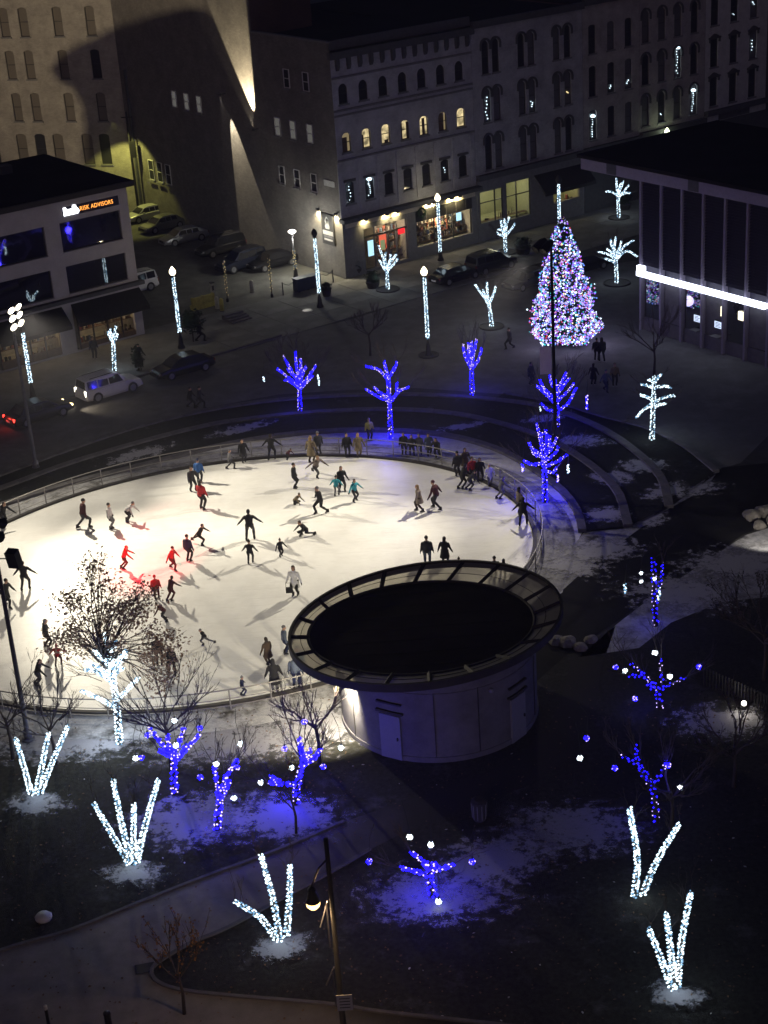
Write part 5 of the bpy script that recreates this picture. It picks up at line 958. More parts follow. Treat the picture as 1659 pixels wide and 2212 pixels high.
# ------------------------------------------------------------------ the Christmas tree
X = thing('christmas_tree', 'huge Christmas tree covered in white, violet and coloured lights', 'Christmas tree', (13.97, 114.16, 0.0))
XH = 9.4
MB().tube([(0, 0, 0), (0, 0, XH*.96)], [.22, .03], 8).build('trunk', 'bark', X)
def xr(z): f = z/XH; return 2.55*(1-f)**.72*min(1, .72+f*2.2) if f < 1 else 0
bl, nd = MB(), MB(); XM = ['bulb_lav', 'bulb_sky', 'bulb_purple', 'bulb_pink', 'bulb_teal', 'bulb_red', 'bulb_warm', 'bulb_white']
WTS = [30, 22, 22, 10, 12, 6, 4, 16]
for k in range(5400):
    z = .35+(XH-.4)*(1-math.sqrt(rnd.random()))**1.0; a = rnd.random()*2*math.pi; lump = 1+.12*math.sin(a*5+z*2.1)+.09*math.sin(a*11-z*5); r = xr(z)*lump*(rnd.uniform(.84, 1.02) if rnd.random() < .93 else rnd.uniform(1.02, 1.13))
    bl.octa((r*math.cos(a), r*math.sin(a), z-.04), rnd.uniform(.04, .08), rnd.choices(range(8), WTS)[0])
for k in range(5200):
    z = .25+(XH-.25)*(1-math.sqrt(rnd.random())); a = rnd.random()*2*math.pi; lump = 1+.12*math.sin(a*5+z*2.1)+.09*math.sin(a*11-z*5); r = xr(z)*lump*rnd.uniform(.45, .97)
    p = Vector((r*math.cos(a), r*math.sin(a), z)); d = Vector((math.cos(a), math.sin(a), rnd.uniform(-.5, .25))).normalized(); u, v = frame(d); u = (u*math.cos(r*9)+v*math.sin(r*9)); l = rnd.uniform(.22, .42)
    nd.add([p-d*l*.4+u*.07, p-d*l*.4-u*.07, p+d*l*.6-u*.015, p+d*l*.6+u*.015], [(0, 1, 2, 3)])
MB().lathe([(xr(.3)*.62, .3), (xr(2)*.7, 2), (xr(5)*.7, 5), (xr(7.5)*.65, 7.5), (.02, XH*.97)], 14).build('inner_boughs', 'fir_needles', X)
nd.build('boughs', 'fir_needles', X, kind='stuff'); bl.build('light_string', XM, X, kind='stuff')
st = MB()
for k in range(5):
    a = 2*math.pi*k/5; st.add([(0, -.05, XH+.1), (.09*math.cos(a-.6), 0, XH+.1+.09*math.sin(a-.6)), (.26*math.cos(a), 0, XH+.1+.26*math.sin(a)), (.09*math.cos(a+.6), 0, XH+.1+.09*math.sin(a+.6))], [(0, 1, 2, 3), (3, 2, 1, 0)])
for dx, dy, z in ((2.6, -1.2, 1.2), (-2.5, -1.4, 1.4), (0, -2.9, 1.5), (1.5, -1.9, 4.5), (-1.4, 1.9, 4)):
    p = X.location; lamp('POINT', 'tree_glow', (p.x+dx, p.y+dy, z), (.72, .62, 1), 38, .4)

# ================================================================== PEOPLE
def loft(mb, secs, n=10, mi=0):
    """secs: (centre, side axis, rx, front axis, ry)"""
    vs = []
    for c, u, rx, v, ry in secs:
        for j in range(n): a = 2*math.pi*j/n; vs.append(Vector(c)+Vector(u)*math.cos(a)*rx+Vector(v)*math.sin(a)*ry)
    k = len(secs); fs = [(i*n+j, i*n+(j+1) % n, (i+1)*n+(j+1) % n, (i+1)*n+j) for i in range(k-1) for j in range(n)]
    fs += [tuple(range(n-1, -1, -1)), tuple((k-1)*n+j for j in range(n))]
    mb.add(vs, fs, mi)
COAT, TROU, SKIN, HAIR, BOOT, BLADE = range(6)
def body(name, lean=0.0, side=0.0, arms=((.25, .05, 0), (.25, .05, 0)), bend=(.15, .15), legs=((.1, 0, 0), (.1, 0, 0)), hip=.92, long=0.0, head=(0, 0), hat=0, hairlong=False, skates=True, hood=False):
    """facing -Y.  arms: (out, forward, bend) per side; legs: foot (x out, y, z lift) per side; hip height"""
    mb = MB(); X = Vector((1, 0, 0)); Pv = Vector((0, 0, hip))
    sp = Vector((math.sin(side), -math.sin(lean)*math.cos(side), math.cos(lean)*math.cos(side))).normalized()
    fr = Vector((0, -math.cos(lean), -math.sin(lean))); sd = sp.cross(fr)*-1; sd = sd.normalized()
    S = lambda d, rx, ry: (Pv+sp*d, sd, rx, fr, ry)
    loft(mb, [S(-.10, .13, .10), S(-.02, .175, .135), S(.14, .165, .13), S(.30, .185, .14), S(.43, .195, .13), S(.49, .13, .095), S(.53, .07, .07)], 12, COAT)
    if long:
        loft(mb, [(Pv+sp*.05, X, .18, Vector((0, 1, 0)), .15), (Pv+Vector((0, 0, -.15)), X, .21, Vector((0, 1, 0)), .18), (Pv+Vector((0, .02, -long)), X, .25, Vector((0, 1, 0)), .21)], 12, COAT)
    neck = Pv+sp*.52; hd = neck + (sp*.6+Vector((math.sin(head[0])*.2, -.12+head[1]*.3, .45))).normalized()*.17
    mb.tube([neck-sp*.06, neck.lerp(hd, .5)], [.06, .055], 8, SKIN)
    ft = Vector((math.sin(head[0]), -math.cos(head[0]), head[1]*.5)).normalized(); hu = Vector((0, 0, 1)); hs_ = ft.cross(hu).normalized(); hu = hs_.cross(ft)
    loft(mb, [(hd-hu*.125+ft*.03, hs_, .035, ft, .04), (hd-hu*.09+ft*.02, hs_, .058, ft, .07), (hd-hu*.03, hs_, .074, ft, .09), (hd+hu*.04, hs_, .077, ft, .096), (hd+hu*.09, hs_, .06, ft, .075), (hd+hu*.115, hs_, .02, ft, .03)], 12, SKIN)
    loft(mb, [(hd+ft*.08-hu*.035, hs_, .016, hu, .02), (hd+ft*.118-hu*.04, hs_, .01, hu, .012)], 6, SKIN)   # nose
    for q in (-1, 1): loft(mb, [(hd+hs_*q*.07-hu*.01, ft, .02, hu, .03), (hd+hs_*q*.092-hu*.008, ft, .014, hu, .022)], 6, SKIN)   # ears
    if hat:
        loft(mb, [(hd+hu*.02-ft*.01, hs_, .088, ft, .105), (hd+hu*.075-ft*.01, hs_, .085, ft, .1), (hd+hu*.13-ft*.015, hs_, .05, ft, .06), (hd+hu*.15-ft*.015, hs_, .02, ft, .02)], 12, HAIR)
        if hat > 1: loft(mb, [(hd+hu*.15, hs_, .02, ft, .02), (hd+hu*.175, hs_, .045, ft, .045), (hd+hu*.21, hs_, .02, ft, .02)], 8, HAIR)
    else:
        loft(mb, [(hd-hu*.07-ft*.05, hs_, .07, ft, .055), (hd-ft*.035, hs_, .085, ft, .078), (hd+hu*.07-ft*.02, hs_, .084, ft, .095), (hd+hu*.118-ft*.012, hs_, .05, ft, .06), (hd+hu*.13, hs_, .02, ft, .02)], 12, HAIR)
    if hairlong: loft(mb, [(hd-ft*.05, hs_, .085, ft, .06), (hd-hu*.13-ft*.06, hs_, .09, ft, .05), (hd-hu*.27-ft*.055, hs_, .06, ft, .035)], 10, HAIR)
    if hood: loft(mb, [(neck-sp*.02-fr*.07, sd, .12, fr, .06), (neck+sp*.05-fr*.1, sd, .09, fr, .045)], 10, COAT)
    for q, (out, fw_, bd) in zip((-1, 1), arms):
        sh = Pv+sp*.43+sd*(.185*q); d = (sd*q*math.sin(out)+fr*math.sin(fw_)+Vector((0, 0, -1))*max(.05, math.cos(out)*math.cos(fw_))).normalized()
        el = sh+d*.29; d2 = (d+fr*bd+Vector((0, 0, bd*.35))).normalized(); wr = el+d2*.25; hnd = wr+d2*.09
        mb.tube([sh-d*.02-sd*q*.03, sh+d*.08, el, wr], [.075, .07, .056, .046], 8, COAT)
        u, v = frame(d2); loft(mb, [(wr-d2*.01, u, .03, v, .024), (wr+d2*.05, u, .042, v, .024), (hnd, u, .04, v, .02)], 8, BOOT)
        for k, (o, l) in enumerate(((-.03, .062), (-.01, .075), (.01, .07), (.03, .055))): mb.tube([hnd-d2*.02+u*o, hnd+d2*l*.6+u*o*1.1, hnd+d2*l+v*.02+u*o*1.1], [.013, .012, .009], 5, BOOT)
        mb.tube([wr+d2*.02+u*.03, wr+d2*.06+u*.066, wr+d2*.095+u*.07], [.014, .013, .01], 5, BOOT)
    blades = []
    for q, (fx, fy, fz), kb in zip((-1, 1), legs, bend):
        hp = Pv+Vector((.095*q, 0, -.04)); an = Vector((q*fx, fy, fz+.13)); mid = hp.lerp(an, .5); L = (an-hp).length; kn = mid+Vector((q*kb*.1, -math.sqrt(max(.0004, .42**2-min(L/2, .419)**2)) if L < .84 else -.02, 0))
        mb.tube([hp+Vector((0, 0, .06)), hp-Vector((0, 0, .05)), kn, kn.lerp(an, .35), an], [.11, .105, .07, .068, .05], 9, TROU)
        loft(mb, [(an+Vector((0, .0, .09)), X, .058, Vector((0, 1, 0)), .062), (an+Vector((0, 0, 0)), X, .055, Vector((0, 1, 0)), .065), (an+Vector((0, -.03, -.06)), X, .052, Vector((0, 1, 0)), .11), (an+Vector((0, -.05, -.10)), X, .048, Vector((0, 1, 0)), .135)], 10, BOOT)
        blades.append(an+Vector((0, -.04, -.115)))
    src = mb.mesh(name+'_src', [M['asphalt']]*6)
    tree = BVHTree.FromPolygons(mb.v, mb.f); fm = mb.m
    tmp = bpy.data.objects.new('tmp', src); COL.objects.link(tmp)
    md = tmp.modifiers.new('r', 'REMESH'); md.mode = 'VOXEL'; md.voxel_size = 0.021; md.use_smooth_shade = True
    me = bpy.data.meshes.new_from_object(tmp.evaluated_get(bpy.context.evaluated_depsgraph_get()))
    bpy.data.objects.remove(tmp)
    bm = bmesh.new(); bm.from_mesh(me)
    bmesh.ops.smooth_vert(bm, verts=bm.verts, factor=.4, use_axis_x=True, use_axis_y=True, use_axis_z=True)
    for f in bm.faces:
        hit = tree.find_nearest(f.calc_center_median()); f.material_index = fm[hit[2]] if hit[2] is not None else 0; f.smooth = True
    if skates:
        for b in blades:
            r = bmesh.ops.create_cube(bm, size=1, matrix=Matrix.Translation(b) @ Matrix.Diagonal((.012, .26, .04, 1)))
            for v in r['verts']:
                for f in v.link_faces: f.material_index = BLADE
    me.materials.clear()
    for m in ('goods_g',)*6: me.materials.append(M[m])
    bm.to_mesh(me); bm.free()
    me.name = name; zmin = min(v.co.z for v in me.vertices)
    for v in me.vertices: v.co.z -= zmin
    return me
POSE = {
 'stand': body('person_body', .04, 0, ((.18, .05, .1), (.18, .05, .1)), hat=1),
 'stand2': body('person_body', .06, .03, ((.2, .3, .9), (.15, .1, .2)), legs=((.12, .06, 0), (.14, -.08, 0)), hairlong=True),
 'glide': body('person_body', .2, .04, ((.45, .1, .2), (.5, -.25, .2)), legs=((.1, -.22, 0), (.16, .28, .02)), hip=.88, hat=1),
 'push': body('person_body', .45, -.05, ((.7, .35, .3), (.6, -.5, .1)), legs=((.08, -.15, 0), (.22, .62, .14)), hip=.82, hat=0),
 'armsout': body('person_body', .12, 0, ((.62, .1, .15), (.7, .2, .1)), legs=((.16, -.06, 0), (.18, .1, 0)), hip=.9, hat=0, hood=True),
 'bent': body('person_body', .75, .05, ((.45, .8, .2), (.5, .7, .2)), legs=((.14, .02, 0), (.16, .18, 0)), hip=.84, hat=1),
 'coat': body('person_body', .05, 0, ((.3, .05, .15), (.25, .1, .25)), long=.42, legs=((.09, -.05, 0), (.1, .07, 0)), hairlong=True),
 'coatout': body('person_body', .1, .05, ((.75, .1, .1), (.55, .2, .1)), long=.36, legs=((.1, -.16, 0), (.12, .18, 0)), hairlong=True),
 'kneel': body('person_body', .6, .1, ((.3, .6, .2), (.4, .9, .1)), legs=((.14, -.22, 0), (.2, .45, .0)), hip=.42, hat=1),
 'crouch': body('person_body', .7, 0, ((.3, .9, .3), (.3, .9, .3)), legs=((.15, -.02, 0), (.15, .02, 0)), hip=.4, hat=2),
 'lean': body('person_body', .35, 0, ((.35, .9, .2), (.3, .8, .3)), legs=((.1, .1, 0), (.12, .25, 0)), hip=.88, hat=0, hood=True),
 'child': body('person_body', .08, 0, ((.5, .2, .3), (.45, .1, .2)), legs=((.12, -.06, 0), (.12, .1, 0)), hip=.88, hat=2),
 'walk': body('person_body', .08, 0, ((.2, .35, .3), (.2, -.35, .15)), legs=((.08, -.26, 0), (.08, .26, .03)), hip=.88, skates=False, hat=1),
}
CLOTH = {'black': (.012, .012, .014), 'charcoal': (.03, .03, .034), 'grey': (.12, .12, .13), 'pale': (.42, .41, .42), 'white': (.62, .62, .63), 'navy': (.015, .022, .06), 'blue': (.03, .10, .30), 'teal': (.03, .26, .32), 'red': (.32, .02, .025), 'maroon': (.06, .015, .018), 'khaki': (.15, .12, .075), 'taupe': (.17, .14, .12), 'brown': (.06, .04, .028), 'yellow': (.42, .40, .08), 'slate': (.08, .10, .14), 'denim': (.05, .07, .11)}
for k, c in CLOTH.items(): mat('cloth_'+k, c, .9, var=.18, scale=14)
mat('skin', (.36, .22, .16), .6, var=.05); mat('hair_dark', (.02, .014, .01), .7, var=.2); mat('hair_fair', (.22, .14, .06), .7, var=.2); mat('skate_white', (.4, .4, .4), .5); mat('blade', (.5, .5, .52), .3, metal=.9)
def person(pos, h, pose, face, coat, trou, hair, label, group='skaters on the ice', boot='black'):
    o = put('person', POSE[pose], None, pos, R(face), label, 'person', group); s = h/1.72; o.scale = (s*1.16, s*1.16, s)
    for i, m in enumerate(('cloth_'+coat, 'cloth_'+trou, 'skin', hair if hair in M else 'cloth_'+hair, boot if boot in M else 'cloth_'+boot, 'blade')):
        o.material_slots[i].link = 'OBJECT'; o.material_slots[i].material = M[m]
    return o
I = .031
PEOPLE = [
 ((-17.29, 86.97),1.85,'glide',120,'maroon','charcoal','black','skater in dark maroon coat leaning right near the left railing'),
 ((-15.72, 86.65),1.6,'stand',80,'pale','grey','charcoal','skater in pale jacket and dark hat, left of the similar bent one'),
 ((-14.82, 87.46),1.5,'bent',70,'pale','charcoal','grey','skater in pale jacket bending forward above the red light'),
 ((-11.35, 91.28),1.6,'stand2',30,'charcoal','charcoal','hair_dark','dark-dressed skater just left of the blue jacket'),
 ((-11.02, 92.42),1.6,'stand',170,'blue','charcoal','navy','skater in bright blue jacket at the left back of the ice'),
 ((-10.57, 88.43),1.85,'stand2',150,'red','black','hair_dark','skater in red jacket standing before the blue jacket'),
 ((-9.27, 94.36),1.35,'walk',100,'grey','charcoal','grey','small grey-dressed skater striding along the back railing'),
 ((-8.48, 95.26),1.55,'coat',20,'black','charcoal','hair_dark','person in a long black coat at the back railing'),
 ((-6.72, 95.39),1.7,'armsout',170,'black','black','hair_dark','black-dressed skater with arms spread at the back railing'),
 ((-5.74, 95.21),.9,'bent',60,'maroon','charcoal','charcoal','small child bending over beside the back railing'),
 ((-4.23, 94.48),1.75,'coat',150,'khaki','brown','hair_fair','person in khaki coat at the back railing'),
 ((-3.92, 92.09),1.65,'push',40,'taupe','charcoal','hair_fair','skater in taupe top pushing off with one leg back'),
 ((-3.78, 95.53),1.6,'stand',200,'charcoal','charcoal','grey','dark figure behind the khaki coat at the railing'),
 ((-5.21, 90.63),1.62,'stand',80,'black','black','black','thin black-dressed skater standing with a long shadow to the left'),
 ((-5.14, 88.3),1.2,'crouch',60,'khaki','charcoal','brown','child in brown crouching on the ice'),
 ((-3.61, 86.73),1.78,'glide',-60,'black','black','grey','black-jacketed skater with grey hat in mid ice'),
 ((-2.69, 89.09),1.3,'child',170,'teal','grey','charcoal','child in turquoise jacket next to the black-clad adult'),
 ((-2.39, 89.72),1.6,'stand2',20,'black','black','hair_dark','black-clad adult between two turquoise-jacketed children'),
 ((-1.64, 88.1),1.45,'armsout',40,'teal','charcoal','hair_dark','girl in teal jacket with arms lifted from her sides'),
 ((-2.01, 94.98),1.6,'stand',10,'black','charcoal','black','dark figure leaning at the back railing, left of a khaki one'),
 ((-1.3, 94.85),1.6,'coat',10,'khaki','khaki','hair_fair','khaki-coated figure at the back railing right of a dark one'),
 ((2.05, 86.09),1.65,'coatout',-100,'taupe','brown','hair_fair','woman in flared taupe coat gliding with arms out'),
 ((3.04, 86.25),1.8,'glide',-120,'maroon','charcoal','maroon','skater in dark maroon coat following the flared taupe coat'),
 ((-10.35, 83.6),1.45,'push',70,'black','black','charcoal','black-dressed skater swooping forward with a leg behind'),
 ((-10.81, 81.55),1.6,'stand',150,'navy','black','black','skater in navy blue jacket seen from behind'),
 ((-7.53, 83.75),1.85,'armsout',180,'black','charcoal','black','big man in black jacket in the centre of the ice'),
 ((-7.4, 80.78),1.4,'child',175,'black','black','black','black-dressed child directly below the big man'),
 ((-5.78, 81.39),1.1,'child',30,'black','black','black','smallest child in black, arms away from the body, mid ice'),
 ((-4.42, 83.91),1.5,'kneel',-70,'black','black','brown','dark skater fallen on one knee in mid ice'),
 ((-4.87, 76.55),1.75,'coat',-20,'white','black','hair_dark','woman in long white coat near the pavilion'),
 ((2.12, 78.93),1.75,'stand',175,'charcoal','denim','charcoal','man in dark jacket and jeans behind the pavilion roof'),
 ((3.06, 78.89),1.65,'coat',160,'black','black','hair_dark','woman in black coat behind the pavilion roof'),
 ((3.71, 77.25),1.2,'child',180,'charcoal','black','brown','child whose head just shows over the pavilion rim'),
 ((5.49, 76.33),1.55,'stand',180,'black','black','black','left of two dark figures half hidden by the pavilion rim'),
 ((5.97, 76.26),1.4,'stand2',170,'black','black','hair_dark','right of two dark figures half hidden by the pavilion rim'),
 ((-14.27, 81.18),1.45,'lean',90,'red','maroon','red','red-lit skater leaning forward at the top of the red light'),
 ((-11.62, 80.65),1.45,'glide',60,'red','maroon','hair_dark','red-jacketed skater at the right edge of the red light'),
 ((-12.14, 77.23),1.4,'stand',190,'red','maroon','red','red-jacketed skater above the leafy tree'),
 ((-11.37, 77.01),1.4,'lean',140,'maroon','maroon','hair_dark','dark red skater bending beside the red jacket'),
 ((-11.5, 74.77),1.2,'bent',-100,'maroon','charcoal','charcoal','child bending down at the edge of the leafy crown'),
 ((-19.38, 79.41),1.7,'armsout',175,'black','charcoal','brown','black-dressed skater with arms wide at the far left'),
 ((-20.05, 77.59),1.7,'glide',60,'black','black','black','dark skater half behind the loudspeaker pole'),
 ((-17.18, 72.68),1.65,'armsout',100,'charcoal','charcoal','grey','grey-hatted skater reaching right, left of the leafy tree'),
 ((-16.32, 70.79),1.2,'armsout',180,'red','maroon','red','child in bright red jacket beside the leafy tree'),
 ((-17.0, 69.01),1.5,'lean',80,'black','charcoal','hair_dark','dark skater reaching towards the child in red'),
 ((-9.22, 71.86),1.05,'push',-70,'black','grey','grey','small child skating alone right of the leafy tree'),
 ((-6.03, 69.52),1.45,'coat',-140,'brown','brown','hair_dark','girl in brown coat left of the pavilion'),
 ((-5.61, 66.8),1.75,'coat',185,'black','grey','black','tall figure in long black coat at the front railing'),
 ((-4.64, 67.05),1.75,'stand',170,'slate','navy','slate','figure in slate blue at the railing under the roof rim'),
 ((-5.25, 70.41),1.55,'stand',100,'slate','navy','grey','slate-dressed figure half under the left roof rim'),
 ((-11.32, 70.08),1.6,'stand',180,'charcoal','black','black','left of two dark figures behind the leafy crown'),
 ((-10.6, 69.0),1.6,'stand2',190,'black','black','hair_dark','right of two dark figures behind the leafy crown'),
 ((-7.14, 66.72),1.05,'child',100,'navy','navy','grey','child in navy holding the front railing'),
 ((4.57, 90.72),1.6,'stand',200,'charcoal','charcoal','black','leftmost dark figure of the crowd at the right railing'),
 ((5.05, 91.2),1.6,'coat',30,'brown','charcoal','hair_dark','brown-coated figure in the crowd at the right railing'),
 ((4.72, 88.88),1.55,'lean',120,'black','black','black','black-clad skater bending toward the right railing'),
 ((5.37, 89.87),1.55,'stand',20,'red','charcoal','hair_dark','red-jacketed figure in the crowd at the right railing'),
 ((5.8, 89.8),1.5,'stand2',10,'black','charcoal','black','black figure right of the red jacket in the crowd'),
 ((5.08, 88.55),1.4,'bent',100,'charcoal','charcoal','charcoal','skater bending down in front of the red jacket'),
 ((6.31, 89.02),1.4,'coat',10,'white','grey','pale','white-coated figure at the right railing'),
 ((6.78, 87.05),1.4,'lean',110,'grey','grey','grey','grey skater holding on to the right railing'),
 ((7.61, 84.7),1.65,'stand2',120,'taupe','charcoal','black','taupe-jacketed skater near the blue-lit rail'),
 ((7.69, 83.19),1.7,'armsout',170,'black','black','black','black-dressed skater against the blue-lit rail'),
]
for (x, y), h, pose, face, coat, trou, hair, lab in PEOPLE: person((x, y, I), h, pose, face, coat, trou, hair, lab)
OTHERS = [
 ((-0.58, 97.5, 0.0), 1.5, 'stand', 20, 'yellow', 'charcoal', 'grey', 'person in yellow vest standing outside the back railing'),
 ((1.49, 94.64, 0.0), 1.5, 'stand', 10, 'black', 'charcoal', 'black', 'first dark onlooker right of the tall blue tree'),
 ((1.97, 94.4, 0.0), 1.4, 'stand2', 0, 'charcoal', 'charcoal', 'hair_dark', 'second onlooker right of the tall blue tree, in charcoal'),
 ((2.46, 94.46, 0.0), 1.4, 'stand', -10, 'grey', 'grey', 'grey', 'grey onlooker in the middle of the railing row'),
 ((3.02, 94.21, 0.0), 1.5, 'coat', 15, 'slate', 'charcoal', 'hair_dark', 'slate-coated onlooker fourth along the railing row'),
 ((3.5, 93.67, 0.0), 1.5, 'lean', -20, 'black', 'black', 'black', 'last black-clad onlooker of the railing row'),
 ((-12.59, 105.69, 0.0), 1.55, 'walk', 80, 'black', 'black', 'black', 'left of a dark couple walking on the street'),
 ((-11.95, 105.56, -0.0), 1.6, 'walk', 90, 'charcoal', 'black', 'hair_dark', 'right of a dark couple walking on the street'),
 ((-17.1, 115.22, 0.0), 1.7, 'stand2', 30, 'charcoal', 'charcoal', 'hair_dark', 'dark figure on the sidewalk by the parked black car'),
 ((-13.0, 120.1, 0.0), 1.75, 'walk', 100, 'black', 'black', 'black', 'dark figure carrying a bag on the sidewalk by the lamp'),
 ((9.91, 113.36, 0.0), 1.65, 'walk', -60, 'charcoal', 'black', 'hair_dark', 'lone dark walker left of the Christmas tree'),
 ((10.56, 105.57, 0.0), 1.6, 'stand', 40, 'navy', 'navy', 'black', 'dark figure beside the pole base before the Christmas tree'),
 ((15.61, 109.49, 0.0), 1.65, 'stand', 160, 'black', 'black', 'black', 'left of a couple right of the Christmas tree'),
 ((15.96, 109.22, -0.0), 1.75, 'stand2', 190, 'charcoal', 'black', 'hair_dark', 'right of a couple right of the Christmas tree'),
 ((14.69, 104.72, 0.0), 1.5, 'coat', 150, 'black', 'black', 'black', 'stocky dark figure nearest the terrace at the right'),
 ((15.3, 103.33, 0.0), 1.6, 'walk', 30, 'slate', 'navy', 'slate', 'blue-grey walker on the right plaza'),
 ((16.06, 104.26, 0.0), 1.6, 'stand', 0, 'khaki', 'charcoal', 'brown', 'brown-dressed figure on the right plaza'),
 ((-22.08, 87.9, 0.0), 1.7, 'lean', 60, 'black', 'charcoal', 'black', 'dark figure at the left edge leaning on the railing'),
 ((-20.73, 117.76, 0.0), 1.7, 'stand', 20, 'charcoal', 'black', 'hair_dark', 'dim figure in the office shop doorway'),
]
for pos, h, pose, face, coat, trou, hair, lab in OTHERS: person((pos[0], pos[1], .04), h, pose, face, coat, trou, hair, lab, 'onlookers and walkers')
bag = MB().tube([(-.16, 0, .2), (-.15, 0, .55), (.15, 0, .55), (.16, 0, .2)], .012, 5).box((0, 0, .14), (.34, .16, .28)).build('shoulder_bag', 'cloth_black', None, loc=(-5.15, 76.04, 0.5), label='small black shoulder bag carried by the woman in white', cat='bag')

# ================================================================== CARS
for k, c, me_, ro in (('silver', (.34, .35, .37), .5, .35), ('white', (.62, .62, .62), 0, .35), ('black', (.012, .012, .014), .2, .25), ('charcoal', (.03, .032, .036), .4, .3), ('grey', (.13, .13, .13), .4, .35), ('dark_blue', (.012, .016, .035), .3, .28), ('pale', (.42, .43, .40), .3, .4)): mat('paint_'+k, c, ro, metal=me_, var=.06, scale=1.5, spec=.5)
glass('car_glass', (.008, .009, .011), .05, .7)
mat('tyre', (.012, .012, .012), .85); mat('rim', (.32, .32, .33), .4, metal=.7); mat('plate', (.6, .6, .6), .5); mat('dull_lens', (.3, .3, .28), .2); mat('dull_red', (.16, .01, .01), .25); mat('tail_clear', (.3, .3, .3), .3)
emit('tail_on', (1, .03, .02), 7); emit('head_on', (1, .78, .38), 6); emit('reverse_on', (1, .93, .72), 5)
_car = {}
def car_meshes(kind):
    if kind in _car: return _car[kind]
    d = {}
    if kind == 'suv': L, W_, belt, roof = 4.6, .91, 1.02, 1.72; ws = (-2.3, -2.18, 1.15, .55); cab = [(-2.22, .0), (-2.1, .62), (-1.6, .70), (.0, .72), (.45, .66), (1.15, .0)]
    elif kind == 'van': L, W_, belt, roof = 4.8, .95, 1.1, 1.85; cab = [(-2.3, .0), (-2.2, .68), (-1.5, .74), (.2, .75), (.75, .66), (1.45, .0)]
    else: L, W_, belt, roof = 4.6, .88, .88, 1.42; cab = [(-1.85, .0), (-1.25, .46), (-.5, .54), (.2, .54), (.55, .46), (1.25, .0)]
    h = L/2
    # lower body: sections along the length (x, half width, z low, z shoulder, z top)
    secs = [(-h, W_*.80, .42, .62, belt*.78), (-h+.12, W_*.93, .26, .6, belt*.95), (-h+.6, W_, .2, .62, belt), (-.6, W_, .18, .62, belt), (.9, W_, .18, .62, belt*.98), (h-.75, W_*.98, .2, .58, belt*.93), (h-.2, W_*.90, .26, .52, belt*.80), (h, W_*.72, .36, .5, belt*.62)]
    b = MB(); vs = []; n = 10
    for x, w_, zl, zs, zt in secs:
        ring_ = [(-w_*.86, zl), (-w_, (zl+zs)/2), (-w_, zs), (-w_*.96, zt-.05), (-w_*.82, zt), (w_*.82, zt), (w_*.96, zt-.05), (w_, zs), (w_, (zl+zs)/2), (w_*.86, zl)]
        vs += [(x, y, z) for y, z in ring_]
    k = len(secs); fs = [(i*n+j, (i+1)*n+j, (i+1)*n+(j+1) % n, i*n+(j+1) % n) for i in range(k-1) for j in range(n)]+[tuple(range(n)), tuple((k-1)*n+j for j in range(n-1, -1, -1))]
    b.add(vs, fs); d['body'] = b
    c = MB(); vs = []
    for x, dz in cab:
        t = dz/(roof-belt) if roof > belt else 0; wb, wt = W_*.86, W_*(.86-.16*min(1, t*1.1)); vs += [(x, -wb, belt-.04), (x, -wt, belt-.03+dz), (x, wt, belt-.03+dz), (x, wb, belt-.04)]
    k = len(cab); c.add(vs, [(i*4+j, (i+1)*4+j, (i+1)*4+j+1, i*4+j+1) for i in range(k-1) for j in range(3)]); d['cabin'] = c
    # panes slightly proud of the cabin
    def pane(pts, out):
        m = MB(); m.add([Vector(p)+Vector(out)*.012 for p in pts], [tuple(range(len(pts)))]); return m
    def cp(i, f): x0, d0 = cab[i]; x1, d1 = cab[i+1]; return x0+(x1-x0)*f, d0+(d1-d0)*f
    def pt(x, dz, sgn, wf=1): t = dz/(roof-belt); return (x, sgn*W_*(.86-.16*min(1, t*1.1))*wf, belt-.03+dz)
    xa, da = cp(k-2, .08); xb, db = cp(k-2, .92); d['windscreen'] = pane([pt(xa, da, -1, .9), pt(xb, db, -1, .92), pt(xb, db, 1, .92), pt(xa, da, 1, .9)][::-1], (.6, 0, .8))
    xa, da = cp(0, .15); xb, db = cp(0, .95); d['rear_window'] = pane([pt(xa, da, -1, .9), pt(xb, db, -1, .9), pt(xb, db, 1, .9), pt(xa, da, 1, .9)], (-.8, 0, .5))
    xr, xf = cab[1][0]+.05, cab[-2][0]; top = min(cab[2][1], cab[-2][1])*.9; cuts = [xr, xr+(xf-xr)*.34, xr+(xf-xr)*.68, xf+.05]; d['side'] = []
    for sgn in (-1, 1):
        for i in range(3):
            x0, x1 = cuts[i]+.04, cuts[i+1]-.04; x1b = x1+(.3 if i == 2 else 0); x0b = x0-(.12 if i == 0 and kind == 'sedan' else 0)
            q = [pt(x0b, .06, sgn), pt(x1b, .06, sgn), pt(x1, top, sgn), pt(x0, top, sgn)]; d['side'].append(pane(q if sgn < 0 else q[::-1], (0, sgn, .15)))
    wl = MB(); rr = .34 if kind == 'sedan' else .38
    def disc(mb_, r0, w0): 
        n_ = 14; vs = [(r0*math.cos(2*math.pi*j/n_), s_*w0/2, r0*math.sin(2*math.pi*j/n_)) for s_ in (-1, 1) for j in range(n_)]
        mb_.add(vs, [tuple(range(n_)), tuple(range(2*n_-1, n_-1, -1))]+[(j, n_+j, n_+(j+1) % n_, (j+1) % n_) for j in range(n_)])
    disc(wl, rr, .22); d['wheel'] = wl; rm = MB(); disc(rm, rr*.62, .235); d['rim'] = rm; d['rr'] = rr; d['L'] = L; d['W'] = W_; d['belt'] = belt; d['xw'] = (-1.4, 1.38)
    _car[kind] = d; return d
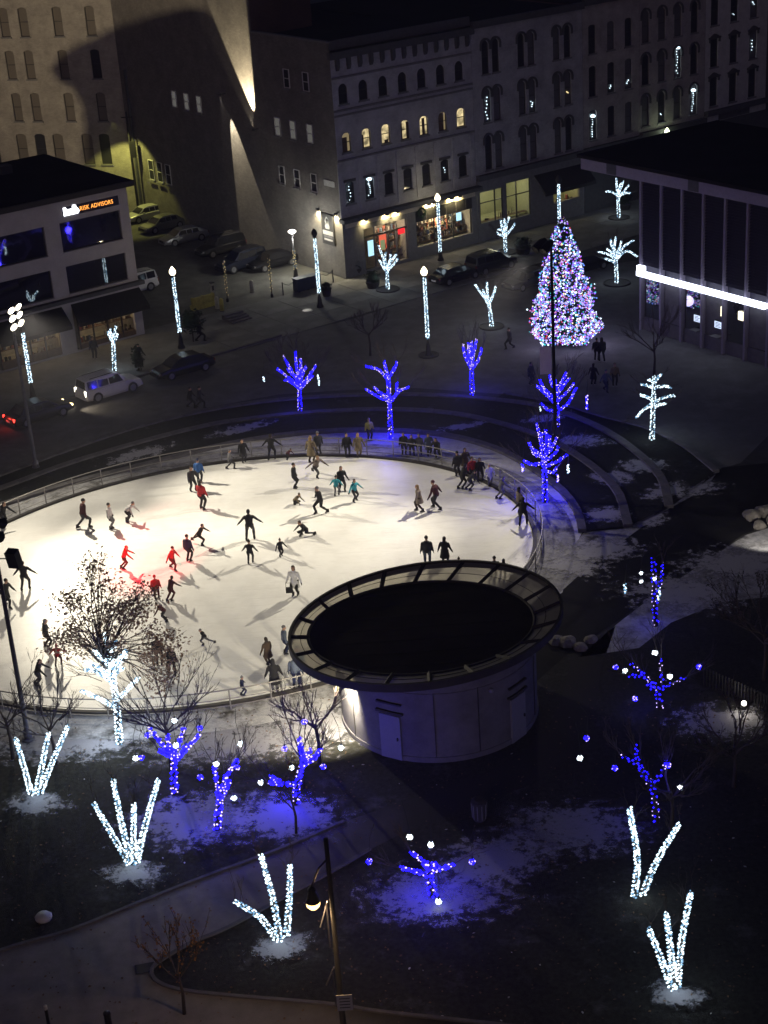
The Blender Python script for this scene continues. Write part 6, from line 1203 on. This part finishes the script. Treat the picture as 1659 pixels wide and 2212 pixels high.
def car(kind, paint, label, loc, rz, tail='dull_red', head='dull_lens', group=None):
    d = car_meshes(kind); t = thing('parked_car', label, 'car', loc, rz, group); h = d['L']/2; W_ = d['W']; pm = 'paint_'+paint
    d['body'].build('body', pm, t, smooth=False); d['cabin'].build('cabin', pm, t)
    for k in ('windscreen', 'rear_window'): d[k].build(k, 'car_glass', t)
    for s in d['side']: s.build('side_window', 'car_glass', t)
    for x in d['xw']:
        for sgn in (-1, 1):
            w_ = d['wheel'].build('wheel', 'tyre', t, loc=(x, sgn*(W_-.1), d['rr'])); d['rim'].build('rim', 'rim', w_)
    for sgn in (-1, 1):
        MB().box((0, 0, 0), (.2, .3, .13), 0).build('headlight', head, t, loc=(h-.15, sgn*W_*.64, d['belt']*.66), rz=-sgn*.35)
        MB().box((0, 0, 0), (.12, .2, .2 if kind == 'sedan' else .34), 0).build('tail_light', tail, t, loc=(-h+.08, sgn*W_*.76, d['belt']*.78), rz=sgn*.25)
        MB().box((0, 0, 0), (.12, .2, .12)).build('mirror', pm, t, loc=(.95 if kind != 'sedan' else .75, sgn*(W_+.06), d['belt']+.04))
    MB().box((h-.06, 0, .36), (.16, W_*1.5, .16)).build('front_bumper', pm, t); MB().box((-h+.04, 0, .42), (.14, W_*1.6, .18)).build('rear_bumper', pm, t)
    MB().box((-h-.035, 0, .5), (.02, .5, .13)).build('licence_plate', 'plate', t); MB().box((h-.02, 0, d['belt']*.58), (.1, W_*.9, .16)).build('grille', 'black_steel', t)
    if kind != 'sedan':
        for sgn in (-1, 1): MB().tube([(-1.7, sgn*W_*.62, d['belt']+.71), (.1, sgn*W_*.62, d['belt']+.73)], .025, 4).build('roof_rail', 'black_steel', t)
    return t
F = FROT; G1 = 'cars in the alley parking lot'; G2 = 'cars along the street'
def off(p, s, t_): q = Vector(p)+D1*s+D2*t_; return (q.x, q.y, .006)
car('sedan', 'pale', 'pale sedan deepest in the lot, half behind the office corner', (-21.09, 159.62, 0.0), F+math.pi, group=G1)
car('sedan', 'grey', 'grey sedan second from the back of the parking lot', (-19.13, 155.17, 0.0), F+math.pi+.05, group=G1)
car('sedan', 'silver', 'light silver sedan in the middle of the parking lot', (-16.68, 149.97, 0.0), F+math.pi-.04, group=G1)
car('suv', 'black', 'black estate car beside the light silver sedan', (-12.94, 145.0, 0.0), F+math.pi, group=G1)
car('suv', 'dark_blue', 'dark blue estate car near the barrier in the lot', (-10.84, 139.66, 0.0), F+math.pi+.03, group=G1)
car('sedan', 'black', 'black sedan against the alley wall by the white-headed lamp', (-8.1, 139.41, 0.0), F+math.pi, group=G1)
car('suv', 'white', 'white hatchback whose tail shows past the office corner', (-19.86, 134.63, 0.0), F+math.pi, group=G1)
car('suv', 'white', 'white estate car with bright rear lamps on the street', (-18.59, 109.63, 0.0), F+.02, 'reverse_on', group=G2)
car('sedan', 'charcoal', 'dark sedan with red tail light at the left edge of the street', (-22.9, 105.68, 0.0), F+.05, 'tail_on', 'head_on', group=G2)
car('sedan', 'black', 'black sedan parked at the kerb beside the wrapped lamp', (-13.73, 113.09, 0.0), F+math.pi-.03, group=G2)
car('sedan', 'black', 'black sedan parked right of the middle plaza lamp', (7.23, 131.52, 0.0), F, group=G2)
car('suv', 'charcoal', 'dark estate car between the fork-shaped tree and the shops', (10.37, 133.75, 0.0), F, group=G2)
car('sedan', 'dark_blue', 'dark sedan standing just left of the Christmas tree', (12.9, 128.54, 0.0), F+math.pi, group=G2)
car('sedan', 'black', 'dark sedan behind the starburst tree', (17.84, 131.73, 0.0), F, group=G2)
p = (-22.9, 105.68, 0.0); q = Vector(p)+D1*2.3; lamp('SPOT', 'head_light', (q.x, q.y, .75), (1, .85, .6), 240, .08, (q.x+3, q.y-.2, 0), 70, .8)
p = (-18.59, 109.63, 0.0); q = Vector(p)-D1*2.5; lamp('SPOT', 'reverse_light', (q.x, q.y, .9), (1, .9, .7), 60, .1, (q.x-1.6, q.y-1.4, 0), 100, .8); q = Vector((-22.9, 105.68, 0.0))-D1*2.45; lamp('POINT', 'brake_light', (q.x, q.y, .8), (1, .05, .03), 14, .1)

# ================================================================== STREET FURNITURE
mat('barrier_yellow', (.34, .31, .08), .8, var=.3); mat('bin_blue', (.02, .03, .06), .6); mat('concrete_post', (.34, .34, .27), .85); mat('planter', (.03, .028, .028), .8); mat('evergreen', (.012, .022, .012), .9, var=.5, scale=8); mat('amber_leaf', (.20, .10, .03), .85, var=.4, scale=6)
b = (-13.38, 128.93, 0.0); t = thing('barrier', 'yellow painted concrete barrier at the parking lot entrance', 'barrier', b, F); MB().bx(-1.1, 1.1, -.3, .3, 0, .35).bx(-1.05, 1.05, -.12, .12, .351, .95).build('block', 'barrier_yellow', t); 
for s in (-.95, 0, .95): MB().bx(s-.06, s+.06, -.16, .16, .352, 1.0).build('stiffener', 'barrier_yellow', t)
t = thing('ticket_post', 'pale ticket post standing behind the yellow barrier', 'post', (-12.62, 129.89, 0.0), F); MB().bx(-.14, .14, -.12, .12, 0, 1.7).build('post', 'concrete_post', t); MB().bx(-.17, .17, -.16, .16, 1.7, 1.78).build('cap', 'planter', t); MB().bx(-.1, .1, -.135, -.12, 1.1, 1.5).build('panel', 'planter', t)
for lab, b, m in (('short yellow bollard beside the striped step', (-11.8, 127.56, 0.0), 'barrier_yellow'), ('pale bollard in front of the parked dark estate car', (-9.59, 132.15, 0.0), 'concrete_post'), ('pale bollard right of the yellow barrier', (-12.21, 128.15, 0.0), 'concrete_post')):
    t = thing('bollard', lab, 'bollard', b, 0, 'bollards at the lot entrance'); MB().lathe([(.17, 0), (.17, .95), (.12, 1.05), (.03, 1.08)], 10).build('post', m, t, smooth=True); MB().lathe([(.2, 0), (.2, .06)], 10).build('footing', 'kerb_stone', t)
t = thing('steps', 'short flight of pale striped steps at the lot entrance', 'steps', (-10.48, 125.07, 0.0), F)
for k in range(4): MB().bx(-.9, .9, -.8+.4*k, -.42+.4*k, 0, .12+.1*k).build('tread', 'kerb_stone', t)
t = thing('waste_bin', 'blue waste bin with lid by the low fence', 'bin', (-5.48, 131.69, 0.0), F); MB().bx(-.6, .6, -.35, .35, .08, 1.05).build('tub', 'bin_blue', t); MB().bx(-.64, .64, -.4, .4, 1.06, 1.14).build('lid', 'bin_blue', t)
for s in (-.45, .45): MB().tube([(s-.06, -.3, .08), (s+.06, -.3, .08)], .08, 8).build('wheel', 'tyre', t)
t = thing('waste_bin', 'second blue waste bin nearer the wrapped lamp', 'bin', (-4.72, 132.3, 0.0), F); MB().bx(-.5, .5, -.35, .35, .08, 1.0).build('tub', 'bin_blue', t); MB().bx(-.54, .54, -.4, .4, 1.01, 1.09).build('lid', 'bin_blue', t)
f0, f1 = Vector((-6.98, 130.74, 0.0)), Vector((-2.88, 133.46, 0.0)); t = thing('low_fence', 'low dark chain fence in front of the alley sign', 'fence', f0)
for k in range(5): q = (f1-f0)*k/4; MB().tube([q, q+Vector((0, 0, 1.1))], .05, 6).build('post', 'black_steel', t)
for k in range(4):
    a_, b_ = (f1-f0)*k/4, (f1-f0)*(k+1)/4; MB().tube([a_+Vector((0, 0, 1)), (a_+b_)/2+Vector((0, 0, .72)), b_+Vector((0, 0, 1))], .025, 5).build('chain', 'black_steel', t)
MB().lathe([(.42, .0), (.42, .034), (.4, .04)], 18).build('manhole_cover', mat('worn_iron', (.3, .3, .28), .5, var=.2), None, loc=((-4.94, 125.97, 0.0)[0], (-4.94, 125.97, 0.0)[1], .03), label='pale round manhole cover on the sidewalk', cat='manhole cover')
def bush(name, label, base, r, h, m='evergreen', pot=True, n=260, trunk=0.0, cat='shrub', group=None):
    t = thing(name, label, cat, base, 0, group)
    if pot: MB().lathe([(r*.75, 0), (r*.95, .45), (r*.98, .55), (r*.85, .56)], 12).build('planter', 'planter', t)
    z0 = .55 if pot else trunk
    MB().tube([(0, 0, 0), (0, 0, z0+h*.6)], [.07, .03], 6).build('stem', 'bark', t); lf = MB()
    for k in range(n):
        d = Vector((rnd.gauss(0, 1), rnd.gauss(0, 1), rnd.gauss(0, 1))).normalized(); q = Vector((0, 0, z0+h/2))+Vector((d.x*r, d.y*r, d.z*h/2))*rnd.uniform(.55, 1.08); u, v = frame(d); l = rnd.uniform(.09, .2)
        lf.add([q, q+u*l+d*l*.4, q+d*l*.9, q-u*l+d*l*.4], [(0, 1, 2, 3)])
    lf.build('foliage', m, t, kind='stuff'); MB().ball((0, 0, z0+h/2), r*.72, n=10, squash=h/(2*r)).build('inner_foliage', m, t); return t
bush('clipped_shrub', 'round dark evergreen on the sidewalk right of the office lamp', (-13.54, 120.22, 0.0), .95, 1.7, pot=False, trunk=.8, n=420)
bush('planter_shrub', 'small planter shrub at the alley corner of the building', (-0.92, 135.46, 0.0), .55, .8); bush('planter_shrub', 'planter shrub left of the four-armed white tree', (0.39, 131.06, 0.0), .6, .8)
bush('planter_shrub', 'planter shrub left of the glazed shop window', (10.73, 144.4, 0.0), .6, .8); bush('planter_shrub', 'planter shrub in front of the tall lit shop glass', (14.75, 150.27, 0.0), .75, 1.2); bush('planter_shrub', 'planter shrub below the bushy white tree', (13.47, 138.13, 0.0), .7, .9)
bush('planter_shrub', 'planter shrub before the dark awning', (19.56, 151.53, 0.0), .7, .9); bush('planter_shrub', 'planter shrub behind the far white tree', (24.27, 150.71, 0.0), .6, .9); bush('planter_shrub', 'planter shrub at the foot of the unlit-lantern lamp', (-3.41, 129.62, 0.0), .4, .5)
bush('clipped_shrub', 'tall thin dark evergreen beside the parked black car', (-17.08, 114.4, 0.0), .4, 1.8, pot=False, trunk=.1, n=220)
for b, r in (((1.58, 130.24, 0.0), 1.0), ((12.02, 138.81, 0.0), 1.0), ((9.05, 118.76, 0.0), .95), ((23.24, 147.71, 0.0), 1.0), ((19.9, 127.61, 0.0), 1.1), ((4.0, 113.19, 0.0), .75)):
    o = MB().lathe([(r, 0), (r, .1), (r*.9, .12), (r*.88, .06)], 20).build('tree_grate', 'planter', None, loc=(b[0], b[1], .0), kind='structure')
t = thing('litter_bin', 'dim ribbed litter bin on the lawn below the pavilion', 'bin', (2.99, 55.63, 0.0)); MB().lathe([(.24, 0), (.28, .1), (.3, .8), (.33, .82), (.33, .9), (.2, .98)], 14).build('tub', 'planter', t, smooth=False)
for k in range(10): a = 2*math.pi*k/10; MB().tube([(.28*math.cos(a), .28*math.sin(a), .12), (.31*math.cos(a), .31*math.sin(a), .8)], .02, 4).build('slat', 'stone_trim', t)
MB().lathe([(.3, 0), (.34, .12), (.25, .22), (.05, .25)], 10).build('marker_stone', 'stone_pale', None, True, loc=(-13.94, 51.15, 0.0), label='small pale round stone on the left lawn', cat='stone')
MB().bx(-.35, .35, -.25, .25, .012, .03).build('drain_grate', 'planter', None, loc=(-9.76, 47.88, 0.0), rz=.2, label='dark drain grate at the tip of the lawn island', cat='drain')
t = thing('bollard', 'slim white-capped bollard at the bottom edge of the path', 'bollard', (-12.78, 45.06, 0.0)); MB().tube([(0, 0, 0), (0, 0, .85)], .06, 8).build('post', 'black_steel', t); MB().lathe([(.07, .85), (.07, 1.0), (.02, 1.03)], 8).build('cap', 'stone_pale', t)
t = thing('bollard', 'squat dark bollard at the bottom edge of the path', 'bollard', (-10.66, 44.77, 0.0)); MB().tube([(0, 0, 0), (0, 0, .7)], .12, 8).build('post', 'black_steel', t); MB().lathe([(.14, .7), (.12, .78), (.03, .82)], 8).build('cap', 'black_steel', t)
# lit boulders and fence at the right edge
mat('boulder', (.2, .185, .165), .9, var=.35, scale=3, bump=.8)
def rock(label, base, r, sq, grp):
    o = MB().ball((0, 0, 0), r, n=12, squash=sq); o.v = [tuple(Vector(v)*(1+.22*math.sin(v[0]*7+base[0])*math.cos(v[1]*6+base[1]))) for v in o.v]; o.build('boulder', 'boulder', None, False, loc=(base[0], base[1], r*sq*.55), label=label, cat='boulder', group=grp)
for i, (x, y, r) in enumerate(((1625, 1120, .55), (1640, 1140, .4), (1655, 1112, .6), (1672, 1130, .5))): rock(['leftmost lit boulder at the right edge', 'small lit boulder at the right edge of the path', 'large lit boulder at the right edge', 'outermost lit boulder at the right edge'][i], [(20.17, 82.08, 0.0), (20.26, 80.85, 0.0), (21.02, 82.43, 0.0), (21.18, 81.3, 0.0)][i], r, .6, 'lit boulders at the right')
lamp('SPOT', 'ground_light', (19.95, 76.88, 1.6), (1, .93, .8), 420, .1, (20.51, 81.9, 0.0), 90, .6)
for i, pz in enumerate(((8.33, 69.47, 0.0), (8.92, 68.93, 0.0), (7.8, 69.73, 0.0), (9.53, 69.62, 0.0))): rock(['snowy rock right of the pavilion', 'second snowy rock right of the pavilion, lower', 'rock closest to the right pavilion rim', 'outer snowy rock right of the pavilion'][i], pz, (.5, .38, .45, .35)[i], .5, 'rocks beside the pavilion')
t = thing('garden_fence', 'low picket fence on the lit bank at the right edge', 'fence', (13.95, 64.83, 0.0)); f0, f1 = Vector((13.95, 64.83, 0.0)), Vector((16.84, 61.25, 0.0)); n = 26
for k in range(n): q = (f1-f0)*k/n; MB().bx(q.x-.025, q.x+.025, q.y-.02, q.y+.02, 0, .95).build('picket', 'black_steel', t)
for z in (.2, .85): MB().tube([Vector((0, 0, z)), f1-f0+Vector((0, 0, z))], .022, 4).build('rail', 'black_steel', t)
t = thing('ground_lamp', 'small white ground lamp glowing on the bank at the right edge', 'ground lamp', (15.26, 62.55, 0.0)); MB().lathe([(.12, 0), (.12, .2), (.1, .22)], 10).build('body', 'black_steel', t); MB().ball((0, 0, .3), .12, n=10).build('globe', 'lamp_glass_white', t)
p = (15.24, 62.43, 0.0); lamp('POINT', 'lamp_light', (p[0]-.1, p[1]-.35, .55), (1, .9, .7), 26, .15)

# ------------------------------------------------------------------ bare trees
def bare_tree(label, base, h, n0, spread, leaf=None, nleaf=0, lvl=4, r=.095, group='bare trees'):
    t = thing('bare_tree', label, 'tree', base, 0, group); tr = MB().tube([(0, 0, 0), (.05, .02, h*.2), (-.03, 0, h*.38)], [r, r*.8, r*.65], 8); tr.build('trunk', 'bark', t, smooth=True)
    cr = MB()
    for k in range(n0):
        a = 2*math.pi*k/n0+rnd.uniform(-.4, .4); d = Vector((math.cos(a)*spread, math.sin(a)*spread, rnd.uniform(.5, 1.1))).normalized(); grow(cr, Vector((-.03, 0, h*rnd.uniform(.28, .38))), d, h*rnd.uniform(.22, .3), r*.45, lvl, .5, .25)
    cr.build('crown', 'twig_bark', t, kind='stuff')
    if nleaf:
        lf = MB(); vv = cr.v
        for k in range(nleaf):
            q = Vector(rnd.choice(vv)); a = Vector((rnd.uniform(-1, 1), rnd.uniform(-1, 1), rnd.uniform(-1, 1))).normalized(); u, v = frame(a); l = rnd.uniform(.06, .12); lf.add([q, q+a*l*.5+u*l*.4, q+a*l, q+a*l*.5-u*l*.4], [(0, 1, 2, 3)])
        lf.build('leaves', leaf, t, kind='stuff')
    return t
bare_tree('bare spreading tree in front of the civic building screens', (18.97, 105.7, 0.0), 6.0, 7, .9)
bare_tree('bare tree overhanging the left end of the front railing', (-17.14, 62.64, 0.0), 5.6, 6, .9); bare_tree('bare bushy tree between the front railing and the stout blue tree', (-9.97, 60.99, 0.0), 6.0, 9, 1.1, lvl=4)
bare_tree('bare tree just left of the pavilion wall', (-3.53, 60.54, 0.0), 5.2, 6, .9); bare_tree('low bare tree at the far left of the front lawn', (-15.16, 62.01, 0.0), 4.8, 6, 1.0)
bare_tree('dense bare tree at the right edge by the snowy bank', (16.7, 64.87, 0.0), 6.5, 9, 1.0, 'evergreen', 700); bare_tree('dense dark bush on the right lawn left of the right edge', (13.5, 56.65, 0.0), 5.0, 8, 1.0, 'evergreen', 500)
bare_tree('twiggy dark tree in front of the half hidden blue tree', (10.46, 54.1, 0.0), 4.5, 7, 1.0); bare_tree('thin bare tree beside the highest blue light ball', (-4.21, 58.85, 0.0), 5.0, 3, .5, r=.08)
bare_tree('young tree with amber leaves by the footpath', (-8.13, 45.33, 0.0), 4.6, 5, .35, 'amber_leaf', 420, lvl=3, r=.07); bare_tree('thin amber sapling where the footpath bends', (-4.44, 55.55, 0.0), 4.0, 4, .4, 'amber_leaf', 160, lvl=3, r=.06)
bare_tree('bare tree on the street beside the leftmost blue tree', (-0.2, 114.09, 0.0), 4.5, 6, .9, r=.09)

# leaf litter and snow crumbs on the lawns
lt = MB()
for k in range(2000):
    x, y = rnd.uniform(-17, 16), rnd.uniform(40, 66)
    if (x-1.9)**2+(y-64.4)**2 < 24: continue
    s = rnd.uniform(.03, .08); a = rnd.random()*6; lt.add([(x+s*math.cos(a), y+s*math.sin(a), .022), (x-s*.6*math.sin(a), y+s*.6*math.cos(a), .03+rnd.random()*.03), (x-s*math.cos(a), y-s*math.sin(a), .024), (x+s*.6*math.sin(a), y-s*.6*math.cos(a), .022)], [(0, 1, 2, 3)], 0 if rnd.random() < .94 else 1)
lt.build('leaf_litter', ['litter', 'stone_pale'], kind='stuff')

# ------------------------------------------------------------------ alley lights
q = Vector(CN)+D2*33.2-D1*2.6; lamp('SPOT', 'wall_pack_light', (q.x, q.y, 9.6), (.92, .88, .22), 3000, .12, (q.x-.6, q.y+.8, 0), 100, .3)
q = Vector(CN)+D2*11.6-D1*.5; lamp('SPOT', 'uplight', (q.x, q.y, 11.3), (1, .82, .52), 42000, .05, tuple(q+D2*1.75+D1*.3+Vector((0, 0, 17.3))), 35, .3)
t = thing('wall_uplight', 'small wall uplight at the corner of the tall brick block', 'wall light', q-Vector((0, 0, 0))); t.location.z = 11.0; MB().bx(-.12, .12, -.12, .12, 0, .2).build('housing', 'black_steel', t); MB().tube([(0, 0, .1), D1*.5+Vector((0, 0, .1))], .04, 5).build('arm', 'black_steel', t)
q = Vector(CN)+D2*16.4-D1*.6; lamp('SPOT', 'downlight', (q.x, q.y, 13.4), (1, .86, .62), 13000, .05, tuple(q-D2*2.4+D1*.3+Vector((0, 0, 3.6))), 28, .15)
t = thing('wall_downlight', 'small wall downlight on the alley wall above the lit strip', 'wall light', q); t.location.z = 13.5; MB().bx(-.12, .12, -.12, .12, 0, .2).build('housing', 'black_steel', t); MB().tube([(0, 0, .1), D1*.6+Vector((0, 0, .1))], .04, 5).build('arm', 'black_steel', t)
# unseen floodlight on the office roof; added plate cut to cast the curved wall shadow
t = thing('unseen_floodlight', 'unseen floodlight on the office roof with a plate added to shape the wall shadow', 'floodlight', (-36, 112, 12.06)); MB().tube([(0, 0, 0), (0, 0, 4.9)], .08, 8).build('unseen_mast', 'black_steel', t); MB().box((0, -.3, 4.95), (.4, .4, .3)).build('lamp_head', 'black_steel', t)
SH = [(-35.5, 116.1, 16.77), (-35.41, 116.07, 16.87), (-35.25, 116.02, 16.95), (-35.02, 115.94, 17.04), (-34.86, 115.88, 17.1), (-34.49, 115.74, 17.21), (-34.07, 115.58, 17.32), (-33.82, 115.49, 17.34), (-33.68, 115.42, 17.28), (-33.61, 115.38, 17.14), (-33.53, 115.33, 16.92), (-33.38, 115.25, 16.67), (-33.23, 115.16, 16.36), (-33.05, 115.05, 15.93), (-32.86, 114.93, 15.44), (-34.36, 115.53, 15.5), (-35.41, 115.96, 15.68), (-35.3, 115.98, 16.38), (-35.3, 115.99, 16.5), (-35.34, 116.02, 16.62), (-35.46, 116.07, 16.69)]
SH = [Vector(p)-Vector((-36, 112, 12.06)) for p in SH]; axv = Vector((.367, .926, -.086))*.03; n = len(SH)
MB().add(SH+[p+axv for p in SH], [tuple(range(n)), tuple(range(2*n-1, n-1, -1))]+[(i, n+i, n+(i+1) % n, (i+1) % n) for i in range(n)]).build('shadow_plate', 'black_steel', t); MB().tube([SH[15], SH[15]-Vector((0, 0, 3.4))], .05, 6).build('plate_post', 'black_steel', t)
lamp('SPOT', 'unseen_flood', (-36, 112, 17.0), (1, .80, .52), 42000, .05, (-24, 160, 17.5), 46, .5)

# glowing beads standing in for reflected lamps in upper windows of the row
row = [o for o in bpy.data.objects if o.name.startswith('window') and o.parent and o.parent.name.startswith('brick_building')]
def near(s_, h_): return min(row, key=lambda o: abs(o.location.x-s_)+abs(o.location.z-h_))
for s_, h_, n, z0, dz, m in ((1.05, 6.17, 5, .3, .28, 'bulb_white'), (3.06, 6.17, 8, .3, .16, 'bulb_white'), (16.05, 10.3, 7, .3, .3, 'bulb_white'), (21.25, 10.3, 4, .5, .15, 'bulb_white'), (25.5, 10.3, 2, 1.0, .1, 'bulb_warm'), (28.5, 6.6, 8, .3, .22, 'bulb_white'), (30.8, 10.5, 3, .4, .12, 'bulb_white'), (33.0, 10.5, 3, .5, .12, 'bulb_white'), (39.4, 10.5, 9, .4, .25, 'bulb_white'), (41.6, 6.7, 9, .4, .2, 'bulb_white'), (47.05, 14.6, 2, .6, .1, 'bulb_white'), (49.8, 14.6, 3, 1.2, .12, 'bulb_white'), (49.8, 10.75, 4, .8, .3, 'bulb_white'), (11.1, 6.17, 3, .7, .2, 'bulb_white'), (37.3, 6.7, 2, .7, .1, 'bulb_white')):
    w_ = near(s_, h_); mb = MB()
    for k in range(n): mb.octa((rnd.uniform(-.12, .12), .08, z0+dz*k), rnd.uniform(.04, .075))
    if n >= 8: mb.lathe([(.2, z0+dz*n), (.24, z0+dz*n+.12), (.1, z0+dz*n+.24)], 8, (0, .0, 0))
    mb.build('window_glints', m, w_, kind='stuff')

# ------------------------------------------------------------------ thin haze volume, added to lift the darks and soften the lights
m = bpy.data.materials.new('haze'); m.use_nodes = True; t_ = m.node_tree; t_.nodes.clear()
vo = t_.nodes.new('ShaderNodeVolumePrincipled'); vo.inputs['Color'].default_value = (.80, .80, .92, 1); vo.inputs['Density'].default_value = 0.0007; vo.inputs['Anisotropy'].default_value = 0.35
oo = t_.nodes.new('ShaderNodeOutputMaterial'); t_.links.new(vo.outputs[0], oo.inputs['Volume']); M['haze'] = m
MB().bx(-120, 160, -30, 320, -1.2, 45).build('haze', 'haze', kind='stuff')
cy.volume_bounces = 0
